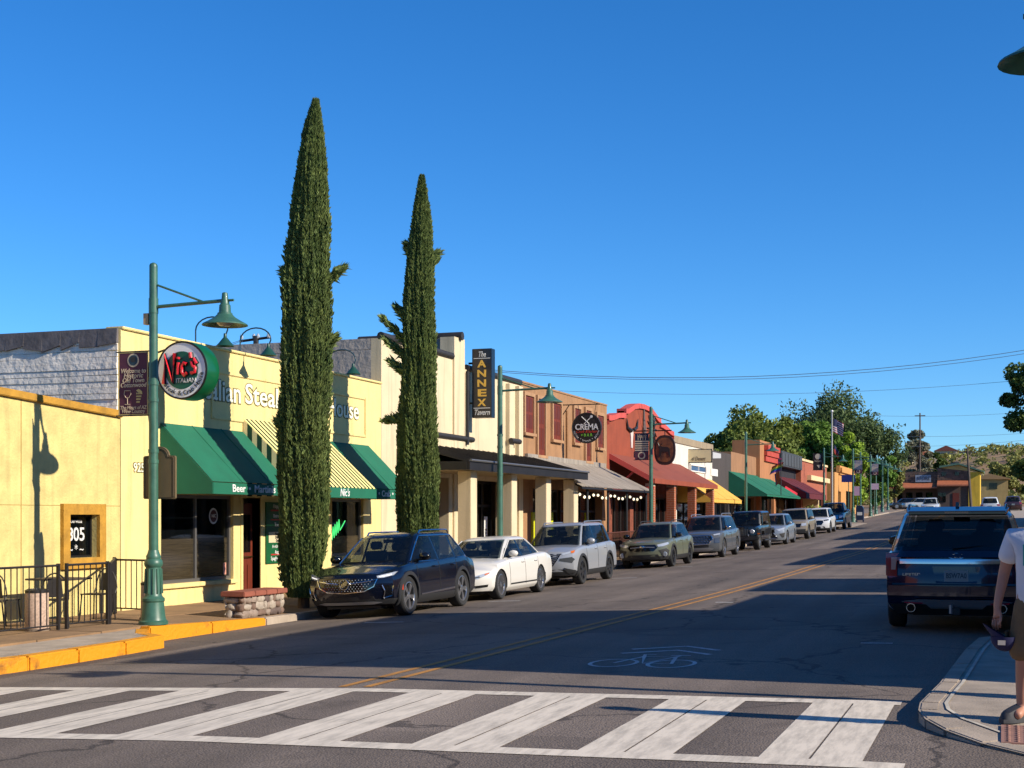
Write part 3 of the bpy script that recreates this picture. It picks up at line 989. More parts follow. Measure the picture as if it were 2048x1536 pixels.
for i, (px_, lab) in enumerate([(393, 'green gooseneck lamp on yellow parapet directly above the round sign'), (482, 'green gooseneck lamp on yellow parapet between round sign and tall cypress'),
                                (657, 'green gooseneck lamp on yellow parapet in front of the grey stucco wall')]):
    gooseneck(wallpt(px_, 700, XF)[0], NZ + .05, lab)
# round sign on a bracket, drum shaped
ns = thing('round_restaurant_sign', 'round green and white drum sign with big red letters', 'sign', (-14.9, 23.3, 4.4))
C0 = Vector((-14.79, 23.1, 4.4))
dr_ = MB().lathe([(.54, .0), (.56, .03), (.56, .42), (.52, .44)], 40, C0, axis='y')
part('drum', dr_, mat('green_sign_enamel', hexc(12, 92, 54), .3, coat=.3), ns, smooth=40)
part('face', MB().lathe([(.525, -.008), (.525, -.001)], 40, C0, axis='y'), mat('sign_white', hexc(250, 250, 250), .5), ns)
part('inner_disc', MB().lathe([(.36, -.014), (.36, -.009)], 40, C0, axis='y'), mat('sign_green', hexc(8, 92, 66), .4), ns)
part('rim', MB().tube([C0 + Vector((.54 * math.cos(t), -.005, .54 * math.sin(t))) for t in np.linspace(0, 2 * math.pi, 41)], .02, 6), M_BLACK, ns)
M_NEON = mat('red_letter', hexc(226, 30, 44), .35, coat=.3)
M_NEONB = mat('black_letter_edge', (.01, .01, .01), .5)
def strokes(segs, c, sc, y, rad, m, name):
    mb = MB()
    for s_ in segs:
        mb.tube([(c[0] + u * sc, y, c[2] + w * sc) for u, w in s_], rad, 8)
    return part(name, mb, m, ns, smooth=50)
nic_l = [[(-.44, -.28), (-.40, .30), (-.22, -.24), (-.18, .33)], [(-.10, -.1), (-.09, .14)], [(-.09, .21), (-.085, .25)],
         [(.10, .1), (.04, .13), (-.01, .06), (-.01, -.06), (.04, -.12), (.11, -.07)], [(.2, .22), (.18, .33)],
         [(.33, .1), (.27, .2), (.21, .15), (.24, .07), (.30, .02), (.29, -.06), (.2, -.08)]]
strokes(nic_l, C0 + Vector((.04, 0, .01)), .95, C0.y - .02, .048, M_NEONB, 'letter_edge')
strokes(nic_l, C0 + Vector((.04, 0, .01)), .95, C0.y - .052, .034, M_NEON, 'lettering')
letters('ITALIAN', .12, C0 + Vector((.1, -.02, -.2)), (1, 0, 0), (0, 0, 1), M_WHITE, ns, bold=.001)
arc_letters('Steak & Crab House', .13, C0 + Vector((0, -.016, 0)), .44, R(218), R(350), (1, 0, 0), (0, 0, 1), mat('ink'), ns, flip=True)
br = MB().box(XF, -15.4, 23.15, 23.45, 4.3, 4.5)
br.tube([(XF, 23.3, 4.75), (-15.1, 23.3, 4.88)], .02, 6)
part('bracket', br, M_BLACK, ns)

# ------------------------------------------------------------------ Annex tavern
AY0, AY1 = 33.92, 45.2
ann = thing('cream_tavern_building', 'cream stucco tavern with dark tile caps, black metal porch roof and square columns', 'building', (XF, AY0, walkz(40)))
zg = walkz(36) - .3
zc1, zc2 = 6.35, 6.12
ypr = wallpt(905, 700, XF)[0]
ypr2 = wallpt(926, 700, XF)[0]
dA = [(36.0, 38.6), (39.0, 41.0), (42.0, 43.4)]
wallY(ann, 'front_wall', AY0, ypr, zg, zc1, [(36.3, ypr - .3, zg, 2.75)], M_CREAM)
wallY(ann, 'bay_wall', ypr2, AY1, zg, zc2, [(ypr2 + .2, 43.6, zg, 2.75)], M_CREAM)
part('raised_pier', MB().box(XF - .4, XF + .06, ypr, ypr2, zg, 7.0), M_CREAM, ann)
sl = [(XF - .42, 6.3), (XF - .42, 7.0), (XF - .7, 6.86), (XF - 1.2, 6.72), (XF - 2.0, 6.66), (XF - 2.6, 6.9), (XF - 3.2, 7.0), (XF - 3.2, 6.0), (XF - .42, 6.0)]
part('curved_parapet', MB().prism(sl, 'y', ypr + .05, ypr2 - .02), stucco('grey_stucco', (150, 138, 128), bump=.6, bscale=10), ann)
part('pier_cap', MB().tube([(XF - 3.3, (ypr + ypr2) / 2, 7.06), (XF + .16, (ypr + ypr2) / 2, 7.06)], .13, 8), M_CAPD, ann, smooth=50)
block(ann, AY0, AY1, zg, 6.05, M_GREYW, zr=5.5, side=stucco('rough_grey_stucco', (178, 168, 158), bump=1.0, bscale=7, var=.2))
part('side_parapet', MB().box(XF - 9, XF - .31, AY0, AY0 + .25, 6.06, zc1), stucco('rough_grey_stucco', (136, 128, 122)), ann)
for a, b, z_ in ((AY0, ypr - .02, zc1), (ypr2 + .3, AY1 + .05, zc2)):
    part('tile_cap', MB().tube([(XF - .02, a, z_ + .06), (XF - .02, b, z_ + .06)], .11, 8), M_CAPD, ann, smooth=50)
part('tile_cap', MB().tube([(XF + .06, 36.4, 3.98), (XF + .06, 40.55, 3.98)], .085, 8), M_CAPD, ann, smooth=50)
part('belt_course', MB().box(XF + .001, XF + .05, 36.2, 40.5, 3.6, 3.9), M_CREAM, ann)
part('downspout', MB().tube([(XF + .1, ypr2 + .12, 6.05), (XF + .1, ypr2 + .12, 3.8)], .06, 8), M_DARK, ann)
for a in (43.75, 44.72):
    part('pilaster', MB().box(XF + .001, XF + .14, a, a + .42, zg, zc2 - .1), M_CREAM, ann, bevel=.01)
part('tile_cap', MB().tube([(XF + .2, 43.7, 4.12), (XF + .2, 44.6, 4.12)], .09, 8), M_CAPD, ann, smooth=50)
# upper window with dark shutters by the cypress
part('shutter', MB().box(XF + .001, XF + .05, 35.3, 36.0, 4.35, 5.35), M_DARK, ann)
part('shutter', MB().box(XF + .001, XF + .05, 34.9, 35.8, 2.8, 3.45), M_DARK, ann)
# glazed shop fronts behind the columns
window(ann, 36.3, ypr - .3, zg, 2.75, depth=.5, panes=4, fw=.09, frame=M_BLACK, rails=(1.95,))
w_ = window(ann, ypr2 + .2, 43.6, zg, 2.75, depth=.5, panes=4, fw=.09, frame=M_BLACK, rails=(1.95,))
part('notice', MB().box(XF - .45, XF - .44, 42.9, 43.2, .2, 1.6), M_WHITE, w_)
letters('SPIRITS', .2, (XF - .435, 43.05, .9), (0, 0, 1), (0, -1, 0), mat('ink'), w_)
pr = thing('porch_roof', 'black standing seam metal porch roof on cream square columns', 'porch', (XF, 35.1, walkz(40)))
PX = -13.55
pm = MB()
pm.hexa([(PX, 35.0, 3.06), (PX, 46.25, 3.06), (XF, 46.25, 3.62), (XF, 35.0, 3.62)], [(PX, 35.0, 3.1), (PX, 46.25, 3.1), (XF, 46.25, 3.67), (XF, 35.0, 3.67)])
part('roof_sheet', pm, mat('black_roof_metal', (.022, .018, .016), .5, .2, var=.3), pr)
rb_ = MB()
for k in range(25):
    yy = 35.05 + k * .465
    rb_.hexa([(PX - .0, yy, 3.1), (PX, yy + .03, 3.1), (XF, yy + .03, 3.67), (XF, yy, 3.67)], [(PX, yy, 3.13), (PX, yy + .03, 3.13), (XF, yy + .03, 3.7), (XF, yy, 3.7)])
part('roof_seam', rb_, mat('black_roof_metal'), pr)['kind'] = 'stuff'
part('fascia', MB().box(PX - .02, PX + .06, 34.98, 46.27, 2.86, 3.09), mat('black_roof_metal'), pr)
part('fascia', MB().box(XF, PX - .02, 34.96, 35.0, 2.86, 3.09), mat('black_roof_metal'), pr)
part('gutter', MB().tube([(PX + .09, 34.98, 3.12), (PX + .09, 46.27, 3.12)], .035, 6), mat('grey_aluminium'), pr)
part('soffit', MB().box(XF, PX - .03, 35.02, 46.2, 2.88, 2.92), mat('porch_soffit', hexc(190, 170, 130), .8), pr)
for yy in (35.95, 39.35, 42.7, 45.75):
    part('column', MB().box(-14.22, -13.84, yy, yy + .5, walkz(yy) - .3, 2.86), M_CREAM, pr, bevel=.012)
bench = MB().box(-14.15, -13.9, 40.2, 42.4, walkz(41), walkz(41) + .4)
# vertical tavern sign
sy, sx0, sx1 = 40.2, -14.72, -13.98
D_ = None
def faceX(px, Y):                                      # X where a pixel column meets the plane Y = const
    a, b = ray(px)
    D = Y / b
    return D, D * a
Dq, sx0 = faceX(944, sy)
_, sx1 = faceX(983, sy)
szt, szb = zat(698, Dq), zat(836, Dq)
at = thing('vertical_tavern_sign', 'tall black tavern sign with stacked gold letters on brackets', 'sign', ((sx0 + sx1) / 2, sy, szb))
part('cabinet', MB().box(sx0, sx1, sy, sy + .32, szb, szt), mat('navy_sign_metal', hexc(12, 16, 28), .35, coat=.2), at, bevel=.01)
wS = sx1 - sx0
cxs = (sx0 + sx1) / 2
H_ = szt - szb
M_GOLD = mat('gold_letter', hexc(236, 186, 74), .45)
letters('The', .24, (cxs, sy - .004, szt - .085 * H_), (1, 0, 0), (0, 0, 1), M_WHITE, at, shear=.3, width=.36 * wS, bold=.002)
part('rule', MB().box(sx0 + .05, sx1 - .05, sy - .008, sy, szt - .145 * H_, szt - .135 * H_), M_WHITE, at)
part('rule', MB().box(sx0 + .05, sx1 - .05, sy - .008, sy, szt - .865 * H_, szt - .855 * H_), M_WHITE, at)
for k, ch in enumerate('ANNEX'):
    zz_ = szt - (.225 + .14 * k) * H_
    letters(ch, .3, (cxs, sy - .005, zz_), (1, 0, 0), (0, 0, 1), M_GOLD, at, bold=.01, width=.44 * wS)
letters('Tavern', .24, (cxs, sy - .004, szb + .075 * H_), (1, 0, 0), (0, 0, 1), M_WHITE, at, shear=.3, width=.78 * wS, bold=.002)
bk = MB()
for zz_ in (szb + .22 * H_, szt - .2 * H_): bk.tube([(XF, sy + .16, zz_), (sx0, sy + .16, zz_)], .035, 6)
part('bracket', bk, M_BLACK, at)

# ------------------------------------------------------------------ brown building with shutters
BY0, BY1, BZ = 45.22, 56.3, 6.2
bro = thing('brown_stucco_building', 'two storey brown stucco building with rust shutters and metal awning', 'building', (XF, BY0, walkz(50)))
zg = walkz(46) - .3
wallY(bro, 'front_wall', BY0, BY1, zg, BZ, [(46.6, 55.6, zg, 2.6)], M_BROWN)
block(bro, BY0, BY1, zg, BZ, M_BROWN, zr=5.6)
part('coping', MB().box(XF - .33, XF + .03, BY0, BY1, BZ, BZ + .06), M_BROWN, bro)
part('downspout', MB().tube([(XF + .05, wallpt(1132, 850, XF)[0], 5.6), (XF + .05, wallpt(1132, 850, XF)[0], 3.6)], .05, 6), M_BROWN, bro)
M_SHUT = mat('rust_shutter', hexc(120, 48, 26), .55, var=.2, vscale=5)
for (pa, pb, ta, tb) in ((1047, 1064, 790, 862), (1073, 1087, 797, 906), (1103, 1119, 805, 876), (1146, 1158, 816, 882), (1169, 1179, 820, 918), (1192, 1204, 830, 892)):
    ya_, zt_ = wallpt(pa, ta, XF)
    yb_, zb_ = wallpt(pb, tb, XF)
    fr_ = MB()
    for bx_ in ((ya_ - .12, ya_, zb_ - .1, zt_ + .12), (yb_, yb_ + .12, zb_ - .1, zt_ + .12), (ya_, yb_, zt_, zt_ + .12)): fr_.box(XF + .001, XF + .09, *bx_)
    fr_.box(XF + .001, XF + .13, ya_ - .15, yb_ + .15, zb_ - .2, zb_ - .1)
    so = part('window_surround', fr_, stucco('brown_trim', (178, 136, 98)), bro)
    mid = (ya_ + yb_) / 2
    sh_ = MB()
    sh_.box(XF + .002, XF + .04, ya_ + .003, mid - .01, zb_ - .098, zt_ - .003)
    sh_.box(XF + .002, XF + .04, mid + .01, yb_ - .003, zb_ - .098, zt_ - .003)
    s_o = part('shutter', sh_, M_SHUT, so)
    lv = MB()
    for a, b in ((ya_, mid), (mid, yb_)):
        for c, d in ((.06, .46), (.54, .94)):
            h_ = zt_ - zb_
            lv.box(XF + .04, XF + .048, a + .07, b - .07, zb_ + c * h_, zb_ + d * h_)
    part('panel', lv, mat('rust_shutter_panel', hexc(96, 36, 20), .6), s_o)
corr = MB()
c0, c1 = 45.7, 55.75
xa, za, xb, zb2 = XF + .02, 3.62, -13.5, 2.62
nr = 56
for k in range(nr):
    y_ = c0 + (c1 - c0) * k / nr
    dy = (c1 - c0) / nr
    prof = [(0, 0), (.3, 0), (.42, .028), (.72, .028), (.84, 0), (1, 0)]
    for (u0, h0), (u1, h1) in zip(prof[:-1], prof[1:]):
        corr.add([(xa, y_ + u0 * dy, za + h0), (xa, y_ + u1 * dy, za + h1), (xb, y_ + u1 * dy, zb2 + h1), (xb, y_ + u0 * dy, zb2 + h0)], [[0, 1, 2, 3]])
co_ = part('corrugated_awning', corr, mat('galvanised_sheet', hexc(178, 166, 150), .5, .25, var=.35, vscale=2.5, stretch=(.5, 4, .5)), bro, fix=False)
co_['label'] = 'weathered grey corrugated metal awning with a rusty end'
part('awning_flashing', MB().box(XF + .001, XF + .12, c0, c1, 3.6, 3.78), mat('galvanised_sheet'), bro)
fr_ = MB()
for yy in np.linspace(c0 + .2, c1 - .2, 6): fr_.tube([(XF + .1, yy, 3.5), (xb - .03, yy, zb2 - .05)], .03, 6)
fr_.tube([(xb - .05, c0, zb2 - .05), (xb - .05, c1, zb2 - .05)], .035, 6)
part('awning_frame', fr_, M_DARK, co_)
for yy in (46.9, 49.6, 52.3, 55.4):
    part('awning_post', MB().tube([(-13.7, yy, walkz(yy)), (-13.7, yy, 2.66)], .045, 8), M_DARK, co_)
for k, (a, b) in enumerate(((46.6, 48.4), (48.7, 50.4), (50.8, 53.1), (53.4, 55.6))):
    window(bro, a, b, zg + .3, 2.6, depth=.35, panes=2, fw=.08, frame=mat('dark_frame_wood', (.03, .02, .015), .6), rails=(1.8,))
M_YG = mat('acid_yellow_panel', hexc(214, 214, 20), .6)
for a in (46.4, 48.5, 50.5, 53.15):
    part('yellow_panel', MB().box(XF - .04, XF + .05, a, a + .28, zg + .3, 1.75), M_YG, bro)
# string bulbs below the awning
bl = thing('string_lights', 'string of small pale bulbs hanging below the corrugated awning', 'string lights', (-13.8, 46, 2.5))
cw_ = []
for k in range(33):
    yy = 46.2 + k * 9.2 / 32
    cw_.append((-13.85, yy, 2.5 - .16 * abs(math.sin(k * math.pi / 8))))
part('wire', MB().tube(cw_, .008, 5), M_BLACK, bl)
for k in range(1, 32, 2):
    part('bulb', MB().ico((cw_[k][0], cw_[k][1], cw_[k][2] - .07), .05, .05, .06, sub=1, jit=0), mat('bulb_glass', (.9, .85, .7), .2, emit=(1, .82, .55, 1.0)), bl)
# round black kitchen sign hanging over the pavement
ky = 50.0
Dk, kx = faceX(1174, ky)
kz = zat(856, Dk)
kr = 30 * Dk / FPX
ks = thing('round_kitchen_sign', 'round black hanging sign with crossed utensils and white capital letters', 'sign', (kx, ky, kz))
part('disc', MB().lathe([(kr, -.06), (kr, .06)], 36, (kx, ky, kz), axis='y'), mat('sign_black', (.012, .012, .012), .4), ks)
part('rim', MB().tube([(kx + kr * math.cos(t), ky - .06, kz + kr * math.sin(t)) for t in np.linspace(0, 2 * math.pi, 37)], .02, 6), M_DARK, ks)
letters('CREMA', .3, (kx, ky - .066, kz + .03), (1, 0, 0), (0, 0, 1), M_WHITE, ks, width=kr * 1.6, bold=.006)
letters('Craft Kitchen', .14, (kx, ky - .066, kz - .14), (1, 0, 0), (0, 0, 1), mat('sign_red', hexc(200, 60, 40), .5), ks, shear=.3, width=kr * 1.45)
letters('+ B A R', .15, (kx, ky - .066, kz - .27), (1, 0, 0), (0, 0, 1), mat('sign_lime', hexc(120, 190, 60), .5), ks, width=kr * .8, bold=.003)
arc_letters('coffee * brunch * gelato', .1, (kx, ky - .066, kz), kr * .86, R(195), R(345), (1, 0, 0), (0, 0, 1), M_WHITE, ks, flip=True)
ut = MB()
ut.tube([(kx - .19, ky - .07, kz + .42), (kx + .1, ky - .07, kz + .15)], .016, 6)
ut.tube([(kx + .19, ky - .07, kz + .42), (kx - .1, ky - .07, kz + .15)], .016, 6)
ut.lathe([(.05, -.08), (.05, -.068)], 10, (kx + .19, ky, kz + .42), axis='y')
part('crossed_utensils', ut, M_WHITE, ks)
hb = MB().tube([(XF, ky, kz + kr + .32), (kx + kr * .9, ky, kz + kr + .32)], .022, 6)
hb.tube([(XF, ky, kz + kr - .1), (XF + .3, ky, kz + kr + .32)], .018, 6)
for dx in (-.35, .35): hb.tube([(kx + dx, ky, kz + kr + .32), (kx + dx * .8, ky, kz + kr * .85)], .01, 6)
part('hanger', hb, M_BLACK, ks)
# low railing in front of the patio, dark rust
def railing(name, label, pts, h, m, zf, step=.12, group=None, rad=.009, post=.022):
    g = thing(name, label, 'railing', (pts[0][0], pts[0][1], zf(pts[0][1])), group=group)
    rl = MB()
    for a, b in zip(pts[:-1], pts[1:]):
        za_, zb_ = zf(a[1]), zf(b[1])
        rl.tube([(a[0], a[1], za_ + h), (b[0], b[1], zb_ + h)], .02, 6)
        rl.tube([(a[0], a[1], za_ + .1), (b[0], b[1], zb_ + .1)], .014, 6)
    part('rail', rl, m, g)
    bal = MB().tube([(0, 0, .1), (0, 0, h)], rad, 6).mesh('baluster', m)
    pst = MB().box(-post, post, -post, post, 0, h + .03).mesh('post', m)
    off = root_off(g)
    for a, b in zip(pts[:-1], pts[1:]):
        L = math.dist(a, b)
        n = max(2, int(L / step))
        for i in range(n + 1):
            x, y = a[0] + (b[0] - a[0]) * i / n, a[1] + (b[1] - a[1]) * i / n
            if i in (0, n): put('post', pst, g, Vector((x, y, zf(y))) - off)
            else: put('baluster', bal, g, Vector((x, y, zf(y))) - off)
    return g
railing('patio_railing', 'rust brown slatted patio railing behind the silver and green parked cars', [(-13.4, 46.6), (-13.4, 50.2), (-13.4, 54.2)], 1.0, mat('rust_rail', hexc(98, 52, 34), .7, var=.3), walkz, rad=.011)

# ------------------------------------------------------------------ rust red building with a curved parapet
RY0, RY1 = 56.32, 68.5
red = thing('rust_red_building', 'rust red building with curved coral trimmed parapet and sloping patio roof', 'building', (XF, RY0, walkz(62)))
zg = walkz(58) - .3
rc = (RY0 + RY1) / 2
def par(u):                                             # half outline, u = 0 centre .. 1 end
    return 6.7 - .9 * u
hw = (RY1 - RY0) / 2
half = [(1, 5.55), (1, 5.72), (.93, 5.74), (.85, 5.80), (.74, 5.92), (.62, 5.98), (.54, 6.0), (.54, 6.2), (.47, 6.22), (.40, 6.32), (.28, 6.50), (.15, 6.60), (0, 6.63)]
top = [(rc - u * hw, z) for u, z in half] + [(rc + u * hw, z) for u, z in half[::-1][1:]]
poly = [(RY0, 2.7)] + top + [(RY1, 2.7)]
part('front_wall', MB().prism(poly, 'x', XF - .3, XF), M_RUST, red)
pl = [(y, z) for y, z in top]
tr = MB()
for (a, b) in zip(pl[:-1], pl[1:]):
    tr.hexa([(XF - .34, a[0], a[1] - .12), (XF + .1, a[0], a[1] - .12), (XF + .1, b[0] + .001, b[1] - .12), (XF - .34, b[0] + .001, b[1] - .12)],
            [(XF - .34, a[0], a[1] + .1), (XF + .1, a[0], a[1] + .1), (XF + .1, b[0] + .001, b[1] + .1), (XF - .34, b[0] + .001, b[1] + .1)])
part('parapet_trim', tr, M_PINK, red)
wallY(red, 'ground_floor_wall', RY0, RY1, zg, 2.7, [(57.2, 60.2, zg + .3, 2.5), (60.8, 63.6, zg, 2.5), (64.2, 67.6, zg + .3, 2.5)], mat('old_brick', hexc(134, 70, 48), .85, var=.4, vscale=6), x=XF - .02)
for a, b, z0_ in ((57.2, 60.2, zg + .3), (60.8, 63.6, zg), (64.2, 67.6, zg + .3)):
    window(red, a, b, z0_, 2.5, x=XF - .02, depth=.2, panes=3, fw=.08, frame=mat('dark_frame_wood'))
block(red, RY0, RY1, zg, 5.4, M_RUST, zr=4.9)
# longhorn and agave reliefs on the wall
yl, zl = wallpt(1262, 862, XF)
sk = MB()
sk.prism([(yl - .28, zl), (yl + .28, zl + .05), (yl + .16, zl - .35), (yl + .1, zl - .75), (yl - .1, zl - .75), (yl - .18, zl - .3)], 'x', XF + .002, XF + .05)
part('longhorn_skull', sk, mat('bone_white', hexc(214, 200, 190), .7), red)
hn = MB()
hn.tube([(XF + .06, yl - .2, zl), (XF + .06, yl - .8, zl + .1), (XF + .06, yl - .95, zl + .5)], [.09, .07, .015], 8)
hn.tube([(XF + .06, yl + .2, zl + .05), (XF + .06, yl + .8, zl + .2), (XF + .06, yl + 1.05, zl + .6)], [.09, .07, .015], 8)
part('horn', hn, M_DARK, red)
yg, zgv = wallpt(1287, 862, XF)
ag = MB()
for k in range(9):
    a = R(10 + 20 * k)
    ag.tube([(XF + .04, yg, zgv - .2), (XF + .06, yg + .5 * math.cos(a), zgv - .2 + .55 * math.sin(a))], [.06, .01], 5)
ag.tube([(XF + .05, yg - .1, zgv), (XF + .05, yg - .1, zgv + 1.2)], [.09, .03], 6)
part('agave_ornament', ag, mat('tarnished_metal', hexc(110, 92, 84), .5, .4), red)
ys_, zs_ = wallpt(1303, 858, XF)
su = MB().tube([(XF + .04, ys_ + .35 * math.cos(t), zs_ + .35 * math.sin(t)) for t in np.linspace(0, 2 * math.pi, 25)], .05, 6)
for k in range(18):
    t = 2 * math.pi * k / 18
    su.tube([(XF + .04, ys_ + .45 * math.cos(t), zs_ + .45 * math.sin(t)), (XF + .04, ys_ + .95 * math.cos(t), zs_ + .95 * math.sin(t))], [.045, .02], 5)
part('sun_ornament', su, M_DARK, red)
# patio roof
pr = thing('patio_roof', 'rust coloured sloping patio roof on brick posts', 'porch', (XF, 56.8, walkz(62)))
PX2 = -13.7
m_ = MB()
m_.hexa([(PX2, 56.7, 3.14), (PX2, 70.2, 3.14), (XF + .02, 70.2, 4.18), (XF + .02, 56.7, 4.18)], [(PX2, 56.7, 3.2), (PX2, 70.2, 3.2), (XF + .02, 70.2, 4.24), (XF + .02, 56.7, 4.24)])
part('roof_sheet', m_, mat('rust_roof_sheet', hexc(140, 70, 48), .75, var=.14, vscale=1.5), pr)
part('fascia', MB().box(PX2, PX2 + .05, 56.68, 70.22, 2.98, 3.17), M_RUST, pr)
part('barge_board', MB().hexa([(PX2, 56.66, 2.98), (PX2, 56.7, 2.98), (XF, 56.7, 4.02), (XF, 56.66, 4.02)], [(PX2, 56.66, 3.21), (PX2, 56.7, 3.21), (XF, 56.7, 4.25), (XF, 56.66, 4.25)]), M_PINK, pr)
part('tie_beam', MB().box(XF, PX2, 56.72, 56.82, 2.72, 2.84), M_PINK, pr)
part('brace', MB().tube([(-15.3, 56.77, 2.8), (-14.6, 56.77, 3.45)], .05, 6), M_PINK, pr)
M_BRICK = mat('orange_brick', hexc(176, 98, 62), .85, var=.3, vscale=9)
M_MORT = mat('pale_mortar', hexc(200, 178, 156), .9)
for yy in (57.0, 60.9, 65.3, 69.6):
    co_ = part('brick_post', MB().box(-14.13, -13.79, yy + .01, yy + .33, walkz(yy), 2.98), M_MORT, pr)
    bm_ = MB()
    z_ = walkz(yy)
    k = 0
    while z_ < 2.86:
        if k % 2: bm_.box(-14.14, -13.78, yy, yy + .165, z_, z_ + .085).box(-14.14, -13.78, yy + .18, yy + .34, z_, z_ + .085)
        else: bm_.box(-14.14, -13.97, yy, yy + .34, z_, z_ + .085).box(-13.955, -13.78, yy, yy + .34, z_, z_ + .085)
        z_ += .1
        k += 1
    part('brick', bm_, M_BRICK, co_)['kind'] = 'stuff'
for a, b in ((57.4, 60.8), (61.3, 65.2)):
    part('low_brick_wall', MB().box(-14.05, -13.85, a, b, walkz(a), walkz(a) + .6), mat('old_brick'), pr)
# oval hanging sign with a bronze picture
oy = 60.6
Do, ox = faceX(1329, oy)
oz = zat(900, Do)
oh = 30 * Do / FPX
ow = 21.5 * Do / FPX
osn = thing('oval_hanging_sign', 'dark oval hanging sign with carved bronze relief beside the street lamp', 'sign', (ox, oy, oz))
el = [(ox + ow * math.copysign(abs(math.cos(t)) ** .8, math.cos(t)), oz + oh * math.copysign(abs(math.sin(t)) ** .8, math.sin(t))) for t in np.linspace(0, 2 * math.pi, 33)[:-1]]
part('board', MB().prism(el, 'y', oy, oy + .14), mat('dark_walnut', hexc(44, 24, 18), .6), osn)
part('relief', MB().prism([(ox + (x - ox) * .82, oz + (z - oz) * .82) for x, z in el], 'y', oy - .012, oy - .001), mat('bronze_relief', hexc(150, 92, 46), .6, col2=hexc(44, 24, 22), vscale=2.6), osn)
bl_ = MB()
bl_.prism([(ox + a_ * ow, oz + b_ * oh) for a_, b_ in ((-.55, -.45), (-.5, .1), (-.62, .2), (-.45, .32), (-.2, .22), (.3, .2), (.5, .1), (.55, -.45), (.42, -.45), (.36, -.12), (-.25, -.12), (-.38, -.45))], 'y', oy - .03, oy - .012)
bl_.tube([(ox - .62 * ow, oy - .02, oz + .5 * oh), (ox - .5 * ow, oy - .02, oz + .28 * oh), (ox - .2 * ow, oy - .02, oz + .42 * oh)], .02, 5)
part('bull_silhouette', bl_, mat('sign_black', (.012, .012, .012), .4), osn)
part('hanger', MB().tube([(XF, oy + .07, oz + oh + .2), (ox + .3, oy + .07, oz + oh + .2)], .03, 6).tube([(ox, oy + .07, oz + oh + .2), (ox, oy + .07, oz + oh - .02)], .02, 6), M_BLACK, osn)

# ------------------------------------------------------------------ the smaller shops beyond
def shop(name, label, y0, y1, zt, m, fronts, x=XF, roof=None, side=None, depth=14):
    g = thing(name, label, 'building', (x, y0, walkz((y0 + y1) / 2)))
    z0_ = walkz(y0) - .3
    holes = [(a, b, z0_ + .3 + walkz(a) - walkz(y0), zb_) for a, b, zb_ in fronts]
    wallY(g, 'front_wall', y0, y1, z0_, zt, holes, m, x=x)
    block(g, y0, y1, z0_, zt, m, x0=x - depth, x1=x - .3, zr=zt - .5, side=side)
    for h in holes: window(g, *h, x=x, depth=.25, panes=3, fw=.09, frame=mat('dark_frame_wood'))
    return g
zw = zat(893, onX(1385, XF)[0])
wh = shop('white_shop_building', 'small white shop with blue upper window and yellow awning', 68.52, 78.6, zw, stucco('white_stucco', (226, 218, 204)), [(69.5, 77.6, walkz(73) + 2.5)])
part('coping', MB().box(XF - .32, XF + .06, 68.52, 78.6, zw, zw + .35), M_CREAMD, wh)
ub0, uz1 = wallpt(1380, 928, XF)
ub1, uz0 = wallpt(1411, 947, XF)
window(wh, ub0, ub1, uz0, uz1, x=XF + .06, depth=.05, panes=2, fw=.06, gm=mat('blue_sky_glass', hexc(60, 104, 150), .1), frame=M_WHITE)
M_YAWN = mat('yellow_canvas', hexc(232, 178, 74), .8, var=.1)
ya_ = awning(wh, 69.6, 78.4, walkz(74) + 3.4, walkz(74) + 2.25, -13.9, M_YAWN, val=.2, seam=4)
# hanging shop board
hy = 72.2
Dh, hx0 = faceX(1371, hy)
_, hx1 = faceX(1422, hy)
hb_ = thing('cream_shop_board', 'cream hanging shop board with dark script on a white shop', 'sign', (hx0, hy, zat(925, Dh)))
part('board', MB().box(hx0, hx1, hy, hy + .12, zat(924, Dh), zat(900, Dh)), mat('cream_board'), hb_)
part('frame', MB().box(hx0 - .04, hx1 + .04, hy + .02, hy + .1, zat(926, Dh), zat(898.5, Dh)), M_BLACK, hb_)
letters('el Desert', .3, ((hx0 + hx1) / 2, hy - .005, zat(918, Dh)), (1, 0, 0), (0, 0, 1), mat('ink'), hb_, shear=.3, width=(hx1 - hx0) * .55)
part('bracket', MB().tube([(XF, hy + .06, zat(903, Dh)), (hx0, hy + .06, zat(903, Dh))], .04, 6), M_BLACK, hb_)
zd = zat(902, onX(1432, XF)[0])
dk = shop('grey_shop_building', 'narrow dark grey shop with round white emblem and square notice', 78.62, 84.4, zd, stucco('charcoal_stucco', (74, 66, 62)), [(79.4, 83.6, walkz(81) + 2.3)])
e0, ez1 = wallpt(1425, 904, XF)
e1, ez0 = wallpt(1441, 920, XF)
part('emblem', MB().prism([(e0, ez0), (e1, ez0 + .1), (e1, ez1), (e0, ez1)], 'x', XF + .002, XF + .03), mat('pale_emblem', hexc(190, 190, 190), .6), dk)
e0, ez1 = wallpt(1421, 937, XF)
e1, ez0 = wallpt(1434, 953, XF)
part('notice_board', MB().box(XF + .002, XF + .05, e0, e1, ez0, ez1), M_WHITE, dk)
# brown shop with green awning
zb3 = zat(905, onX(1470, XF)[0])
br3 = shop('tan_shop_building', 'plain tan shop front with long green canvas awning', 84.42, 93.5, zb3, stucco('tan_stucco', (160, 116, 80)), [(85.4, 92.6, walkz(88) + 2.3)])
awning(br3, 83.6, 98.0, walkz(90) + 3.75, walkz(90) + 2.35, -13.3, M_GREENC, val=.12, seam=4)
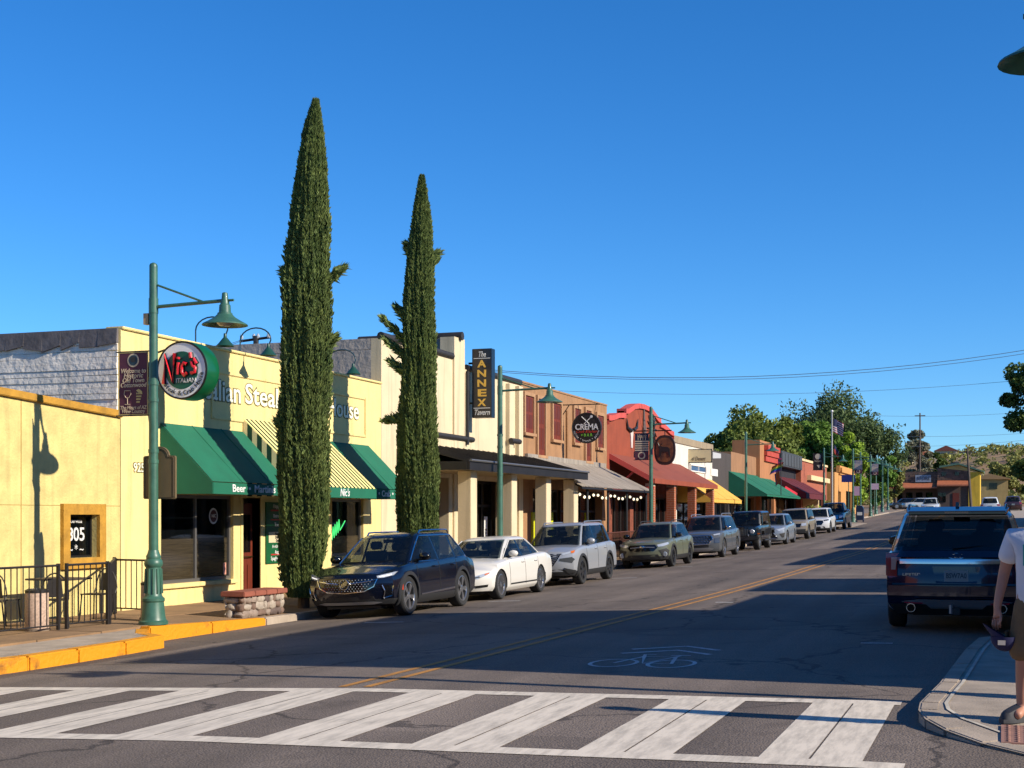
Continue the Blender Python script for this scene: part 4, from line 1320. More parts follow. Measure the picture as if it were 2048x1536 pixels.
# orange pier with red tiles
zo = zat(890, onX(1512, XF)[0])
og = shop('orange_shop_building', 'narrow orange shop with stepped red tile parapet', 93.52, 100.4, zo + .35, stucco('orange_stucco', (182, 122, 78)), [(94.2, 99.6, walkz(96) + 2.4)], x=XF + .25, depth=1.6)
for k in range(3):
    part('tile_course', MB().box(XF + .255, XF + .55 - k * .08, 95.2, 100.5, zo - .25 - .38 * k, zo + .08 - .38 * k), mat('red_tile', hexc(190, 72, 52), .7, var=.2), og)
# black shop with maroon awning
zk = zat(907, onX(1560, XF)[0])
bk3 = shop('black_shop_building', 'dark charcoal shop with panelled cornice and maroon awning', 100.42, 112.4, zk, stucco('black_stucco', (34, 32, 40)), [(101.4, 111.4, walkz(105) + 2.4)], depth=7)
cn = MB().box(XF + .002, XF + .5, 101.5, 112.4, zk - 1.0, zk + .1)
cno = part('cornice', cn, mat('slate_panel', (.05, .055, .06), .6), bk3)
for k in range(7): part('cornice_panel', MB().box(XF + .502, XF + .53, 101.7 + k * 1.52, 102.95 + k * 1.52, zk - .9, zk - .05), mat('slate_panel2', (.07, .075, .08), .6), cno)
letters('S', 1.1, (XF + .5, 100.41, zk - .9), (1, 0, 0), (0, 0, 1), mat('purple_paint', hexc(140, 60, 120), .6), bk3)
M_MAR = mat('maroon_canvas', hexc(96, 18, 26), .8, var=.12)
awning(bk3, 101.8, 113.6, walkz(107) + 3.6, walkz(107) + 2.35, -13.4, M_MAR, val=.4, seam=5)
# brick shop
zbk = zat(928, onX(1617, XF)[0])
bs = shop('brick_shop_building', 'orange brick shop with pale stone coping and cream ledge', 112.42, 129.5, zbk, mat('orange_brick_wall', hexc(168, 92, 66), .85, var=.2, vscale=4), [(114, 118, walkz(115) + 2.4), (121, 127, walkz(123) + 2.4)], x=XF + .4, depth=7)
part('coping', MB().box(XF + .05, XF + .5, 112.42, 129.5, zbk, zbk + .18), mat('cream_stone', hexc(230, 200, 150), .8), bs)
part('ledge', MB().box(XF + .402, XF + .75, 116, 129, zbk - 1.45, zbk - 1.05), mat('cream_stone'), bs)
part('pier', MB().box(XF + .402, XF + 1.6, 113.4, 114.2, walkz(114) - .2, walkz(114) + 2.2), mat('cream_stone'), bs)
ye = shop('gold_stucco_building', 'low golden stucco building with rounded stepped parapet and doorway', 134, 154, zat(950, onX(1680, XF)[0]), stucco('gold_stucco', (208, 148, 80)), [(137, 139.5, walkz(138) + 2.4), (144, 150, walkz(146) + 2.4)], x=XF + .6, depth=5)
part('stepped_parapet', MB().box(XF + .2, XF + .95, 137, 150, zat(950, 140) - .1, zat(945, 140) + .5), stucco('gold_stucco', (208, 148, 80)), ye, bevel=.2)
# pale satellite antenna pole seen over the roofs
solo('roof_mast', MB().tube([(-26, 78.5, 3), (-26, 78.5, 7.6)], .04, 6), M_DARK, (-26, 78.5, 3), 'thin dark mast standing on the white shop roof', 'mast')

# ------------------------------------------------------------------ shingled building that closes the view
SYB = 235.0
gz = rise(SYB) - .1
def fx_(px): return faceX(px, SYB)[1]
Ds = faceX(1860, SYB)[0]
sh = thing('shingled_store_building', 'long dark shingled store with copper awnings and a yellow gabled end', 'building', (fx_(1780), SYB, gz))
M_SHING = mat('dark_shingle', hexc(96, 78, 70), .85, var=.35, vscale=3, stretch=(1, 1, 4))
xa_, xb_, xc_ = fx_(1786), fx_(1875), fx_(1937)
zt1, zm1, zt2 = zat(943, Ds), zat(968, Ds), zat(940, Ds)
part('lower_wall', MB().box(xa_, xb_, SYB + .8, SYB + 10, gz - 1, zm1), mat('dull_brown_wall', hexc(92, 66, 52), .8), sh)  # lower wall in one even dark brown
part('upper_wall', MB().box(xa_, xb_ - .02, SYB, SYB + 10, zm1 + .02, zt1), M_SHING, sh)
part('gable_block', MB().box(xb_, xc_, SYB - .3, SYB + 10, gz - 1, zt2 + .3), M_SHING, sh)
part('copper_awning', MB().hexa([(xa_ - 1.5, SYB - 1.6, zat(977, Ds)), (xb_, SYB - 1.6, zat(977, Ds)), (xb_, SYB, zat(967, Ds)), (xa_ - 1.5, SYB, zat(967, Ds))],
                                [(xa_ - 1.5, SYB - 1.6, zat(975, Ds)), (xb_, SYB - 1.6, zat(975, Ds)), (xb_, SYB, zat(965, Ds)), (xa_ - 1.5, SYB, zat(965, Ds))]), mat('copper_sheet', hexc(180, 106, 72), .6, var=.2), sh)
part('copper_awning', MB().hexa([(xb_, SYB - 1.8, zat(973, Ds)), (xc_, SYB - 1.8, zat(973, Ds)), (xc_, SYB - .3, zat(964, Ds)), (xb_, SYB - .3, zat(964, Ds))],
                                [(xb_, SYB - 1.8, zat(970, Ds)), (xc_, SYB - 1.8, zat(970, Ds)), (xc_, SYB - .3, zat(961, Ds)), (xb_, SYB - .3, zat(961, Ds))]), mat('copper_sheet'), sh)
shm = MB()
random.seed(11)
for (a, b, z0_, z1_, yf) in ((xa_, xb_ - .02, zm1 + .02, zt1, SYB), (xb_, xc_, zat(960, Ds), zt2 + .3, SYB - .3)):
    zz_ = z0_
    while zz_ < z1_ - .2:
        x = a
        while x < b - .1:
            w_ = random.uniform(.35, .7)
            q = random.uniform(.03, .09)
            x2 = min(x + w_, b)
            shm.box(x + .01, x2 - .01, yf - q, yf - .001, zz_, zz_ + .26)
            x = x2
        zz_ += .3
part('shingle', shm, mat('shingle_pieces', hexc(112, 90, 78), .85, island=.35), sh)['kind'] = 'stuff'
for k, px_ in enumerate((1798, 1818, 1838, 1858)):
    part('shop_window', MB().box(fx_(px_) - .5, fx_(px_) + .5, SYB + .72, SYB + .79, gz + .6, gz + 2.3), M_GLASS, sh)
part('shop_window', MB().box(fx_(1884) - .6, fx_(1884) + .6, SYB - .38, SYB - .31, gz + .7, gz + 2.2), M_GLASS, sh)
part('door', MB().box(fx_(1912) - .5, fx_(1912) + .5, SYB - .38, SYB - .31, gz, gz + 2.2), M_REDWOOD, sh)
part('sign_panel', MB().box(fx_(1831), fx_(1862), SYB - .3, SYB - .14, zat(964, Ds), zat(950, Ds)), mat('pale_blue_sign', hexc(150, 162, 178), .5), sh)
letters('STORE', .8, (fx_(1847), SYB - .32, zat(957, Ds)), (1, 0, 0), (0, 0, 1), mat('ink'), sh, width=2.0)
for px_ in (1888, 1914): 
    part('small_window', MB().box(fx_(px_) - .35, fx_(px_) + .35, SYB - .45, SYB - .36, zat(952, Ds), zat(945, Ds)), M_GLASS, sh)
xg0, xg1 = fx_(1937), fx_(1960)
part('yellow_end', MB().box(xg0, xg1, SYB - .5, SYB + 9, gz - 1, zat(945, Ds)), stucco('bright_yellow_wall', (226, 186, 60)), sh)
part('gable_roof', MB().prism([(xb_ + .3, zt2 + .3), ((xb_ + xg1) / 2, zat(930, Ds)), (xg1 + .6, zat(946, Ds)), (xg1 + .6, zat(943, Ds)), ((xb_ + xg1) / 2, zat(927, Ds)), (xb_ + .3, zt2 + .6)], 'y', SYB - .9, SYB + 9.5), mat('green_roof', hexc(86, 120, 100), .7), sh)
part('gable', MB().prism([(xb_ + .4, zt2 + .3), ((xb_ + xg1) / 2, zat(930.5, Ds)), (xg1, zat(945.5, Ds))], 'y', SYB - .4, SYB - .25), stucco('pale_gable', (206, 178, 110)), sh)
bh = thing('tan_house', 'small tan house behind the shingled store', 'house', (faceX(1985, 262)[1], 262, rise(262)))
Dh2, hx = faceX(1985, 262)
part('wall', MB().box(hx - 2.4, hx + 2.6, 262, 268, rise(262) - 1, zat(957, Dh2)), stucco('tan_house_wall', (200, 170, 110)), bh)
part('roof', MB().prism([(hx - 2.8, zat(957, Dh2)), (hx - .6, zat(947, Dh2)), (hx + 3, zat(957, Dh2)), (hx + 3, zat(958.5, Dh2)), (hx - 2.8, zat(958.5, Dh2))], 'y', 261.6, 268.4), mat('roof_tan', hexc(176, 140, 96), .8), bh)
part('window', MB().box(hx - .6, hx + .8, 261.93, 262, zat(978, Dh2), zat(966, Dh2)), M_GLASS, bh)

# ------------------------------------------------------------------ the row across the street: out of the frame, it shades the road
def across(name, label, y0, y1, h, m, x=4.1):
    g = thing(name, label, 'building', (x, y0, rwalkz(y0)))
    z0_ = rwalkz(y0) - .3
    mb = MB()
    part('front_wall', MB().box(x, x + .3, y0, y1, z0_ + 3, z0_ + h), m, g)
    n = max(2, int((y1 - y0) / 2.6))
    for k in range(n + 1):
        yy = y0 + (y1 - y0 - .4) * k / n
        part('pier', MB().box(x, x + .3, yy, yy + .4, z0_, z0_ + 2.999), m, g)
    part('shop_window', MB().box(x + .2, x + .24, y0 + .2, y1 - .2, z0_ + .5, z0_ + 2.99), M_GLASS, g)
    part('side_wall', MB().box(x + .3, x + 12, y0, y0 + .3, z0_, z0_ + h), m, g)
    part('side_wall', MB().box(x + .3, x + 12, y1 - .3, y1, z0_, z0_ + h), m, g)
    part('rear_wall', MB().box(x + 12, x + 12.3, y0, y1, z0_, z0_ + h), m, g)
    part('roof', MB().box(x + .3, x + 12, y0 + .3, y1 - .3, z0_ + h - .6, z0_ + h - .45), M_ROOF, g)
    part('coping', MB().box(x - .05, x + .35, y0 - .03, y1 + .03, z0_ + h, z0_ + h + .08), M_CONC, g)
    return g
TE = math.tan(SUN_EL)
def hgt(xedge, y): return (4.1 - xedge) * TE + roadz(xedge, y) - (rwalkz(y) - .3) - .08
across('corner_brick_building', 'tall brick corner building across the street by the crossing', 13.1, 22.6, hgt(-11.2, 19), mat('orange_brick_wall'))
across('low_cream_building', 'low cream building across the street beside the brick corner building', 22.65, 28.6, hgt(-5.0, 27), M_CREAM)
across('white_front_building', 'low white building across the street with narrow gap beside it', 29.7, 35.3, hgt(-5.6, 34), stucco('white_stucco', (226, 218, 204)))
across('tan_front_building', 'wide tan building across the street beyond the open yard', 44.0, 60.2, hgt(-7.0, 52), stucco('tan_stucco', (160, 116, 80)))
across('long_grey_building', 'long grey building across the street past the tan one', 62.6, 74.6, hgt(-7.6, 70), M_CREAMD)
across('far_brown_building', 'brown building across the street far along the row', 76.8, 90.6, hgt(-9.3, 85), M_BROWN)
across('end_buff_building', 'buff building across the street at the far end', 93, 118, hgt(-8.0, 105), M_TANY)

# ------------------------------------------------------------------ unseen block behind the camera, added to darken reflections in the blue SUV
for (nm, lab, xa_, xb_, h_, m_w) in (('unseen_brick_building', 'unseen wide brick building added on the near block for reflections', -26, -14.5, 6.5, mat('orange_brick_wall')), ('unseen_tan_building', 'unseen tan corner building added across the side street for reflections', 4.5, 24, 7.0, stucco('tan_stucco', (160, 116, 80)))):
    g = thing(nm, lab, 'building', (xa_, -14, -.3))
    part('wall', MB().box(xa_, xb_, -16, -3.0, -.6, h_), m_w, g)
    part('roof', MB().box(xa_ - .1, xb_ + .1, -16.1, -2.9, h_, h_ + .15), M_CONC, g)
    for k in range(4):
        w4 = (xb_ - xa_) / 4
        part('window', MB().box(xa_ + k * w4 + .4, xa_ + (k + 1) * w4 - .4, -2.99, -2.94, .6, 2.9), M_GLASS, g)

# ------------------------------------------------------------------ what shows behind the shop windows
M_INW = mat('warm_inner_wall', hexc(196, 170, 130), .8, var=.15)
M_INF = mat('inner_floor', hexc(120, 92, 66), .7, var=.2)
rr3 = random.Random(12)
for root, ya, yb, dep in ((nic, NY0 + .3, NY1 - .3, 2.6), (ann, AY0 + .3, AY1 - .3, 2.8), (bro, BY0 + .3, BY1 - .3, 2.6), (red, RY0 + .3, RY1 - .3, 2.6), (b805, 12.2, 21.9, 2.2),
                          (wh, 68.9, 78.3, 2.4), (dk, 78.9, 84.1, 2.4), (br3, 84.8, 93.2, 2.4)):
    zf_ = walkz((ya + yb) / 2) - .02
    part('inner_wall', MB().box(XF - dep - .1, XF - dep, ya, yb, zf_, zf_ + 3.1), M_INW, root)
    part('inner_floor', MB().box(XF - dep, XF - .31, ya, yb, zf_ - .05, zf_), M_INF, root)
    k = int((yb - ya) / 1.3)
    for q in range(k):
        yy = ya + (q + .5) * (yb - ya) / k
        c_ = rr3.choice([hexc(150, 60, 40), hexc(60, 80, 90), hexc(200, 190, 170), hexc(90, 70, 50), hexc(40, 60, 44)])
        part('wall_picture', MB().box(XF - dep, XF - dep + .04, yy - .3, yy + .25, zf_ + 1.3, zf_ + rr3.uniform(1.8, 2.2)), mat('picture_%d' % rr3.randint(0, 4), c_, .7), root)
        if q % 2: part('dining_table', MB().box(XF - 1.5, XF - .8, yy - .35, yy + .35, zf_ + .72, zf_ + .76).box(XF - 1.2, XF - 1.1, yy - .05, yy + .05, zf_, zf_ + .72), mat('dark_frame_wood'), root)
# ================================================================== street furniture
FL = thing  # alias
def lamp_meshes(H, arm):
    base = MB()
    pr_ = [(.235, 0), (.235, .05), (.205, .07), (.19, .12), (.165, .36), (.18, .38), (.18, .42), (.155, .44), (.135, .47), (.122, .92), (.14, .94), (.15, .98), (.14, 1.03), (.115, 1.06), (.12, 1.10), (.1, 1.14), (.082, 1.2)]
    base.lathe(pr_, 20)
    fl = MB()
    for k in range(12):
        a = 2 * math.pi * k / 12
        fl.tube([(.142 * math.cos(a), .142 * math.sin(a), .5), (.125 * math.cos(a), .125 * math.sin(a), .9)], .014, 5)
    sh = MB().lathe([(.08, 1.18), (.068, H - .08), (.068, H - .05), (.055, H - .02), (.02, H)], 16)
    col_ = MB()
    col_.lathe([(.085, H - 1.98), (.085, H - 1.92)], 14)
    zt = H - .68
    a = MB().tube([(0, 0, zt - .04), (arm, 0, zt)], .03, 8)
    a.tube([(0, 0, H - .34), (arm * .72, 0, zt - .01)], .018, 8)
    a.tube([(arm, 0, zt), (arm + .16, 0, zt)], .022, 6)
    a.lathe([(.078, zt - .14), (.078, zt + .1)], 14)
    nk = MB().lathe([(.02, zt + .13), (.045, zt + .12), (.055, zt + .02), (.07, zt - .02), (.072, zt - .06), (.09, zt - .075), (.098, zt - .19), (.12, zt - .2), (.12, zt - .225)], 16, (arm, 0, 0))
    sd_ = MB().lathe([(.12, zt - .22), (.17, zt - .27), (.26, zt - .325), (.355, zt - .375), (.365, zt - .395), (.35, zt - .39), (.25, zt - .345), (.16, zt - .29), (.1, zt - .24)], 24, (arm, 0, 0), cap=False)
    ln = MB().lathe([(.13, zt - .3), (.13, zt - .36), (.09, zt - .4), (.03, zt - .415)], 14, (arm, 0, 0))
    return dict(base=base, fluting=fl, shaft=sh, collar=col_, arm=a, neck=nk, lamp_shade=sd_, lens=ln)
M_LENS = mat('lamp_lens', (.5, .48, .42), .15)
def lamp_post(loc, H, arm, label, rotz=0., detail=True):
    g = thing('street_lamp', label, 'street lamp', loc, rotz, group='green street lamps along the kerb')
    ms = lamp_meshes(H, arm)
    par_ = {}
    for z in (H - 3.05, H * .62, H * .45):
        part('collar', MB().lathe([(.085, z - .03), (.085, z + .03)], 14), M_GREEN, g, local=True, smooth=35)
    for k, mb in ms.items():
        p = g
        if k == 'fluting': p = par_['base']
        if k in ('lamp_shade', 'lens'): p = par_['neck']
        par_[k] = part(k, mb, M_LENS if k == 'lens' else M_GREEN, p, local=True, smooth=35)
    return g
def atpx(px, D):
    a, b = ray(px)
    return a * D, b * D
x1, y1 = atpx(307, 22.66)
z1 = kerbtop(y1)
lamp_post((x1, y1, z1), 5.72 - z1, 1.32, 'green street lamp with vineyard town banner beside the yellow kerb')
P1 = Vector((x1, y1, 0))
far_lamps = []
for px_, lab in ((1000, 'green street lamp in front of the cream tavern columns'), (1302, 'green street lamp with striped flag banner before the rust red building'),
                 (1492, 'green street lamp before the tan shop with green awning'), (1648, 'green street lamp with brown banner before the brick shop')):
    D, Y = onX(px_, -13.25)
    z_ = walkx(-13.25, Y)
    lamp_post((-13.25, Y, z_), 6.0, 1.45, lab)
    far_lamps.append((-13.25, Y, z_))
for k, (px_, D) in enumerate(((1706, 112), (1721, 123), (1741, 133), (1752, 146), (1765, 160), (1776, 176))):
    X, Y = atpx(px_, D)
    lab = 'green street lamp beside the blue mailbox' if k == 0 else 'slim green street lamp standing far along the left pavement'
    lamp_post((X, Y, walkz(Y)), 5.9, 1.4, lab)
lamp_post((1.75, 12.45, rwalkz(12.45)), 6.4, 1.44, 'green street lamp on the pavement corner by the tactile ramp', rotz=R(180))
# small cream box and cable on the first post
part('junction_box', MB().box(P1.x - .16, P1.x - .07, P1.y - .05, P1.y + .05, 4.72, 4.9), mat('box_tan', hexc(190, 160, 120), .6), [o for o in bpy.data.objects if o.name == 'street_lamp'][0])

# banner: town welcome
def banner(loc, w, h, label, face, draw, side=-1):
    """loc = pole axis at the lower edge; the cloth hangs to the -X side facing down the street"""
    g = thing('pole_banner', label, 'banner', loc)
    x0, x1_ = (loc[0] - .1 - w, loc[0] - .1) if side < 0 else (loc[0] + .1, loc[0] + .1 + w)
    y = loc[1]
    z0_ = loc[2]
    part('cloth', MB().box(x0, x1_, y - .004, y + .004, z0_, z0_ + h), face, g)
    rd = MB()
    for z_ in (z0_ - .01, z0_ + h + .01): rd.tube([(loc[0], y, z_), (x0 - .05 if side < 0 else x1_ + .05, y, z_)], .012, 6)
    part('rod', rd, M_DARK, g)
    draw(g, (x0 + x1_) / 2, y - .005, z0_, w, h)
    return g
M_PLUM = mat('plum_cloth', hexc(92, 42, 64), .75, var=.1)
M_BCREAM = mat('banner_cream', hexc(222, 200, 168), .7)
M_BGOLD = mat('banner_gold', hexc(206, 184, 120), .7)
def draw_town(g, cx, y, z0_, w, h):
    U, V = (1, 0, 0), (0, 0, 1)
    bo_ = MB()
    for (a, b, c, d) in ((-.5, .5, 0, .012), (-.5, .5, .988, 1), (-.5, -.475, .012, .988), (.475, .5, .012, .988)):
        bo_.box(cx + a * w, cx + b * w, y - .003, y, z0_ + c * h, z0_ + d * h)
    part('border', bo_, M_BGOLD, g)
    part('emblem', MB().lathe([(.11, -.004), (.11, 0)], 24, (cx, y, z0_ + .87 * h), axis='y'), M_BCREAM, g)
    part('emblem_centre', MB().lathe([(.085, -.007), (.085, -.0045)], 20, (cx, y, z0_ + .87 * h), axis='y'), mat('emblem_teal', hexc(40, 70, 84), .7), g)
    part('emblem_tree', MB().lathe([(.05, -.01), (.05, -.0075)], 12, (cx, y, z0_ + .885 * h), axis='y'), mat('ink'), g)
    for k, t in enumerate(('Welcome to', 'Historic', 'Old Town', 'Cottonwood')):
        letters(t, .105, (cx, y - .004, z0_ + (.70 - .075 * k) * h), U, V, M_BCREAM, g, shear=.2, width=w * (.84, .66, .74, .88)[k], depth=.002, bold=.0015)
    for k, t in enumerate(('The Heart of AZ', 'Wine Country')):
        letters(t, .085, (cx, y - .004, z0_ + (.115 - .06 * k) * h), U, V, M_BCREAM, g, shear=.2, width=w * (.9, .78)[k], depth=.002, bold=.001)
    gl = MB()
    gx_ = cx - .12 * w * 1.6
    gl.tube([(gx_ - .055, y - .004, z0_ + .39 * h), (gx_ - .065, y - .004, z0_ + .33 * h), (gx_ - .03, y - .004, z0_ + .28 * h), (gx_, y - .004, z0_ + .27 * h), (gx_ + .03, y - .004, z0_ + .28 * h), (gx_ + .065, y - .004, z0_ + .33 * h), (gx_ + .055, y - .004, z0_ + .39 * h), (gx_ - .055, y - .004, z0_ + .39 * h)], .005, 5)
    gl.tube([(gx_, y - .004, z0_ + .27 * h), (gx_, y - .004, z0_ + .17 * h)], .005, 5)
    gl.tube([(gx_ - .05, y - .004, z0_ + .17 * h), (gx_ + .05, y - .004, z0_ + .17 * h)], .005, 5)
    part('wine_glass', gl, M_BCREAM, g)
    gp = MB()
    rr = random.Random(4)
    for k in range(16):
        r_ = k // 4
        gp.ico((cx + .13 * w * 1.6 + (k % 4 - 1.5) * .03 * (1 - r_ * .18) - r_ * .008, y - .002, z0_ + (.34 - .045 * r_) * h), .017, .004, .017, sub=1, jit=0)
    part('grape', gp, M_BGOLD, g)
    lf = MB().prism([(cx + .06, z0_ + .39 * h), (cx + .1, z0_ + .41 * h), (cx + .13, z0_ + .40 * h), (cx + .17, z0_ + .37 * h), (cx + .16, z0_ + .34 * h), (cx + .09, z0_ + .36 * h)], 'y', y - .005, y - .001)
    part('vine_leaf', lf, M_BGOLD, g)
banner((P1.x, P1.y, zat(830, 22.8)), .56, 1.02, 'plum town welcome banner with wine glass and grapes on green lamp', M_PLUM, draw_town)
# flag banner on the third lamp
M_NAVY = mat('navy_cloth', hexc(34, 40, 72), .75)
def draw_flag(g, cx, y, z0_, w, h):
    part('plum_foot', MB().box(cx - w / 2, cx + w / 2, y - .003, y, z0_, z0_ + .3 * h), M_PLUM, g)
    for k in range(5):
        st_ = MB()
        zz_ = z0_ + (.34 + .085 * k) * h
        st_.hexa([(cx - w / 2, y - .004, zz_), (cx + w / 2, y - .004, zz_ + .05 * h * (1 if k % 2 else -1) * 0), (cx + w / 2, y, zz_), (cx - w / 2, y, zz_)],
                 [(cx - w / 2, y - .004, zz_ + .045 * h), (cx + w / 2, y - .004, zz_ + .045 * h), (cx + w / 2, y, zz_ + .045 * h), (cx - w / 2, y, zz_ + .045 * h)])
        part('stripe', st_, M_BCREAM, g)
    part('emblem', MB().lathe([(.15, -.006), (.15, -.0035)], 20, (cx, y, z0_ + .16 * h), axis='y'), M_BCREAM, g)
    part('emblem_centre', MB().lathe([(.1, -.009), (.1, -.0065)], 20, (cx, y, z0_ + .16 * h), axis='y'), M_PLUM, g)
    letters('Historic', .2, (cx, y - .004, z0_ + .9 * h), (1, 0, 0), (0, 0, 1), M_BCREAM, g, shear=.3, width=w * .7, depth=.002)
    sr = MB()
    for i in range(4):
        for j in range(3): sr.lathe([(.018, -.004), (.018, 0)], 6, (cx + (i - 1.5) * .1, y, z0_ + (.76 + j * .035) * h), axis='y')
    part('star', sr, M_BCREAM, g)['kind'] = 'stuff'
lx = far_lamps[1]
Dl = onX(1302, -13.25)[0]
banner((lx[0], lx[1], zat(919, Dl)), 28 * Dl / FPX, 52 * Dl / FPX, 'navy and striped flag banner on the lamp before the rust red building', M_NAVY, draw_flag)
lx = far_lamps[3]
Dl = onX(1648, -13.25)[0]
def draw_brown(g, cx, y, z0_, w, h):
    part('emblem', MB().lathe([(.22, -.006), (.22, 0)], 16, (cx, y, z0_ + .82 * h), axis='y'), M_BCREAM, g)
    letters('Historic', .25, (cx, y - .004, z0_ + .55 * h), (1, 0, 0), (0, 0, 1), M_BCREAM, g, shear=.2, width=w * .75)
    part('grape', MB().prism([(cx - .1, z0_ + .3 * h), (cx + .22, z0_ + .32 * h), (cx + .1, z0_ + .1 * h)], 'y', y - .004, y), M_BCREAM, g)
banner((lx[0], lx[1], zat(940, Dl)), 19 * Dl / FPX, 33 * Dl / FPX, 'dark brown town banner on the lamp before the brick shop', mat('brown_cloth', hexc(48, 30, 26), .7), draw_brown)
for px_, D in ((1706, 112), (1741, 133)):
    X, Y = atpx(px_, D)
    banner((X, Y, zat(947 if px_ == 1706 else 950, D)), .62, 1.05, ('pale flag banner on the lamp beside the blue mailbox' if px_ == 1706 else 'pale flag banner on a far lamp past the pinkish notice'), mat('pale_cloth', hexc(150, 150, 168), .7), draw_flag, side=1)

# brown routed board on the first lamp, seen from behind
bx0 = faceX(288, P1.y + .12)[1]
bx1 = faceX(352, P1.y + .12)[1]
Db = faceX(320, P1.y + .12)[0]
zb0, zb1, zb2_ = zat(998, Db), zat(912, Db), zat(893, Db)
w_ = bx1 - bx0
ou = [(bx0 + .02, zb0), (bx1 - .02, zb0), (bx1, zb0 + .02), (bx1, zb1 - .02), (bx1 - .02, zb1), (bx0 + .80 * w_, zb1 + .01)]
for k in range(9):
    a = R(20 + 140 * k / 8)
    ou.append((bx0 + .5 * w_ + .30 * w_ * math.cos(a), zb1 + (zb2_ - zb1) * max(.15, math.sin(a))))
ou += [(bx0 + .20 * w_, zb1 + .01), (bx0 + .02, zb1), (bx0, zb1 - .02), (bx0, zb0 + .02)]
bs_ = thing('brown_board_sign', 'olive brown wooden board with arched top fixed behind the lamp post', 'sign', ((bx0 + bx1) / 2, P1.y + .12, zb0))
part('board', MB().prism(ou, 'y', P1.y + .1, P1.y + .14), mat('olive_brown_board', hexc(116, 98, 66), .7, var=.15), bs_)
ctr = ((bx0 + bx1) / 2, (zb0 + zb1) / 2)
loop = [(ctr[0] + (x - ctr[0]) * .9, P1.y + .098, ctr[1] + (z - ctr[1]) * .93) for x, z in ou]
part('routed_line', MB().tube(loop + loop[:1], .006, 4), mat('board_edge', hexc(80, 66, 44), .7), bs_)
part('clamp', MB().tube([(P1.x, P1.y - .0, (zb0 + zb1) / 2 + .2), (P1.x, P1.y + .1, (zb0 + zb1) / 2 + .2)], .03, 6), M_DARK, bs_)

# ------------------------------------------------------------------ patio by the low yellow building
M_RAIL = mat('dark_iron', (.035, .03, .028), .5, .4, var=.2)
railing('patio_railing', 'black iron patio railing running along the kerb side of the low building', [(-14.05, 14.0), (-13.95, 16.1), (-13.8, 18.1)], 1.02, M_RAIL, walkz, step=.125)
railing('patio_railing', 'short black iron railing panel with post beside the patio opening', [(-13.78, 18.28), (-13.72, 19.25)], 1.02, M_RAIL, walkz, step=.125)
railing('patio_railing', 'black iron railing slanting from patio corner back to the yellow wall', [(-13.72, 19.3), (-15.25, 21.6)], 1.0, M_RAIL, walkz, step=.125)
railing('patio_railing', 'black iron railing panel against the yellow wall behind the lamp base', [(-15.3, 21.7), (-14.25, 21.5)], .98, M_RAIL, walkz, step=.125)
def bistro_table(loc, lab):
    g = thing('bistro_table', lab, 'table', loc, group='patio tables')
    part('table_top', MB().box(-.38, .38, -.38, .38, .73, .76), mat('slatted_table', hexc(74, 62, 50), .6, var=.3), g, local=True, bevel=.006)
    part('leg', MB().tube([(0, 0, .02), (0, 0, .73)], .035, 8), M_RAIL, g, local=True)
    part('foot', MB().box(-.28, .28, -.04, .04, 0, .03).box(-.04, .04, -.28, -.04, 0, .028).box(-.04, .04, .04, .28, 0, .028), M_RAIL, g, local=True)
    return g
def bistro_chair(loc, rz, lab):
    g = thing('bistro_chair', lab, 'chair', loc, rz, group='patio chairs')
    part('seat', MB().box(-.21, .21, -.2, .2, .44, .46), M_RAIL, g, local=True, bevel=.006)
    arc = [(-.21, -.2, .46)] + [(-.21 * math.cos(t), -.2 - .06, .52 + .36 * math.sin(t)) for t in np.linspace(.1, math.pi - .1, 11)] + [(.21, -.2, .46)]
    part('back_frame', MB().tube(arc, .012, 6), M_RAIL, g, local=True)
    part('backrest', MB().prism([(-.13, .5), (.13, .5), (.1, .8), (-.1, .8)], 'y', -.262, -.25), M_RAIL, g, local=True)
    for sx in (-1, 1):
        for sy in (-1, 1):
            part('leg', MB().tube([(.19 * sx, .17 * sy, .45), (.22 * sx, .2 * sy, 0)], .012, 6), M_RAIL, g, local=True)
    return g
for (x, y, l) in ((-14.75, 16.9, 'slatted patio table beside the long black railing'), (-14.7, 19.3, 'slatted patio table near the patio opening')):
    bistro_table((x, y, walkz(y)), l)
for (x, y, rz, l) in ((-14.35, 16.1, 0, 'arched back iron chair tucked at the table by the long railing'), (-14.9, 17.75, 180, 'arched back iron chair at the far side of the long railing table'),
                      (-15.1, 18.4, -20, 'arched back iron chair beside the table near the opening'), (-14.3, 18.65, 40, 'iron chair turned towards the patio opening'),
                      (-14.6, 20.2, 180, 'arched back iron chair close to the slanting railing')):
    bistro_chair((x, y, walkz(y)), R(rz), l)
M_AGG = mat('pinkish_aggregate', hexc(196, 168, 148), .85, var=.3, vscale=30, detail=3)
def bin_(loc, lab):
    g = thing('concrete_planter_bin', lab, 'bin', loc, group='round concrete bins on the pavement')
    part('drum', MB().lathe([(.17, .04), (.18, .06), (.175, .62), (.165, .64)], 24), M_AGG, g, local=True, smooth=40)
    part('base', MB().lathe([(.2, 0), (.2, .05)], 20), M_CONCD, g, local=True)
    part('rim', MB().lathe([(.178, .6), (.182, .64), (.14, .66), (.13, .62)], 20), M_DARK, g, local=True)
    return g
D, Y = onX(90, -13.95)
bin_((-13.95 - .15, Y, walkz(Y)), 'round pinkish concrete bin behind the long black railing')
D, Y = onX(279, -13.75)
bin_((-13.75, Y + .35, walkz(Y)), 'round pinkish concrete bin beside the lamp base')

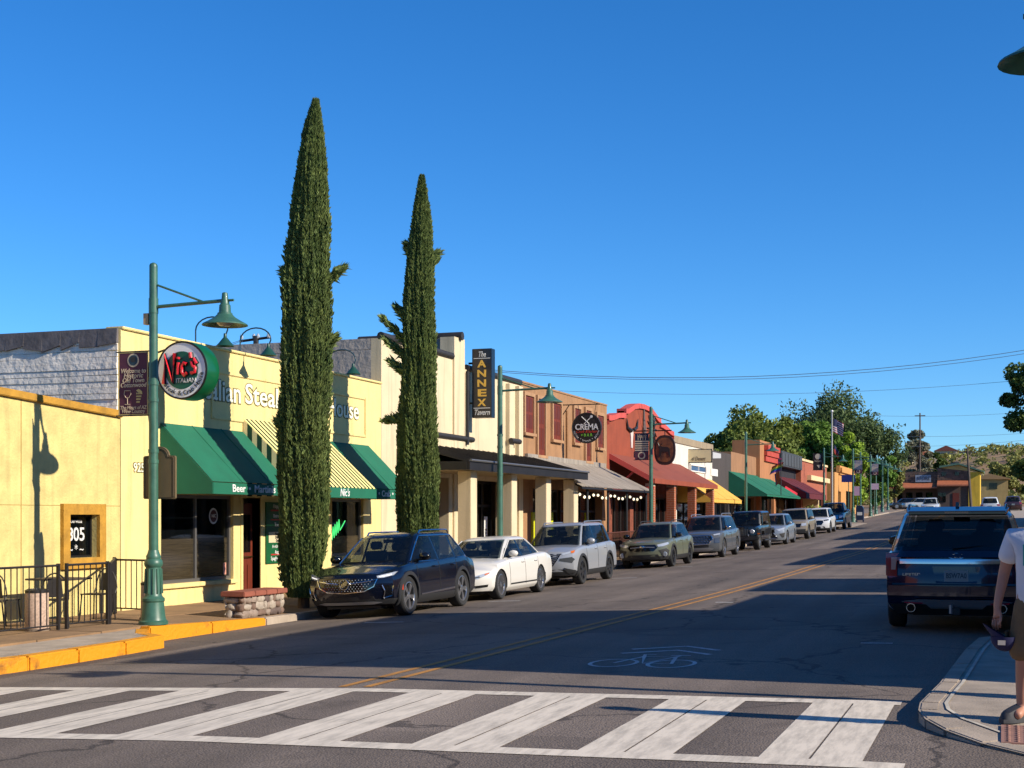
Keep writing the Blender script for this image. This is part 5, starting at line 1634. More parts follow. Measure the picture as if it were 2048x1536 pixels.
# ------------------------------------------------------------------ low stone seat wall with terracotta cap
sx0, sx1, sy0, sy1 = -13.4, -13.0, 22.3, 23.85
zs = walkx(-13.1, 23)
sw = thing('stone_seat_wall', 'low rubble stone seat wall with terracotta cap beside the cypress', 'wall', ((sx0 + sx1) / 2, (sy0 + sy1) / 2, zs))
part('core', MB().box(sx0 + .04, sx1 - .04, sy0 + .04, sy1 - .04, zs, zs + .4), mat('dark_mortar', hexc(112, 98, 86), .9, var=.2), sw)
M_ST = [mat('stone_%d' % i, c, .85, var=.3, vscale=9, bump=.3, bscale=30) for i, c in enumerate([hexc(150, 132, 118), hexc(124, 100, 86), hexc(178, 164, 148), hexc(100, 84, 78)])]
rr = random.Random(5)
def stones_on(face):
    u = 0
    L = (sy1 - sy0) if face in ('px', 'mx') else (sx1 - sx0)
    for row, (zc, hh) in enumerate(((.07, .085), (.2, .085), (.33, .075))):
        u = rr.uniform(0, .03)
        while u < L - .05:
            w_ = rr.uniform(.09, .32)
            if u + w_ > L: w_ = L - u
            c = u + w_ / 2
            h2 = hh * rr.uniform(.7, 1.3)
            if face == 'px': pos, r3 = (sx1 - .035, sy0 + c, zs + zc), (.055, w_ * .56, h2)
            elif face == 'mx': pos, r3 = (sx0 + .035, sy0 + c, zs + zc), (.055, w_ * .56, h2)
            else: pos, r3 = (sx0 + c, sy0 + .035, zs + zc), (w_ * .54, .055, h2)
            part('stone', MB().ico(pos, *r3, seed=rr.randint(0, 9999), jit=.2, sub=2), rr.choice(M_ST), sw, smooth=50)
            u += w_
for f_ in ('px', 'my', 'mx'): stones_on(f_)
M_TERRA = mat('terracotta_cap', hexc(152, 86, 66), .8, var=.2, vscale=5)
capo = None
for k in range(4):
    ya_ = sy0 - .04 + k * (sy1 - sy0 + .08) / 4
    part('cap_tile', MB().box(sx0 - .05, sx1 + .05, ya_ + .003, ya_ + (sy1 - sy0 + .08) / 4 - .003, zs + .395, zs + .49), M_TERRA, sw, bevel=.012)

# ------------------------------------------------------------------ mailbox, flags, sunshades, signs
X, Y = atpx(1720, 113)
mbx = thing('blue_mailbox', 'dark blue round topped street mailbox on the far corner', 'mailbox', (X, Y, walkz(Y)))
M_MBX = mat('mailbox_blue', hexc(26, 42, 74), .45, coat=.2)
pts_ = [(-.3, .16), (.3, .16), (.3, 1.05)] + [(.3 * math.cos(t), 1.05 + .3 * math.sin(t)) for t in np.linspace(.2, math.pi - .2, 8)] + [(-.3, 1.05)]
part('body', MB().prism(pts_, 'y', -.3, .3), M_MBX, mbx, local=True)
for sx in (-1, 1):
    for sy in (-1, 1): part('leg', MB().box(sx * .26 - .03, sx * .26 + .03, sy * .26 - .03, sy * .26 + .03, 0, .16), M_MBX, mbx, local=True)
part('notice', MB().box(-.2, .2, -.31, -.302, .55, .8), M_WHITE, mbx, local=True)
def cloth_flag(name, o, u, v, w, h, cols, nx=10, ny=7, amp=.09, vertical=False):
    """waving cloth grid: columns of colour by row or column index"""
    mb = MB()
    u, v = Vector(u), Vector(v)
    wv = u.cross(v)
    for j in range(ny + 1):
        for i in range(nx + 1):
            a, b = i / nx, j / ny
            p = Vector(o) + u * (w * a) + v * (h * b) + wv * (amp * math.sin(a * 7 + b * 2) * a) + Vector((0, 0, -.10 * a * a * w))
            mb.v.append(tuple(p))
    for j in range(ny):
        for i in range(nx):
            k = j * (nx + 1) + i
            mb.f.append([k, k + 1, k + nx + 2, k + nx + 1])
            mb.m.append(cols(i, j))
    return mb
FP = onX(1664, -12.95)
fpx, fpy = -12.95, FP[1]
fD = FP[0]
ft = zat(825, fD)
fp = thing('flagpole', 'tall pale flagpole standing in front of the green trees', 'flagpole', (fpx, fpy, walkz(fpy)))
part('pole', MB().lathe([(.09, walkz(fpy)), (.085, walkz(fpy) + 2), (.05, ft)], 12, (fpx, fpy, 0)), mat('pale_pole', hexc(180, 176, 170), .4, .3), fp, smooth=40)
part('finial', MB().ico((fpx, fpy, ft + .1), .11, .11, .11, jit=0, sub=2), M_WHITE, fp)
M_FR, M_FW, M_FB = mat('flag_red', hexc(150, 36, 54), .8), mat('flag_white', hexc(226, 214, 214), .8), mat('flag_blue', hexc(40, 44, 84), .8)
s_ = fD / FPX
us = cloth_flag('f', (fpx + .06, fpy, zat(864, fD)), (.82, .1, -.35), (.05, 0, 1), 24 * s_, 27 * s_, lambda i, j: 2 if (i < 5 and j >= 6) else (0 if j % 2 == 0 else 1), nx=12, ny=13, amp=.15)
solo('national_flag', us, [M_FR, M_FW, M_FB], (fpx, fpy, zat(864, fD)), 'red white and blue striped flag hanging from the tall flagpole', 'flag', fix=False, smooth=60)
az = cloth_flag('f', (fpx + .12, fpy, zat(903, fD)), (.5, .1, -.8), (.15, 0, 1), 17 * s_, 14 * s_, lambda i, j: 2 if j > 3 else (0 if i % 2 else 1), nx=8, ny=8, amp=.12)
solo('state_flag', az, [mat('flag_orange', hexc(214, 84, 40), .8), M_FR, M_FB], (fpx, fpy, zat(903, fD)), 'drooping blue and orange flag lower on the flagpole', 'flag', fix=False, smooth=60)
X, Y = -13.2, onX(1562, -13.2)[1]
D = onX(1562, -13.2)[0]
s_ = D / FPX
rf = thing('rainbow_flag', 'rainbow striped flag on a short pole above the green awning', 'flag', (X, Y, zat(985, D)))
part('pole', MB().tube([(X, Y, zat(990, D)), (X, Y, zat(922, D))], .03, 6), M_DARK, rf)
rc_ = [hexc(200, 30, 40), hexc(236, 130, 30), hexc(240, 210, 50), hexc(40, 140, 70), hexc(40, 80, 170), hexc(120, 50, 140)]
part('cloth', cloth_flag('f', (X, Y, zat(941, D)), (-.86, .1, -.22), (.3, 0, .95), 28 * s_, 18 * s_, lambda i, j: 5 - min(5, j), nx=10, ny=6, amp=.14), [mat('rainbow_%s' % n, c, .8) for n, c in zip(('red', 'orange', 'yellow', 'green', 'blue', 'violet'), rc_)], rf, fix=False)
og_ = cloth_flag('f', (X - .02, Y - .1, zat(966, D)), (-.3, .1, -.1), (-.1, 0, 1), 34 * s_, 24 * s_, lambda i, j: 1 if i > 5 else 0, nx=8, ny=6, amp=.1)
solo('orange_flag', og_, [mat('flag_orange'), mat('flag_indigo', hexc(40, 50, 120), .8)], (X, Y - .1, zat(966, D)), 'orange and blue flag hanging just below the rainbow flag', 'flag', fix=False)
def sunshade(px_, D, w, lab, X=None):
    x, y = atpx(px_, D)
    z = walkz(y)
    g = thing('red_sunshade', lab, 'sunshade', (x, y, z), group='red sunshades on the pavement')
    M_ = mat('red_canvas', hexc(206, 36, 54), .8, var=.1)
    part('canopy', MB().lathe([(w * .98, 2.3), (w, 2.45), (.05, 2.95)], 4), M_, g, local=True)
    part('pole', MB().tube([(0, 0, 0), (0, 0, 2.9)], .03, 6), M_DARK, g, local=True)
    part('notice', MB().box(w * .3, w * .72, -w * .71, -w * .69, 2.2, 2.42), M_WHITE, g, local=True)
sunshade(1541, 93, .95, 'red sunshade below the green awning')
sunshade(1571, 100, .85, 'red sunshade beside the maroon awning')
# blue place sign on a far post, white notice further on
for px_, py_, D, c, lab, w_, h_ in ((1697, 957, 114, hexc(26, 46, 130), 'small blue street sign fixed beyond the golden building', .55, .3), (1749, 973, 140, hexc(190, 176, 200), 'pale rectangular notice sign among the far lamps', .42, .3),
                                   (1715, 982, 128, hexc(200, 170, 196), 'pinkish notice sign beside a far lamp', .3, .42)):
    x, y = atpx(px_, D)
    g = thing('street_sign', lab, 'sign', (x, y, walkz(y)))
    z_ = zat(py_, D)
    part('post', MB().tube([(x, y, walkz(y)), (x, y, z_ + h_ / 2)], .035, 6), M_GREEN, g)
    part('plate', MB().box(x - w_, x + w_, y - .06, y - .04, z_ - h_, z_ + h_), mat('sign_plate_%d' % px_, c, .6), g)

# ------------------------------------------------------------------ overhead wires and poles
M_WIRE = mat('wire', (.08, .12, .18), .6)
def sag(a, b, s_, n=16):
    a, b = Vector(a), Vector(b)
    return [a.lerp(b, k / n) - Vector((0, 0, s_ * 4 * (k / n) * (1 - k / n))) for k in range(n + 1)]
def wire(pa, Da, pb, Db_, s_, lab, r=.022, twin=0):
    xa, ya = atpx(pa[0], Da)
    xb, yb = atpx(pb[0], Db_)
    m_ = MB().tube(sag((xa, ya, zat(pa[1], Da)), (xb, yb, zat(pb[1], Db_)), s_), r, 5)
    solo('overhead_wire', m_, M_WIRE, (xa, ya, zat(pa[1], Da)), lab, 'wire')
wire((930, 735), 62, (2250, 664), 62, 1.1, 'upper of two long overhead wires crossing the street high up', .014)
wire((930, 738), 62.5, (2250, 672), 62.5, 1.1, 'lower of two long overhead wires crossing the street high up', .012)
wire((1000, 775), 95, (2250, 738), 95, 1.0, 'single thin overhead wire above the brown building and trees', .012)
wire((1690, 829), 240, (2150, 815), 240, .8, 'faint high wire passing the top of the tall pine', .022)
wire((1690, 868), 240, (2150, 858), 240, .8, 'faint lower wire crossing above the shingled store', .022)
wire((1690, 890), 200, (2150, 868), 200, .8, 'lowest faint wire crossing above the shingled store', .018)
def upole(px_, top, D, lab, lean=0.):
    x, y = atpx(px_, D)
    z = rise(min(y, 590)) - 1
    g = thing('utility_pole', lab, 'utility pole', (x, y, z))
    zt_ = zat(top, D)
    part('pole', MB().tube([(x, y, z), (x - lean, y, zt_)], [.22, .14], 8), mat('weathered_pole', hexc(92, 80, 72), .9, var=.2), g)
    part('crossarm', MB().box(x - lean - 1.1, x - lean + 1.1, y - .1, y - .0, zt_ - .7, zt_ - .5), mat('weathered_pole'), g)
upole(1840, 826, 300, 'tall weathered utility pole in front of the far pine')
upole(1943, 896, 205, 'leaning weathered utility pole beside the yellow store end', lean=.6)
# rooftop antenna pole behind the yellow building
x, y = atpx(512, 60)
g = thing('utility_pole', 'dark utility pole with insulators rising behind the yellow parapet', 'utility pole', (x, y, walkz(y)))
part('pole', MB().tube([(x, y, walkz(y)), (x, y, zat(672, 60))], .12, 8), M_DARK, g)
part('crossarm', MB().tube([(x - .75, y, zat(681, 60)), (x + .65, y, zat(676, 60))], .06, 6), M_DARK, g)
for dx in (-.7, -.1, .1, .6): part('insulator', MB().lathe([(.06, 0), (.08, .1), (.04, .2)], 8, (x + dx, y, zat(677, 60))), mat('pale_insulator', hexc(170, 180, 190), .4), g)
for k, (pa, pb) in enumerate((((482, 680), (320, 712)), ((486, 681), (420, 730)), ((482, 682), (380, 700)))):
    wire(pa, 60, pb, 60, .15, ('long thin service wire dropping from the rooftop utility pole', 'short service wire falling steeply from the rooftop utility pole', 'thin middle service wire from the rooftop utility pole')[k], .012)
# ================================================================== vehicles
def paint(name, rgb, rough=.3, metal=.0, flake=.0):
    return mat('car_paint_' + name, hexc(*rgb), rough, metal, coat=.7, spec=.45)
M_TYRE = mat('tyre_rubber', (.018, .018, .018), .85)
M_CGLASS = glass_mat('car_glass', (.62, .68, .66), .5)
M_PLAST = mat('black_plastic', (.02, .02, .021), .6)
M_GLOSSB = mat('gloss_black', (.006, .006, .007), .12, coat=.5)
M_RIM = mat('alloy_silver', (.55, .55, .56), .3, .9)
M_RIMD = mat('alloy_dark', (.10, .10, .105), .35, .8)
M_HEAD = mat('headlamp_lens', (.62, .66, .70), .06, .35, coat=1.)
M_HEADD = mat('headlamp_dark', (.10, .11, .12), .08, .3, coat=1.)
M_DRL = mat('lamp_bright', (.95, .95, .92), .2, emit=(1, .97, .9, .6))
M_REDL = mat('tail_lamp_red', (.34, .02, .02), .15, coat=1.)
M_AMB = mat('amber_lens', (.7, .16, .02), .2, coat=.8)
M_SILV = mat('satin_silver', (.42, .43, .45), .35, .7)
M_PLATE = mat('licence_plate', hexc(150, 160, 158), .5, var=.15, vscale=8)
M_SEAM = mat('panel_gap', (.008, .008, .009), .9)

_wheels = {}
def wheel_mesh(r, w, style, rm):
    key = (round(r, 3), round(w, 3), style, rm.name)
    if key in _wheels: return _wheels[key]
    rr_ = r * (.70 if style != 'offroad' else .58)
    ty = MB().lathe([(rr_ - .01, -w * .42), (r * .92, -w * .5), (r * .985, -w * .4), (r, -w * .25), (r, w * .25), (r * .985, w * .4), (r * .92, w * .5), (rr_ - .01, w * .42)], 36, axis='y', cap=False)
    tm = ty.mesh('tyre', M_TYRE, smooth=40)
    rim = MB().lathe([(rr_ * .98, -w * .3), (rr_ * 1.01, w * .42), (rr_ * .95, w * .44), (rr_ * .9, w * .30), (rr_ * .88, -w * .1), (.08, -w * .12), (.0001, -w * .12)], 36, axis='y', m=1, cap=False)
    rim.lathe([(rr_ * 1.0, w * .38), (rr_ * 1.015, w * .44), (rr_ * .95, w * .455), (rr_ * .92, w * .36)], 36, axis='y', m=0, cap=False)
    rim.lathe([(.07, w * .1), (.075, w * .36), (.055, w * .40), (.0001, w * .40)], 16, axis='y', m=0)
    ns = {'multi': 10, 'five': 5, 'six': 6, 'offroad': 8, 'turbine': 7}[style]
    for k in range(ns):
        a0 = 2 * math.pi * k / ns
        offs = (-.09, .09) if style in ('multi', 'five', 'turbine') else (0,)
        for of in offs:
            a1, wd = a0 + of * .4, (.026 if len(offs) == 2 else .045)
            if style == 'five': wd = .034
            p0 = Vector((.06 * math.cos(a0), 0, .06 * math.sin(a0)))
            p1 = Vector((rr_ * .95 * math.cos(a0 + of), 0, rr_ * .95 * math.sin(a0 + of)))
            d = (p1 - p0).normalized()
            n = Vector((-d.z, 0, d.x)) * wd
            y0, y1 = w * .22, w * .40
            b = [p0 - n * .8, p0 + n * .8, p1 + n, p1 - n]
            rim.hexa([(q.x, y0, q.z) for q in b], [(q.x, y1, q.z) for q in b], m=0)
    wm = rim.mesh('wheel', [rm, M_PLAST], smooth=35)
    _wheels[key] = (wm, tm)
    return _wheels[key]

class Car:
    def __init__(c, label, cat, loc, rotz, col, L, W, H, wb, fo, r, top, cabin, zb=.2, zclad=.34, clad=True, kf=.26, kr=.10, profF=None, profR=None,
                 crown=.05, style='multi', rim=None, arch=1.10, splits=(.0,), rear_off=.16, body_name='parked_car', tyre_w=.24, claddepth=.0, glasstop=.10, arch_trim=None, sect=None, nexp=7, trimm=None, group=None, roof=None):
        c.L, c.W, c.H, c.wb, c.r = L, W, H, wb, r
        c.kf, c.kr, c.top, c.zb, c.zclad = kf, kr, top, zb, zclad
        c.profF = profF or [(.2, .10), (.36, .02), (.5, 0), (.62, .0), (.75, .03), (.9, .10), (1.05, .2)]
        c.profR = profR or [(.2, .12), (.4, .02), (.6, 0), (.8, .02), (1.1, .06), (1.3, .1)]
        c.xf = L / 2 - fo
        c.xr = c.xf - wb
        c.cab = cabin
        c.nexp = nexp
        c.col = col
        c.root = g = thing(body_name, label, cat, loc, rotz, group=group)
        sect = sect or [(.90, 0, 0), (.965, 0, .06), (.99, 1, 0), (1.0, 1, .3), (1.0, 1, .58), (.988, 1, .84), (.962, 1, .965), (.93, 1, 1.0)]
        c.sect = sect
        # ---- body shell
        xs = np.unique(np.concatenate([np.linspace(-L / 2, L / 2, 34), [-L / 2 + .03, -L / 2 + .08, L / 2 - .03, L / 2 - .08]]))
        ncol = 12
        mb = MB()
        rings = []
        for x in xs:
            pts = c.ring(x)
            y7, z7 = pts[-1]
            ring = [(x, y, z) for y, z in pts]
            for k in range(1, ncol):
                yy = y7 * (1 - 2 * k / ncol)
                ring.append((x, yy, z7 + crown * (1 - (yy / y7) ** 2)))
            ring += [(x, -y, z) for y, z in pts[::-1]]
            y0, z0 = pts[0]
            for k in range(1, ncol): ring.append((x, -y0 * (1 - 2 * k / ncol), z0))
            rings.append([c.bend(p) for p in ring])
        n = len(rings[0])
        ns = len(sect)
        for rg in rings: mb.v += rg
        for i in range(len(rings) - 1):
            for k in range(n):
                mb.f.append([i * n + k, i * n + (k + 1) % n, (i + 1) * n + (k + 1) % n, (i + 1) * n + k])
                kk = k if k < ns else (2 * ns + ncol - 3 - k if k < 2 * ns + ncol - 2 else -1)
                mb.m.append(2 if (clad and (k < 2 or (ns + ncol - 1 + ns - 3 <= k))) else 0)
        for ri in (0, len(rings) - 1):                          # gridded ends
            rg = rings[ri]
            rows = []
            for i in range(ns):
                Rp, Lp = rg[i], rg[2 * ns + ncol - 2 - i]
                if i == 0: row = [Rp] + [rg[n - k] for k in range(1, ncol)] + [Lp]; row = [Rp] + [rg[2 * ns + ncol - 1 + (ncol - 1 - k)] for k in range(1, ncol)] + [Lp]
                elif i == ns - 1: row = [Rp] + [rg[ns - 1 + k] for k in range(1, ncol)] + [Lp]
                else:
                    row = []
                    x = xs[ri]
                    y_, z_ = c.ring(x)[i]
                    for k in range(ncol + 1): row.append(c.bend((x, y_ * (1 - 2 * k / ncol), z_)))
                rows.append(row)
            o = len(mb.v)
            for row in rows: mb.v += row
            for i in range(ns - 1):
                for k in range(ncol):
                    a = o + i * (ncol + 1) + k
                    mb.f.append([a, a + 1, a + ncol + 2, a + ncol + 1])
                    mb.m.append(2 if (clad and i < 2) else 0)
        me = mb.mesh('body', [col, M_PLAST, M_PLAST])
        bm = bmesh.new()
        bm.from_mesh(me)
        bmesh.ops.remove_doubles(bm, verts=bm.verts, dist=.0008)
        bmesh.ops.recalc_face_normals(bm, faces=bm.faces)
        bm.to_mesh(me)
        bm.free()
        cut = MB()
        RA = r * arch
        for xa in (c.xf, c.xr):
            for s in (-1, 1):
                cut.lathe([(RA, s * W * .27), (RA, s * W * .7)], 40, (xa, 0, r), axis='y')
        c.body = c.boolean(me, cut.mesh('cut', M_PLAST), RA)
        c.RA = RA
        c.greenhouse(splits, rear_off, glasstop, trimm, roof)
        c.interior()
        # ---- wheels
        wm, tm = wheel_mesh(r, tyre_w, style, rim or M_RIM)
        for xa in (c.xf, c.xr):
            for s in (1, -1):
                o = put('wheel', wm, g, (xa, s * (W / 2 - tyre_w / 2 - .015), r))
                o.rotation_euler = (0, random.uniform(0, 6), 0 if s > 0 else math.pi)
                put('tyre', tm, o)
        if clad or arch_trim:
            for xa in (c.xf, c.xr):
                for s in (1, -1): c.arch(xa, s, M_PLAST if arch_trim is None else arch_trim)
        # inner dark floor so that light does not pass under the shell
        c.p('underbody', MB().box(-L / 2 + .35, L / 2 - .35, -W * .30, W * .30, zb - .03, zb + .02), M_PLAST)
    def p(c, name, mb, m, parent=None, **k): return part(name, mb, m, parent or c.root, local=True, **k)
    def plan(c, x):
        t1 = max(0, (x - c.xf * .8) / (c.L / 2 - c.xf * .8))
        t2 = max(0, (-x + c.xr * .8) / (c.L / 2 + c.xr * .8))
        return c.W / 2 * (1 - .075 * t1 ** 2 - .06 * t2 ** 2)
    def ring(c, x):
        zs = float(np.interp(x, [q[0] for q in c.top], [q[1] for q in c.top]))
        w = c.plan(x)
        t = max(0, (abs(x) - c.L / 2 + .7) / .7)
        zb = c.zb + .05 * t
        zc = max(c.zclad, zb + .1)
        out = []
        for f, seg, u in c.sect:
            z = zb + u if seg == 0 else zc + u * (zs - zc)
            out.append((w * f, z))
        return out
    def bend(c, p):
        x, y, z = p
        h = c.L / 2
        k = (abs(y) / (c.W / 2)) ** 2.6
        if x > 0:
            t = min(1, max(0, (x - (h - .8)) / .8))
            t = t * t * (3 - 2 * t)
            x -= t * (c.kf * k + float(np.interp(z, [q[0] for q in c.profF], [q[1] for q in c.profF])))
        else:
            t = min(1, max(0, (-x - (h - .6)) / .6))
            t = t * t * (3 - 2 * t)
            x += t * (c.kr * k + float(np.interp(z, [q[0] for q in c.profR], [q[1] for q in c.profR])))
        return (x, y, z)
    def boolean(c, me, cut, RA):
        a = bpy.data.objects.new('a', me)
        b = bpy.data.objects.new('b', cut)
        COL.objects.link(a)
        COL.objects.link(b)
        md = a.modifiers.new('m', 'BOOLEAN')
        md.object = b
        md.operation = 'DIFFERENCE'
        md.solver = 'EXACT'
        md.use_self = True
        dg = bpy.context.evaluated_depsgraph_get()
        res = bpy.data.meshes.new_from_object(a.evaluated_get(dg))
        bpy.data.objects.remove(a)
        bpy.data.objects.remove(b)
        if len(res.polygons) < 50: res = me
        while len(res.materials) > 3: res.materials.pop()
        bm = bmesh.new()
        bm.from_mesh(res)
        for f in bm.faces:
            q = f.calc_center_median()
            if f.material_index > 2: f.material_index = 1
            for xa in (c.xf, c.xr):
                d = math.hypot(q.x - xa, q.z - c.r)
                if d < RA + .004 and abs(q.y) < c.W / 2 - .005 and abs(q.y) > c.W * .25: f.material_index = 1
            f.smooth = True
        for e in bm.edges:
            if len(e.link_faces) == 2 and e.calc_face_angle(0) > R(32): e.smooth = False
        bm.to_mesh(res)
        bm.free()
        res.name = 'body'
        return put('body', res, c.root)
    # ---- cabin
    def cabp(c, z):
        k = c.cab
        t = (z - k['z0']) / (k['z1'] - k['z0'])
        t = min(max(t, -.2), 1.0)
        xf = k['xf0'] + (k['xf1'] - k['xf0']) * t - k.get('bow', .0) * math.sin(math.pi * max(0, t))*-1
        xr = k['xr0'] + (k['xr1'] - k['xr0']) * t - k.get('bowr', .05) * math.sin(math.pi * max(0, t))
        b = k['w0'] + (k['w1'] - k['w0']) * t
        return xf, xr, b
    def greenhouse(c, splits, rear_off, glasstop, trimm, roofm):
        k = c.cab
        z0, z1 = k['z0'], k['z1']
        M = 72
        mb = MB()
        layers = [(z0 - .06, 0)] + [(z0 + (z1 - .10 - z0) * t, 0) for t in np.linspace(0, 1, 8)] + [(z1 - .055, .025), (z1 - .025, .07), (z1 - .006, .16), (z1 + .006, .34), (z1 + .012, .6)]
        n = c.nexp
        for z, ins in layers:
            xf, xr, b = c.cabp(min(z, z1 - .02))
            ins = ins * k.get('rooft', 1.)
            a, xm, bb = (xf - xr) / 2 - ins, (xf + xr) / 2, max(.05, b - ins)
            for j in range(M):
                t = 2 * math.pi * j / M
                cs, sn = math.cos(t), math.sin(t)
                s = (abs(cs) ** n + abs(sn) ** n) ** (-1 / n)
                mb.v.append((xm + a * cs * s, bb * sn * s, z))
        for i in range(len(layers) - 1):
            for j in range(M):
                idx = [i * M + j, i * M + (j + 1) % M, (i + 1) * M + (j + 1) % M, (i + 1) * M + j]
                if 1 <= i <= 7:                                  # leave the window openings open
                    pc = np.mean([mb.v[q] for q in idx], axis=0)
                    xf, xr, b = c.cabp(pc[2])
                    ux, uy = (pc[0] - (xf + xr) / 2) / ((xf - xr) / 2), pc[1] / b
                    ww = k.get('wsw', .86) - .03
                    if abs(uy) > .9 and xr + rear_off < pc[0] < xf - k.get('apil', .14): continue
                    if ux > .9 and abs(uy) < ww: continue
                    if ux < -.9 and abs(uy) < ww and pc[2] > z0 + k.get('rw0', .06) + .03: continue
                mb.f.append(idx)
                mb.m.append(1 if (roofm and i > 8) else 0)
        mb.f.append([(len(layers) - 1) * M + j for j in range(M)])
        mb.m.append(1 if roofm else 0)
        c.roof = c.p('roof', mb, [c.col, roofm or c.col], smooth=50)
        # windscreen and rear window
        zt = z1 - glasstop
        for nm, sgn in (('windscreen', 1), ('rear_window', -1)):
            zlo = z0 + (.015 if sgn > 0 else k.get('rw0', .06))
            zhi = zt + .02 if sgn > 0 else zt - .02
            g = MB()
            nu, nv = 14, 8
            for v in range(nv + 1):
                z = zlo + (zhi - zlo) * v / nv
                xf, xr, b = c.cabp(z)
                for u in range(nu + 1):
                    f = -k.get('wsw', .86) + 2 * k.get('wsw', .86) * u / nu
                    a, xm = (xf - xr) / 2, (xf + xr) / 2
                    x = xm + sgn * (a * (1 - abs(f) ** n) ** (1 / n) + .006)
                    g.v.append((x, b * f, z + .004))
            for v in range(nv):
                for u in range(nu):
                    q = v * (nu + 1) + u
                    g.f.append([q, q + 1, q + nu + 2, q + nu + 1])
                    g.m.append(0)
            o = c.p(nm, g, M_CGLASS, smooth=60)
            if sgn > 0:
                xf, xr, b = c.cabp(zlo)
                wp = MB()
                for y0_, y1_ in ((-.1, .45), (-.65, -.12)):
                    wp.tube([(xf + .02, y0_, zlo + .015), (xf + .0, y1_, zlo + .04)], .008, 5)
                c.p('wiper', wp, M_BLACK, o)
        # side windows on a black band
        zb_, zt_ = z0 + .025, zt
        def fx(z): return c.cabp(z)[0] - k.get('apil', .14)
        def rx(z): return c.cabp(z)[1] + rear_off
        cuts = list(splits)
        for s in (1, -1):
            def panel(xa, xb, zl, zh, off, nn=10):
                m_ = MB()
                for i in range(nn + 1):
                    z = zl + (zh - zl) * i / nn
                    f0 = xa(z) if callable(xa) else xa
                    f1 = xb(z) if callable(xb) else xb
                    f1 = min(f1, fx(z))
                    f0 = max(f0, rx(z))
                    if f1 < f0: f0 = f1 = (f0 + f1) / 2
                    for j in range(nn + 1):
                        x = f0 + (f1 - f0) * j / nn
                        m_.v.append((x, s * (c.cab_y(x, z) + off), z))
                for i in range(nn):
                    for j in range(nn):
                        q = i * (nn + 1) + j
                        m_.f.append([q, q + 1, q + nn + 2, q + nn + 1])
                        m_.m.append(0)
                return m_
            for q in cuts: c.p('pillar', panel(q - .05, q + .05, zb_ - .012, zt_ + .012, .003, 6), M_GLOSSB, smooth=60)
            edges = [lambda z: rx(z)] + [q for q in cuts] + [lambda z: fx(z)]
            for a, b in zip(edges[:-1], edges[1:]):
                aa = a if callable(a) else a + .03
                bb = b if callable(b) else b - .03
                c.p('side_window', panel(aa, bb, zb_, zt_, .007), M_CGLASS, smooth=60)
            if trimm:
                pts = [(fx(z) + .03, s * (c.cab_y(fx(z) + .03, z) + .008), z) for z in np.linspace(zb_, zt_ + .012, 8)]
                xs_ = np.linspace(fx(zt_), rx(zt_), 12)
                pts += [(x, s * (c.cab_y(x, zt_) + .008), zt_ + .014) for x in xs_]
                pts += [(rx(z) - .03, s * (c.cab_y(rx(z) - .03, z) + .008), z) for z in np.linspace(zt_, zb_, 6)]
                c.p('window_trim', MB().tube(pts, .013, 5), trimm)
            if trimm is not None or True:
                xs_ = np.linspace(fx(zb_), rx(zb_), 10)
                c.p('waist_trim', MB().tube([(x, s * (c.cab_y(x, zb_) + .006), zb_ - .015) for x in xs_], .010, 5), trimm or M_PLAST)
    def interior(c):
        k = c.cab
        z0 = k['z0']
        h = k['z1'] - z0
        ms = mat('seat_cloth', (.10, .095, .09), .8)
        xw = k['xf0'] - .55
        for s in (1, -1):
            xs_ = xw - .55
            st = c.p('seat', MB().box(xs_ - .08, xs_ + .06, s * .38 - .24, s * .38 + .24, z0 - .05, z0 + h * .42), ms, bevel=.03)
            c.p('headrest', MB().box(xs_ - .07, xs_ + .03, s * .38 - .13, s * .38 + .13, z0 + h * .46, z0 + h * .74), ms, st, bevel=.03)
        rb = c.p('rear_bench', MB().box(xs_ - 1.05, xs_ - .92, -.6, .6, z0 - .05, z0 + h * .36), ms, bevel=.03)
        for s in (1, -1): c.p('headrest', MB().box(xs_ - 1.05, xs_ - .96, s * .36 - .12, s * .36 + .12, z0 + h * .38, z0 + h * .62), ms, rb, bevel=.02)
        c.p('dashboard', MB().box(xw + .02, xw + .38, -k['w0'] + .12, k['w0'] - .12, z0 - .04, z0 + .05), M_PLAST, bevel=.02)
        t_ = np.linspace(0, 2 * math.pi, 17)
        c.p('steering_wheel', MB().tube([(xw - .12 + .05 * math.sin(a), .38 + .17 * math.cos(a), z0 + .04 + .15 * math.sin(a)) for a in t_], .015, 6), M_PLAST)
        c.p('rear_view_mirror', MB().box(k['xf1'] + .05, k['xf1'] + .08, -.12, .12, k['z1'] - .2, k['z1'] - .13), M_PLAST)
    def cab_y(c, x, z):
        xf, xr, b = c.cabp(z)
        a, xm = (xf - xr) / 2, (xf + xr) / 2
        u = min(.999, abs((x - xm) / a))
        return b * (1 - u ** c.nexp) ** (1 / c.nexp)
    # ---- surface details
    def side_y(c, x, z):
        pts = c.ring(x)
        return float(np.interp(z, [q[1] for q in pts], [q[0] for q in pts]))
    def front_x(c, y, z):
        k = (abs(y) / (c.W / 2)) ** 2.6
        return c.L / 2 - c.kf * k - float(np.interp(z, [q[0] for q in c.profF], [q[1] for q in c.profF]))
    def rear_x(c, y, z):
        k = (abs(y) / (c.W / 2)) ** 2.6
        return -c.L / 2 + c.kr * k + float(np.interp(z, [q[0] for q in c.profR], [q[1] for q in c.profR]))
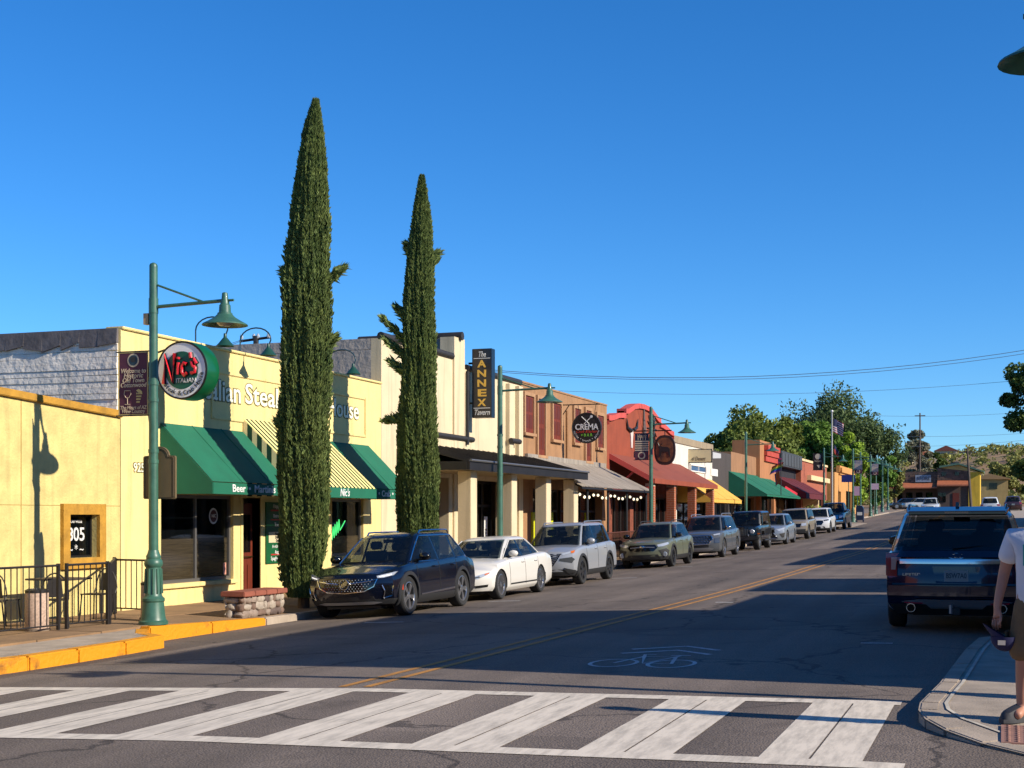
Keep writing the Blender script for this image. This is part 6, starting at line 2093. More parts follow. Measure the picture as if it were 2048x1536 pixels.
    def _poly(c, poly, mp, depth_dir, th=.04, cuts=2):
        bm = bmesh.new()
        vs = [bm.verts.new((a, b, 0)) for a, b in poly]
        bm.faces.new(vs)
        bmesh.ops.triangulate(bm, faces=bm.faces)
        bmesh.ops.subdivide_edges(bm, edges=bm.edges, cuts=cuts, use_grid_fill=True)
        bm.verts.index_update()
        bnd = [e for e in bm.edges if len(e.link_faces) == 1]
        top = [mp(v.co.x, v.co.y) for v in bm.verts]
        mb = MB()
        fs = [[v.index for v in f.verts] for f in bm.faces]
        mb.add(top, fs)
        d = Vector(depth_dir) * th
        for e in bnd:
            a, b = e.verts[0].index, e.verts[1].index
            A, B = Vector(top[a]), Vector(top[b])
            mb.add([A, B, B + d, A + d], [[0, 1, 2, 3]])
        bm.free()
        return mb
    def front(c, name, poly, m, off=.008, mirror=False, parent=None, cuts=2):
        o = None
        for s in ((1, -1) if mirror else (1,)):
            mb = c._poly([(s * y, z) for y, z in poly], lambda y, z: (c.front_x(y, z) + off, y, z), (-1, 0, 0), .05, cuts)
            o = c.p(name, mb, m, parent, smooth=35)
        return o
    def rear(c, name, poly, m, off=.008, mirror=False, parent=None, cuts=2):
        o = None
        for s in ((1, -1) if mirror else (1,)):
            mb = c._poly([(s * y, z) for y, z in poly], lambda y, z: (c.rear_x(y, z) - off, y, z), (1, 0, 0), .05, cuts)
            o = c.p(name, mb, m, parent, smooth=35)
        return o
    def flank(c, name, poly, m, off=.006, th=.03, sides=(1, -1)):
        for s in sides:
            mb = c._poly(poly, lambda x, z: (x, s * (c.side_y(x, z) + off), z), (0, -s, 0), th)
            c.p(name, mb, m, smooth=35)
    def ftube(c, name, pts, r, m, off=.012, mirror=False, parent=None):
        for s in ((1, -1) if mirror else (1,)):
            q = []
            for (a, b) in zip(pts[:-1], pts[1:]):
                for k in range(5): q.append((a[0] + (b[0] - a[0]) * k / 5, a[1] + (b[1] - a[1]) * k / 5))
            q.append(pts[-1])
            c.p(name, MB().tube([(c.front_x(y, z) + off, s * y, z) for y, z in q], r, 6), m, parent, smooth=50)
    def arch(c, xa, s, m):
        mb = MB()
        a0 = math.asin(max(-.9, (c.zb + .02 - c.r) / c.RA))
        n = 22
        ri, ro = c.RA - .012, c.RA + .055
        for k in range(n + 1):
            a = a0 + (math.pi - 2 * a0) * k / n
            for rr_, dy in ((ri, -.04), (ri, .012), (ro, .012), (ro + .008, -.01)):
                x, z = xa + rr_ * math.cos(a), c.r + rr_ * math.sin(a)
                mb.v.append((x, s * (c.side_y(x, min(z, 2)) + dy), z))
        for k in range(n):
            for j in range(3):
                q = k * 4 + j
                mb.f.append([q, q + 1, q + 5, q + 4])
                mb.m.append(0)
        c.p('arch_trim', mb, m, smooth=40)
    def mirrors(c, m, cap=None, dz=.06, dx=.0, sz=1.):
        k = c.cab
        x = c.cabp(k['z0'])[0] - .42 + dx
        z = k['z0'] + dz
        for s in (1, -1):
            y = s * (c.cab_y(x - .05, z) + .15)
            mb = MB().ico((x, y, z + .05), .085 * sz, .125 * sz, .085 * sz, jit=0, sub=2)
            o = c.p('door_mirror', mb, cap or m, smooth=60)
            c.p('mirror_arm', MB().tube([(x, s * (c.cab_y(x - .05, z) - .02), z - .02), (x, y, z)], .028, 6), M_PLAST, o)
            c.p('mirror_glass', MB().box(x - .09, x - .08, y - .09, y + .09, z - .0, z + .11), M_CGLASS, o)
    def handles(c, xs, z, m):
        for x in xs:
            for s in (1, -1):
                yy = c.side_y(x, z)
                c.p('door_handle', MB().tube([(x + .10, s * (yy + .002), z), (x + .07, s * (yy + .03), z + .005), (x - .07, s * (yy + .03), z + .005), (x - .10, s * (yy + .002), z)], .014, 6), m)
    def seams(c, xs, z0=None, z1=None):
        for x in xs:
            for s in (1, -1):
                zz = np.linspace(z0 or c.zclad + .02, z1 or c.cab['z0'] - .01, 8)
                c.p('door_gap', MB().tube([(x, s * (c.side_y(x, z) + .0), z) for z in zz], .006, 4), M_SEAM)
    def rails(c, m, x0, x1, h=.05):
        k = c.cab
        for s in (1, -1):
            y = s * (k['w1'] - .06)
            z = k['z1']
            c.p('roof_rail', MB().tube([(x1 + .08, y, z - .04), (x1, y, z + h * .8), (x1 - .2, y, z + h), (x0 + .2, y, z + h), (x0, y, z + h * .8), (x0 - .08, y, z - .04)], .018, 6), m, smooth=50)
    def plate(c, m=M_PLATE, z=.5, front=True, txt=None):
        mb = MB()
        if front: mb.box(c.front_x(0, z), c.front_x(0, z) + .035, -.16, .16, z - .08, z + .08)
        else: mb.box(c.rear_x(0, z) - .03, c.rear_x(0, z), -.16, .16, z - .08, z + .08)
        o = c.p('licence_plate', mb, m)
        if txt:
            letters(txt, .1, (c.rear_x(0, z) - .032, 0, z), (0, -1, 0), (0, 0, 1), mat('plate_ink', hexc(60, 80, 90), .6), o, local=True, depth=.002, width=.27, bold=.002)

def lie(X, Y, face=-1):
    """rotation about z for a car parked along the street, nose towards -Y (towards us) or +Y"""
    return -math.pi / 2 if face < 0 else math.pi / 2
def place(px, Xouter, W, xaxle_front, face=-1):
    """centre position so that the street-side front wheel stands at pixel column px"""
    D, Y = onX(px, Xouter)
    return (Xouter - W / 2 + .02, Y + xaxle_front if face < 0 else Y - xaxle_front)
def tilt(c):
    """rest the wheels on the sloping road"""
    g = c.root
    X, Y = g.location.x, g.location.y
    w = c.W / 2 - .1
    z = (roadz(X - w, Y) + roadz(X + w, Y)) / 2
    roll = math.atan2(roadz(X + w, Y) - roadz(X - w, Y), 2 * w)
    pit = math.atan2(roadz(X, Y + 1.4) - roadz(X, Y - 1.4), 2.8)
    nrm = Vector((-math.sin(roll), -math.sin(pit), 1)).normalized()
    fw = Vector((0, -1 if g.rotation_euler.z < 0 else 1, 0))
    fw = (fw - nrm * fw.dot(nrm)).normalized()
    lf = nrm.cross(fw)
    m = Matrix((fw, lf, nrm)).transposed()
    g.rotation_euler = m.to_euler()
    g.location = (X, Y, z + .003)
def dots(rows, cols, f, r):
    mb = MB()
    for i in range(rows):
        for j in range(cols):
            p = f(i, j)
            if p: mb.ico(p, .012, r, r, jit=0, sub=1)
    return mb

GC = 'cars parked along the far kerb'
XO = -10.72
# ------------------------------------------------------------------ 1 dark navy SUV
L, W, H = 4.63, 1.88, 1.63
colN = paint('navy', (14, 18, 34), .22, .3)
pos = place(822, XO, W, L / 2 - .92)
c = Car('dark navy crossover with chrome studded grille parked beside the cypress', 'car', (*pos, 0), lie(*pos), colN, L, W, H, 2.78, .92, .375,
        [(-L / 2, .98), (-1.7, 1.06), (-.6, 1.03), (.75, .985), (1.0, 1.0), (1.7, .93), (2.1, .87), (L / 2, .80)],
        dict(z0=1.0, z1=1.60, xf0=1.12, xf1=.15, xr0=-2.18, xr1=-1.60, w0=.86, w1=.62, apil=.16, bow=.03), zb=.21, zclad=.36, clad=True, splits=(-1.22, -.28), rear_off=.32, style='five', trimm=M_CHROME, arch_trim=None, group=GC,
        profF=[(.2, .16), (.34, .06), (.5, .0), (.66, .0), (.78, .03), (.86, .12), (.95, .3)], kf=.34)
gr = c.front('grille', [(-.62, .74), (-.3, .765), (0, .77), (.3, .765), (.62, .74), (.55, .60), (.38, .52), (0, .49), (-.38, .52), (-.55, .60)], M_GLOSSB, .008)
c.p('grille_stud', dots(6, 19, lambda i, j: (c.front_x((j - 9) * .062 + (.031 if i % 2 else 0), .53 + i * .04) + .012, (j - 9) * .062 + (.031 if i % 2 else 0), .53 + i * .04) if abs((j - 9) * .062) < .5 - .035 * (5 - i) + .04 else None, .011), M_SILV, gr)['kind'] = 'stuff'
c.ftube('grille_chrome', [(-.62, .74), (-.56, .60), (-.38, .515), (0, .485), (.38, .515), (.56, .60), (.62, .74)], .014, M_CHROME, parent=gr)
c.ftube('chrome_wing', [(.13, .665), (.36, .69), (.60, .725)], .013, M_CHROME, .022, mirror=True, parent=gr)
bd = c.p('badge_ring', MB().tube([(c.front_x(0, .66) + .03, .095 * math.cos(t), .655 + .095 * math.sin(t)) for t in np.linspace(0, 2 * math.pi, 25)], .012, 6), M_CHROME)
for k in (-1, 0, 1):
    y0, z0 = .04 * k, .655 + .02 * k
    c.p('badge_shield', MB().prism([(y0 - .03, z0 + .035), (y0 + .03, z0 + .045), (y0 + .02, z0 - .03), (y0 - .005, z0 - .045), (y0 - .03, z0 - .02)], 'x', c.front_x(0, .655) + .014, c.front_x(0, .655) + .026 + .003 * k), M_CHROME, bd)
c.front('headlamp', [(.60, .795), (.90, .86), (.86, .79), (.72, .755), (.62, .755)], M_HEAD, .008, mirror=True)
c.front('running_light', [(.64, .782), (.84, .818), (.83, .80), (.66, .768)], M_DRL, .014, mirror=True)
c.front('side_intake', [(.70, .62), (.88, .60), (.85, .40), (.70, .36), (.745, .5)], M_GLOSSB, .006, mirror=True)
c.ftube('intake_trim', [(.70, .62), (.745, .5), (.70, .37), (.84, .41), (.88, .60)], .011, M_CHROME, .014, mirror=True)
c.front('lower_intake', [(-.52, .42), (.52, .42), (.56, .34), (-.56, .34)], M_PLAST, .006)
c.front('skid_strip', [(-.66, .29), (-.5, .315), (.5, .315), (.66, .29), (.5, .262), (-.5, .262)], M_SILV, .02)
c.flank('side_marker', [(L / 2 - .62, .62), (L / 2 - .56, .62), (L / 2 - .57, .5), (L / 2 - .62, .5)], mat('marker_red', (.5, .05, .02), .3), .004)
c.flank('sill_chrome', [(-.95, .40), (.85, .36), (.85, .385), (-.95, .44)], M_CHROME, .006)
c.mirrors(colN, M_GLOSSB)
c.handles((.12, -.85), .90, colN)
c.seams((1.0, -.12, -1.05))
c.rails(M_CHROME, -1.5, -.05, .028)
tilt(c)

# ------------------------------------------------------------------ 2 white saloon
L, W, H = 4.83, 1.82, 1.43
colW = paint('pearl_white', (226, 222, 214), .3)
pos = place(1005, XO, W, L / 2 - .86)
c = Car('pearl white saloon with silver multi spoke wheels parked behind the navy crossover', 'car', (*pos, 0), lie(*pos), colW, L, W, H, 2.85, .86, .335,
        [(-L / 2, .90), (-1.9, .98), (-1.2, .96), (.2, .91), (.9, .90), (1.5, .84), (2.1, .74), (L / 2, .66)],
        dict(z0=.90, z1=1.42, xf0=1.18, xf1=.05, xr0=-1.95, xr1=-1.05, w0=.82, w1=.58, apil=.17, bow=.03, rw0=.08), zb=.17, zclad=.26, clad=False, splits=(-.95, -.2), rear_off=.36, style='multi', trimm=colW, kf=.42, arch=1.06, crown=.07, group=GC,
        profF=[(.17, .12), (.3, .03), (.42, 0), (.55, .01), (.62, .05), (.7, .16), (.8, .34)])
gr = c.front('grille', [(-.2, .60), (.2, .60), (.155, .46), (-.155, .46)], M_GLOSSB, .008)
c.ftube('grille_rim', [(-.2, .60), (.2, .60), (.155, .46), (-.155, .46), (-.2, .60)], .012, M_CHROME, parent=gr)
for z in (.49, .52, .55): c.ftube('grille_bar', [(-.17, z), (.17, z)], .006, M_SILV, parent=gr)
c.front('headlamp', [(.40, .55), (.52, .56), (.80, .64), (.80, .59), (.62, .505), (.46, .485)], M_HEAD, .01, mirror=True)
c.front('headlamp_reflector', [(.50, .535), (.62, .56), (.64, .535), (.52, .51)], M_HEADD, .016, mirror=True)
c.front('turn_lens', [(.72, .605), (.795, .625), (.79, .598), (.72, .575)], M_AMB, .016, mirror=True)
c.front('fog_slot', [(.50, .345), (.78, .365), (.76, .31), (.54, .295)], M_GLOSSB, .008, mirror=True)
c.front('lower_intake', [(-.40, .36), (.40, .36), (.36, .27), (-.36, .27)], M_PLAST, .006)
c.plate(mat('dark_plate', (.03, .03, .05), .5), .40)
c.flank('sill_moulding', [(-.95, .30), (.95, .30), (.95, .335), (-.95, .335)], M_SEAM, .006)
c.mirrors(colW, sz=.95)
c.handles((.05, -.92), .80, colW)
c.seams((.98, -.12, -1.1))
tilt(c)

# ------------------------------------------------------------------ 3 silver SUV
L, W, H = 4.65, 1.84, 1.69
colS = paint('silver', (168, 171, 176), .34, .25)
pos = place(1168, XO, W, L / 2 - .93)
c = Car('silver SUV with black v shaped grille and black wheel arch trim', 'car', (*pos, 0), lie(*pos), colS, L, W, H, 2.71, .93, .37,
        [(-L / 2, 1.05), (-1.7, 1.1), (-.6, 1.07), (.75, 1.03), (1.1, 1.04), (1.8, .98), (2.15, .93), (L / 2, .88)],
        dict(z0=1.04, z1=1.67, xf0=1.12, xf1=.25, xr0=-2.18, xr1=-1.85, w0=.84, w1=.65, apil=.15, bow=.02), zb=.22, zclad=.38, splits=(-1.2, -.2), rear_off=.2, style='six', rim=M_RIMD, kf=.26, group=GC,
        profF=[(.22, .12), (.36, .04), (.5, 0), (.8, .02), (.9, .08), (1.0, .2)])
gr = c.front('grille', [(-.56, .86), (.56, .86), (.46, .70), (.34, .54), (-.34, .54), (-.46, .70)], M_GLOSSB, .01)
for k, z in enumerate((.83, .78, .73, .68, .63, .58)): c.ftube('grille_bar', [(-(.52 - .035 * k), z), (-.1, z - .02), (.1, z - .02), (.52 - .035 * k, z)], .011, M_SILV, .018, parent=gr)
c.front('running_light', [(.56, .86), (.86, .93), (.86, .89), (.60, .815)], M_HEAD, .01, mirror=True)
c.front('turn_lens', [(.78, .915), (.87, .935), (.86, .87), (.80, .86)], M_AMB, .016, mirror=True)
c.front('headlamp', [(.52, .73), (.82, .76), (.88, .70), (.82, .60), (.50, .67)], M_HEADD, .008, mirror=True)
c.front('bumper_mouth', [(-.62, .44), (.62, .44), (.74, .30), (-.74, .30)], M_PLAST, .012)
c.front('bumper_wing', [(.62, .48), (.9, .40), (.86, .32), (.7, .32)], M_PLAST, .012, mirror=True)
c.mirrors(colS, paint('silver', (150, 154, 160)))
c.handles((.1, -.88), .93, colS)
c.seams((1.0, -.1, -1.05))
c.rails(M_SILV, -1.7, .0, .025)
tilt(c)

# ------------------------------------------------------------------ 4 sage green crossover
L, W, H = 4.48, 1.80, 1.60
colG = paint('sage', (108, 112, 92), .35, .1)
pos = place(1349, XO, W, L / 2 - .93)
c = Car('sage green crossover with black cladding and round fog lamps', 'car', (*pos, 0), lie(*pos), colG, L, W, H, 2.67, .93, .355,
        [(-L / 2, 1.0), (-1.6, 1.04), (-.6, 1.0), (.75, .97), (1.0, .98), (1.7, .92), (2.05, .88), (L / 2, .83)],
        dict(z0=.98, z1=1.55, xf0=1.08, xf1=.2, xr0=-2.1, xr1=-1.6, w0=.83, w1=.62, apil=.15, bow=.02), zb=.24, zclad=.40, splits=(-1.1, -.2), rear_off=.26, style='five', rim=M_RIMD, kf=.28, group=GC)
gr = c.front('grille', [(-.44, .80), (.44, .80), (.52, .69), (.40, .58), (-.40, .58), (-.52, .69)], M_GLOSSB, .01)
c.ftube('grille_bar', [(-.42, .70), (-.12, .72), (.12, .72), (.42, .70)], .018, M_SILV, .02, parent=gr)
c.p('badge', MB().ico((c.front_x(0, .73) + .03, 0, .73), .02, .09, .05, jit=0, sub=2), M_CHROME, gr)
c.front('headlamp', [(.50, .79), (.84, .86), (.86, .79), (.70, .73), (.54, .72)], M_HEAD, .01, mirror=True)
c.front('fog_panel', [(.56, .60), (.80, .66), (.88, .58), (.84, .40), (.66, .40), (.64, .5)], M_PLAST, .012, mirror=True)
for s in (1, -1): c.p('fog_lamp', MB().lathe([(.075, -.02), (.085, .02), (.06, .03)], 16, (c.front_x(.75, .46) + .01, s * .75, .46), axis='x'), M_HEAD)
c.front('lower_grille', [(-.52, .46), (.52, .46), (.6, .33), (-.6, .33)], M_PLAST, .012)
c.mirrors(colG, M_GLOSSB)
c.handles((.1, -.86), .88, colG)
c.seams((.98, -.1, -1.0))
c.rails(M_PLAST, -1.5, .0, .05)
tilt(c)

# ------------------------------------------------------------------ 5 grey-blue large SUV with a big chrome grille
L, W, H = 4.98, 1.97, 1.75
colP = paint('steel_grey', (88, 91, 95), .38, .1)
pos = place(1450, XO, W, L / 2 - .95)
c = Car('dark steel grey large SUV with wide chrome mesh grille', 'car', (*pos, 0), lie(*pos), colP, L, W, H, 2.90, .95, .385,
        [(-L / 2, 1.12), (-1.8, 1.14), (-.6, 1.1), (.85, 1.07), (1.2, 1.09), (1.9, 1.04), (2.3, 1.0), (L / 2, .95)],
        dict(z0=1.09, z1=1.72, xf0=1.2, xf1=.4, xr0=-2.36, xr1=-2.05, w0=.90, w1=.70, apil=.15, bow=.02), zb=.22, zclad=.36, splits=(-1.4, -.2), rear_off=.2, style='five', kf=.24, clad=False, group=GC)
gr = c.front('grille', [(-.58, .92), (.58, .92), (.66, .78), (.52, .56), (-.52, .56), (-.66, .78)], M_GLOSSB, .01)
c.ftube('grille_frame', [(-.58, .92), (.58, .92), (.66, .78), (.52, .56), (-.52, .56), (-.66, .78), (-.58, .92)], .025, M_CHROME, .015, parent=gr)
for r_ in range(5):
    for k in range(9):
        y, z = (k - 4) * .125 + (.06 if r_ % 2 else 0), .60 + r_ * .07
        if abs(y) < .52: c.p('grille_link', MB().tube([(c.front_x(y, z) + .02, y + .045 * math.cos(t), z + .028 * math.sin(t)) for t in np.linspace(0, 2 * math.pi, 9)], .009, 4), M_CHROME, gr)
c.front('headlamp', [(.68, .95), (.92, .985), (.92, .93), (.70, .90)], M_HEAD, .01, mirror=True)
c.front('stacked_lamp', [(.72, .80), (.93, .82), (.92, .60), (.74, .60)], M_HEADD, .01, mirror=True)
c.front('bumper_silver', [(-.7, .36), (-.5, .42), (.5, .42), (.7, .36), (.5, .28), (-.5, .28)], M_SILV, .014)
c.front('lower_intake', [(-.5, .52), (.5, .52), (.5, .44), (-.5, .44)], M_PLAST, .01)
c.flank('sill_chrome', [(-1.0, .40), (1.0, .38), (1.0, .41), (-1.0, .43)], M_CHROME, .006)
c.mirrors(colP, M_CHROME)
c.handles((.1, -.95), .98, M_CHROME)
c.seams((1.05, -.1, -1.15))
c.rails(M_SILV, -1.9, .1, .06)
tilt(c)

# ------------------------------------------------------------------ 6 black off-roader
L, W, H = 4.6, 1.88, 1.87
colJ = paint('black', (16, 16, 17), .3)
pos = place(1527, XO, W, L / 2 - .65)
c = Car('black boxy off-road vehicle with seven slot grille and round lamps', 'car', (*pos, 0), lie(*pos), colJ, L, W * .84, H, 3.0, .65, .42,
        [(-L / 2, 1.15), (-1.0, 1.15), (.6, 1.14), (1.0, 1.15), (2.0, 1.11), (L / 2, 1.08)],
        dict(z0=1.15, z1=1.84, xf0=.85, xf1=.55, xr0=-2.2, xr1=-2.1, w0=.76, w1=.70, apil=.1, bow=.0, bowr=.01), zb=.45, zclad=.52, splits=(-1.3, -.25), rear_off=.12, style='offroad', rim=M_RIM, kf=.08, kr=.03, clad=False, nexp=14, tyre_w=.28, group=GC,
        profF=[(.4, .06), (.6, 0), (1.05, .03), (1.2, .05)], crown=.03)
for k in range(7):
    y = (k - 3) * .105
    c.front('grille_slot', [(y - .033, 1.0), (y + .033, 1.0), (y + .033, .70), (y - .033, .70)], M_SILV if k % 7 == 99 else M_HEADD, .008, cuts=1)
for s in (1, -1):
    c.p('headlamp', MB().lathe([(.10, -.02), (.11, .02), (.08, .05)], 20, (c.front_x(.53, .88), s * .53, .88), axis='x'), M_HEAD, smooth=40)
    for xa in (c.xf, c.xr):
        pts = [(xa + .62, .72), (xa + .42, .96), (xa - .42, .98), (xa - .62, .72), (xa - .52, .70), (xa - .38, .88), (xa + .38, .88), (xa + .52, .70)]
        c.p('fender_flare', MB().prism(pts, 'y', s * (W * .40), s * (W * .5)), M_PLAST)
    c.p('side_step', MB().tube([(-.8, s * .86, .42), (.8, s * .86, .42)], .05, 8), M_PLAST)
    c.p('turn_lamp', MB().box(c.xf + .63, c.xf + .66, s * .78, s * .9, .74, .8), M_AMB)
c.p('front_bumper', MB().box(L / 2 - .05, L / 2 + .2, -.86, .86, .46, .66), M_PLAST, bevel=.04)
c.p('tow_hook', MB().tube([(L / 2 + .2, .4, .66), (L / 2 + .28, .4, .7), (L / 2 + .2, .4, .74)], .02, 6), M_SILV)
c.mirrors(colJ, M_PLAST, dx=.05)
c.p('windscreen_frame', MB().box(.72, .8, -.7, .7, 1.16, 1.2), colJ)
c.seams((.7, -.25, -1.3), .6)
tilt(c)

# ------------------------------------------------------------------ 7 silver blue crossover
L, W, H = 4.66, 1.86, 1.64
colX = paint('ice_silver', (140, 148, 158), .3, .25)
pos = place(1576, XO, W, L / 2 - .95)
c = Car('ice silver crossover with spindle shaped black grille and arrow lamps', 'car', (*pos, 0), lie(*pos), colX, L, W, H, 2.69, .95, .37,
        [(-L / 2, 1.03), (-1.6, 1.07), (.75, 1.0), (1.0, 1.01), (1.7, .96), (L / 2, .84)],
        dict(z0=1.0, z1=1.62, xf0=1.1, xf1=.2, xr0=-2.15, xr1=-1.65, w0=.85, w1=.64, apil=.15), splits=(-1.1, -.2), rear_off=.28, style='multi', kf=.3, clad=False, group=GC)
gr = c.front('grille', [(-.42, .86), (.42, .86), (.28, .66), (.52, .36), (-.52, .36), (-.28, .66)], M_GLOSSB, .01)
c.ftube('grille_rim', [(-.42, .86), (-.28, .66), (-.54, .36), (.54, .36), (.28, .66), (.42, .86)], .014, M_CHROME, parent=gr)
c.front('headlamp', [(.46, .80), (.88, .90), (.86, .82), (.60, .72)], M_HEAD, .01, mirror=True)
c.front('bumper_vent', [(.62, .58), (.88, .62), (.84, .38), (.74, .38)], M_PLAST, .01, mirror=True)
c.mirrors(colX)
c.handles((.1, -.86), .9, colX)
tilt(c)

# ------------------------------------------------------------------ 8 beige boxy 4x4
L, W, H = 4.8, 1.92, 1.82
colB = paint('sand_beige', (150, 138, 118), .4, .2)
pos = place(1619, XO, W, L / 2 - .9)
c = Car('sand beige boxy four by four with dark bumper and rugged wheels', 'car', (*pos, 0), lie(*pos), colB, L, W, H, 2.8, .9, .40,
        [(-L / 2, 1.12), (.75, 1.1), (1.2, 1.12), (2.0, 1.08), (L / 2, 1.02)],
        dict(z0=1.1, z1=1.78, xf0=1.05, xf1=.45, xr0=-2.3, xr1=-2.1, w0=.88, w1=.72, apil=.12), zb=.32, zclad=.5, splits=(-1.4, -.2), rear_off=.2, style='offroad', kf=.16, nexp=10, tyre_w=.27, group=GC)
gr = c.front('grille', [(-.6, .92), (.6, .92), (.56, .72), (-.56, .72)], M_GLOSSB, .01)
c.front('headlamp', [(.62, .94), (.88, .95), (.88, .80), (.62, .78)], M_HEAD, .01, mirror=True)
c.front('bumper', [(-.86, .6), (.86, .6), (.8, .36), (-.8, .36)], M_PLAST, .03)
c.plate(M_PLATE, .52)
c.mirrors(colB, colB, sz=1.2)
tilt(c)

# ------------------------------------------------------------------ 9 white crossover
L, W, H = 4.6, 1.85, 1.68
colV = paint('bright_white', (216, 218, 220), .28)
pos = place(1662, XO, W, L / 2 - .92)
c = Car('bright white crossover with black hexagonal grille before the dark pickup', 'car', (*pos, 0), lie(*pos), colV, L, W, H, 2.7, .92, .365,
        [(-L / 2, 1.05), (-1.6, 1.08), (.75, 1.02), (1.1, 1.04), (1.8, .98), (L / 2, .9)],
        dict(z0=1.03, z1=1.65, xf0=1.1, xf1=.25, xr0=-2.15, xr1=-1.75, w0=.84, w1=.65, apil=.15), splits=(-1.1, -.2), rear_off=.25, style='five', kf=.26, group=GC)
gr = c.front('grille', [(-.5, .86), (.5, .86), (.56, .72), (.44, .56), (-.44, .56), (-.56, .72)], M_GLOSSB, .01)
c.front('headlamp', [(.54, .88), (.88, .92), (.87, .83), (.60, .80)], M_HEADD, .01, mirror=True)
c.front('lower_mouth', [(-.6, .46), (.6, .46), (.68, .32), (-.68, .32)], M_PLAST, .01)
c.mirrors(colV, M_GLOSSB)
c.handles((.1, -.86), .92, colV)
tilt(c)

# ------------------------------------------------------------------ 10 dark pickup
L, W, H = 5.6, 2.0, 1.92
colT = paint('dark_teal_grey', (30, 38, 44), .3, .4)
pos = place(1692, XO + .1, W, L / 2 - .95)
c = Car('dark grey pickup truck parked last before the far kerb bulb', 'truck', (*pos, 0), lie(*pos), colT, L, W, H, 3.6, .95, .41,
        [(-L / 2, 1.28), (-1.0, 1.28), (.5, 1.2), (1.1, 1.2), (2.2, 1.16), (L / 2, 1.12)],
        dict(z0=1.2, z1=1.9, xf0=1.2, xf1=.5, xr0=-1.1, xr1=-.9, w0=.9, w1=.72, apil=.14), zb=.36, zclad=.5, splits=(-.05,), rear_off=.14, style='six', kf=.14, nexp=9, clad=False, group=GC)
c.front('grille', [(-.6, 1.04), (.6, 1.04), (.56, .76), (-.56, .76)], M_CHROME, .01)
c.front('headlamp', [(.64, 1.04), (.92, 1.04), (.92, .86), (.64, .82)], M_HEAD, .01, mirror=True)
c.front('bumper', [(-.9, .66), (.9, .66), (.9, .46), (-.9, .46)], M_CHROME, .03)
c.mirrors(colT, M_CHROME, sz=1.2)
tilt(c)

# ------------------------------------------------------------------ 11 dark blue SUV on the right, seen from behind
L, W, H = 5.04, 2.0, 1.78
colE = paint('midnight_blue', (10, 18, 52), .16, .2)
c = Car('midnight blue SUV with chrome tailgate bar, licence plate and tow hitch', 'car', (-.62, 20.3 + L / 2, 0), math.pi / 2, colE, L, W, H, 2.86, .93, .39,
        [(-L / 2, 1.12), (-2.2, 1.14), (-1.0, 1.12), (.85, 1.08), (1.2, 1.1), (1.9, 1.04), (L / 2, .95)],
        dict(z0=1.12, z1=1.74, xf0=1.2, xf1=.4, xr0=-2.46, xr1=-2.02, w0=.93, w1=.72, apil=.15, rw0=.03, wsw=.90, bowr=.04), zb=.26, zclad=.42, splits=(-1.45, -.2), rear_off=.3, style='five', kr=.16,
        profR=[(.26, .22), (.36, .08), (.5, .0), (.66, .0), (.78, .05), (1.0, .06), (1.14, .08)], clad=False)
c.rear('chrome_bar', [(-.76, 1.03), (.76, 1.03), (.76, .965), (-.76, .965)], M_CHROME, .035)
c.rear('tail_lamp', [(.74, 1.11), (.955, 1.12), (.955, .80), (.90, .76), (.80, .78), (.80, 1.0), (.74, 1.02)], M_REDL, .016, mirror=True)
c.rear('tail_lamp_lens', [(.80, 1.05), (.88, 1.05), (.88, .88), (.82, .88)], mat('lamp_pink', (.62, .35, .28), .15, coat=1.), .022, mirror=True)
c.rear('plate_recess', [(-.32, .93), (.32, .93), (.27, .70), (-.27, .70)], mat('car_paint_midnight_blue'), .002)
c.plate(M_PLATE, .80, False, 'BSW7A0')
c.rear('bumper_step', [(-.92, .66), (.92, .66), (.92, .52), (-.92, .52)], colE, .05)
c.rear('bumper_line', [(-.86, .695), (.86, .695), (.86, .67), (-.86, .67)], M_GLOSSB, .05)
c.rear('skid_plate', [(-.74, .44), (-.5, .47), (.5, .47), (.74, .44), (.66, .405), (.40, .40), (.34, .34), (-.34, .34), (-.40, .40), (-.66, .405)], mat('skid_grey', (.22, .22, .23), .5, .3), .056)
c.rear('reflector', [(.44, .425), (.70, .435), (.70, .415), (.46, .405)], mat('reflector_red', (.4, .02, .05), .3), .064, mirror=True)
for s in (1, -1):
    c.p('exhaust_tip', MB().lathe([(.085, -.1), (.085, .02), (.07, .02), (.06, -.08)][::-1] and [(.05, .1), (.062, .06), (.062, -.09), (.052, -.09), (.048, .06)], 18, (-L / 2 - .02, s * .60, .36), axis='x', cap=False), M_CHROME, smooth=40)
c.rear('lower_valance', [(-.9, .40), (.9, .40), (.8, .25), (-.8, .25)], M_PLAST, .03)
hi = c.p('tow_hitch', MB().box(-L / 2 - .06, -L / 2 + .1, -.05, .05, .27, .36), M_DARK)
c.p('hitch_pin', MB().lathe([(.03, 0), (.03, .12)], 8, (-L / 2 - .02, .07, .28)), M_SILV, hi)
xf_, xr_, b_ = c.cabp(1.16)
el = [(.115 * math.cos(t), 1.075 + .042 * math.sin(t)) for t in np.linspace(0, 2 * math.pi, 21)[:-1]]
bo_ = c.rear('badge_oval', el, M_CHROME, .02, cuts=1)
c.rear('badge_face', [(y * .88, 1.075 + (z - 1.075) * .85) for y, z in el], mat('badge_blue', hexc(20, 40, 120), .3, coat=.5), .024, parent=bo_, cuts=1)
letters('Ford', .07, (c.rear_x(0, 1.075) - .027, 0, 1.075), (0, -1, 0), (0, 0, 1), M_CHROME, bo_, local=True, shear=.35, depth=.002, width=.14)
letters('LIMITED', .05, (c.rear_x(.58, .80) - .012, .60, .815), (0, -1, 0), (0, 0, 1), M_CHROME, c.root, name='trim_lettering', local=True, depth=.002, width=.24)
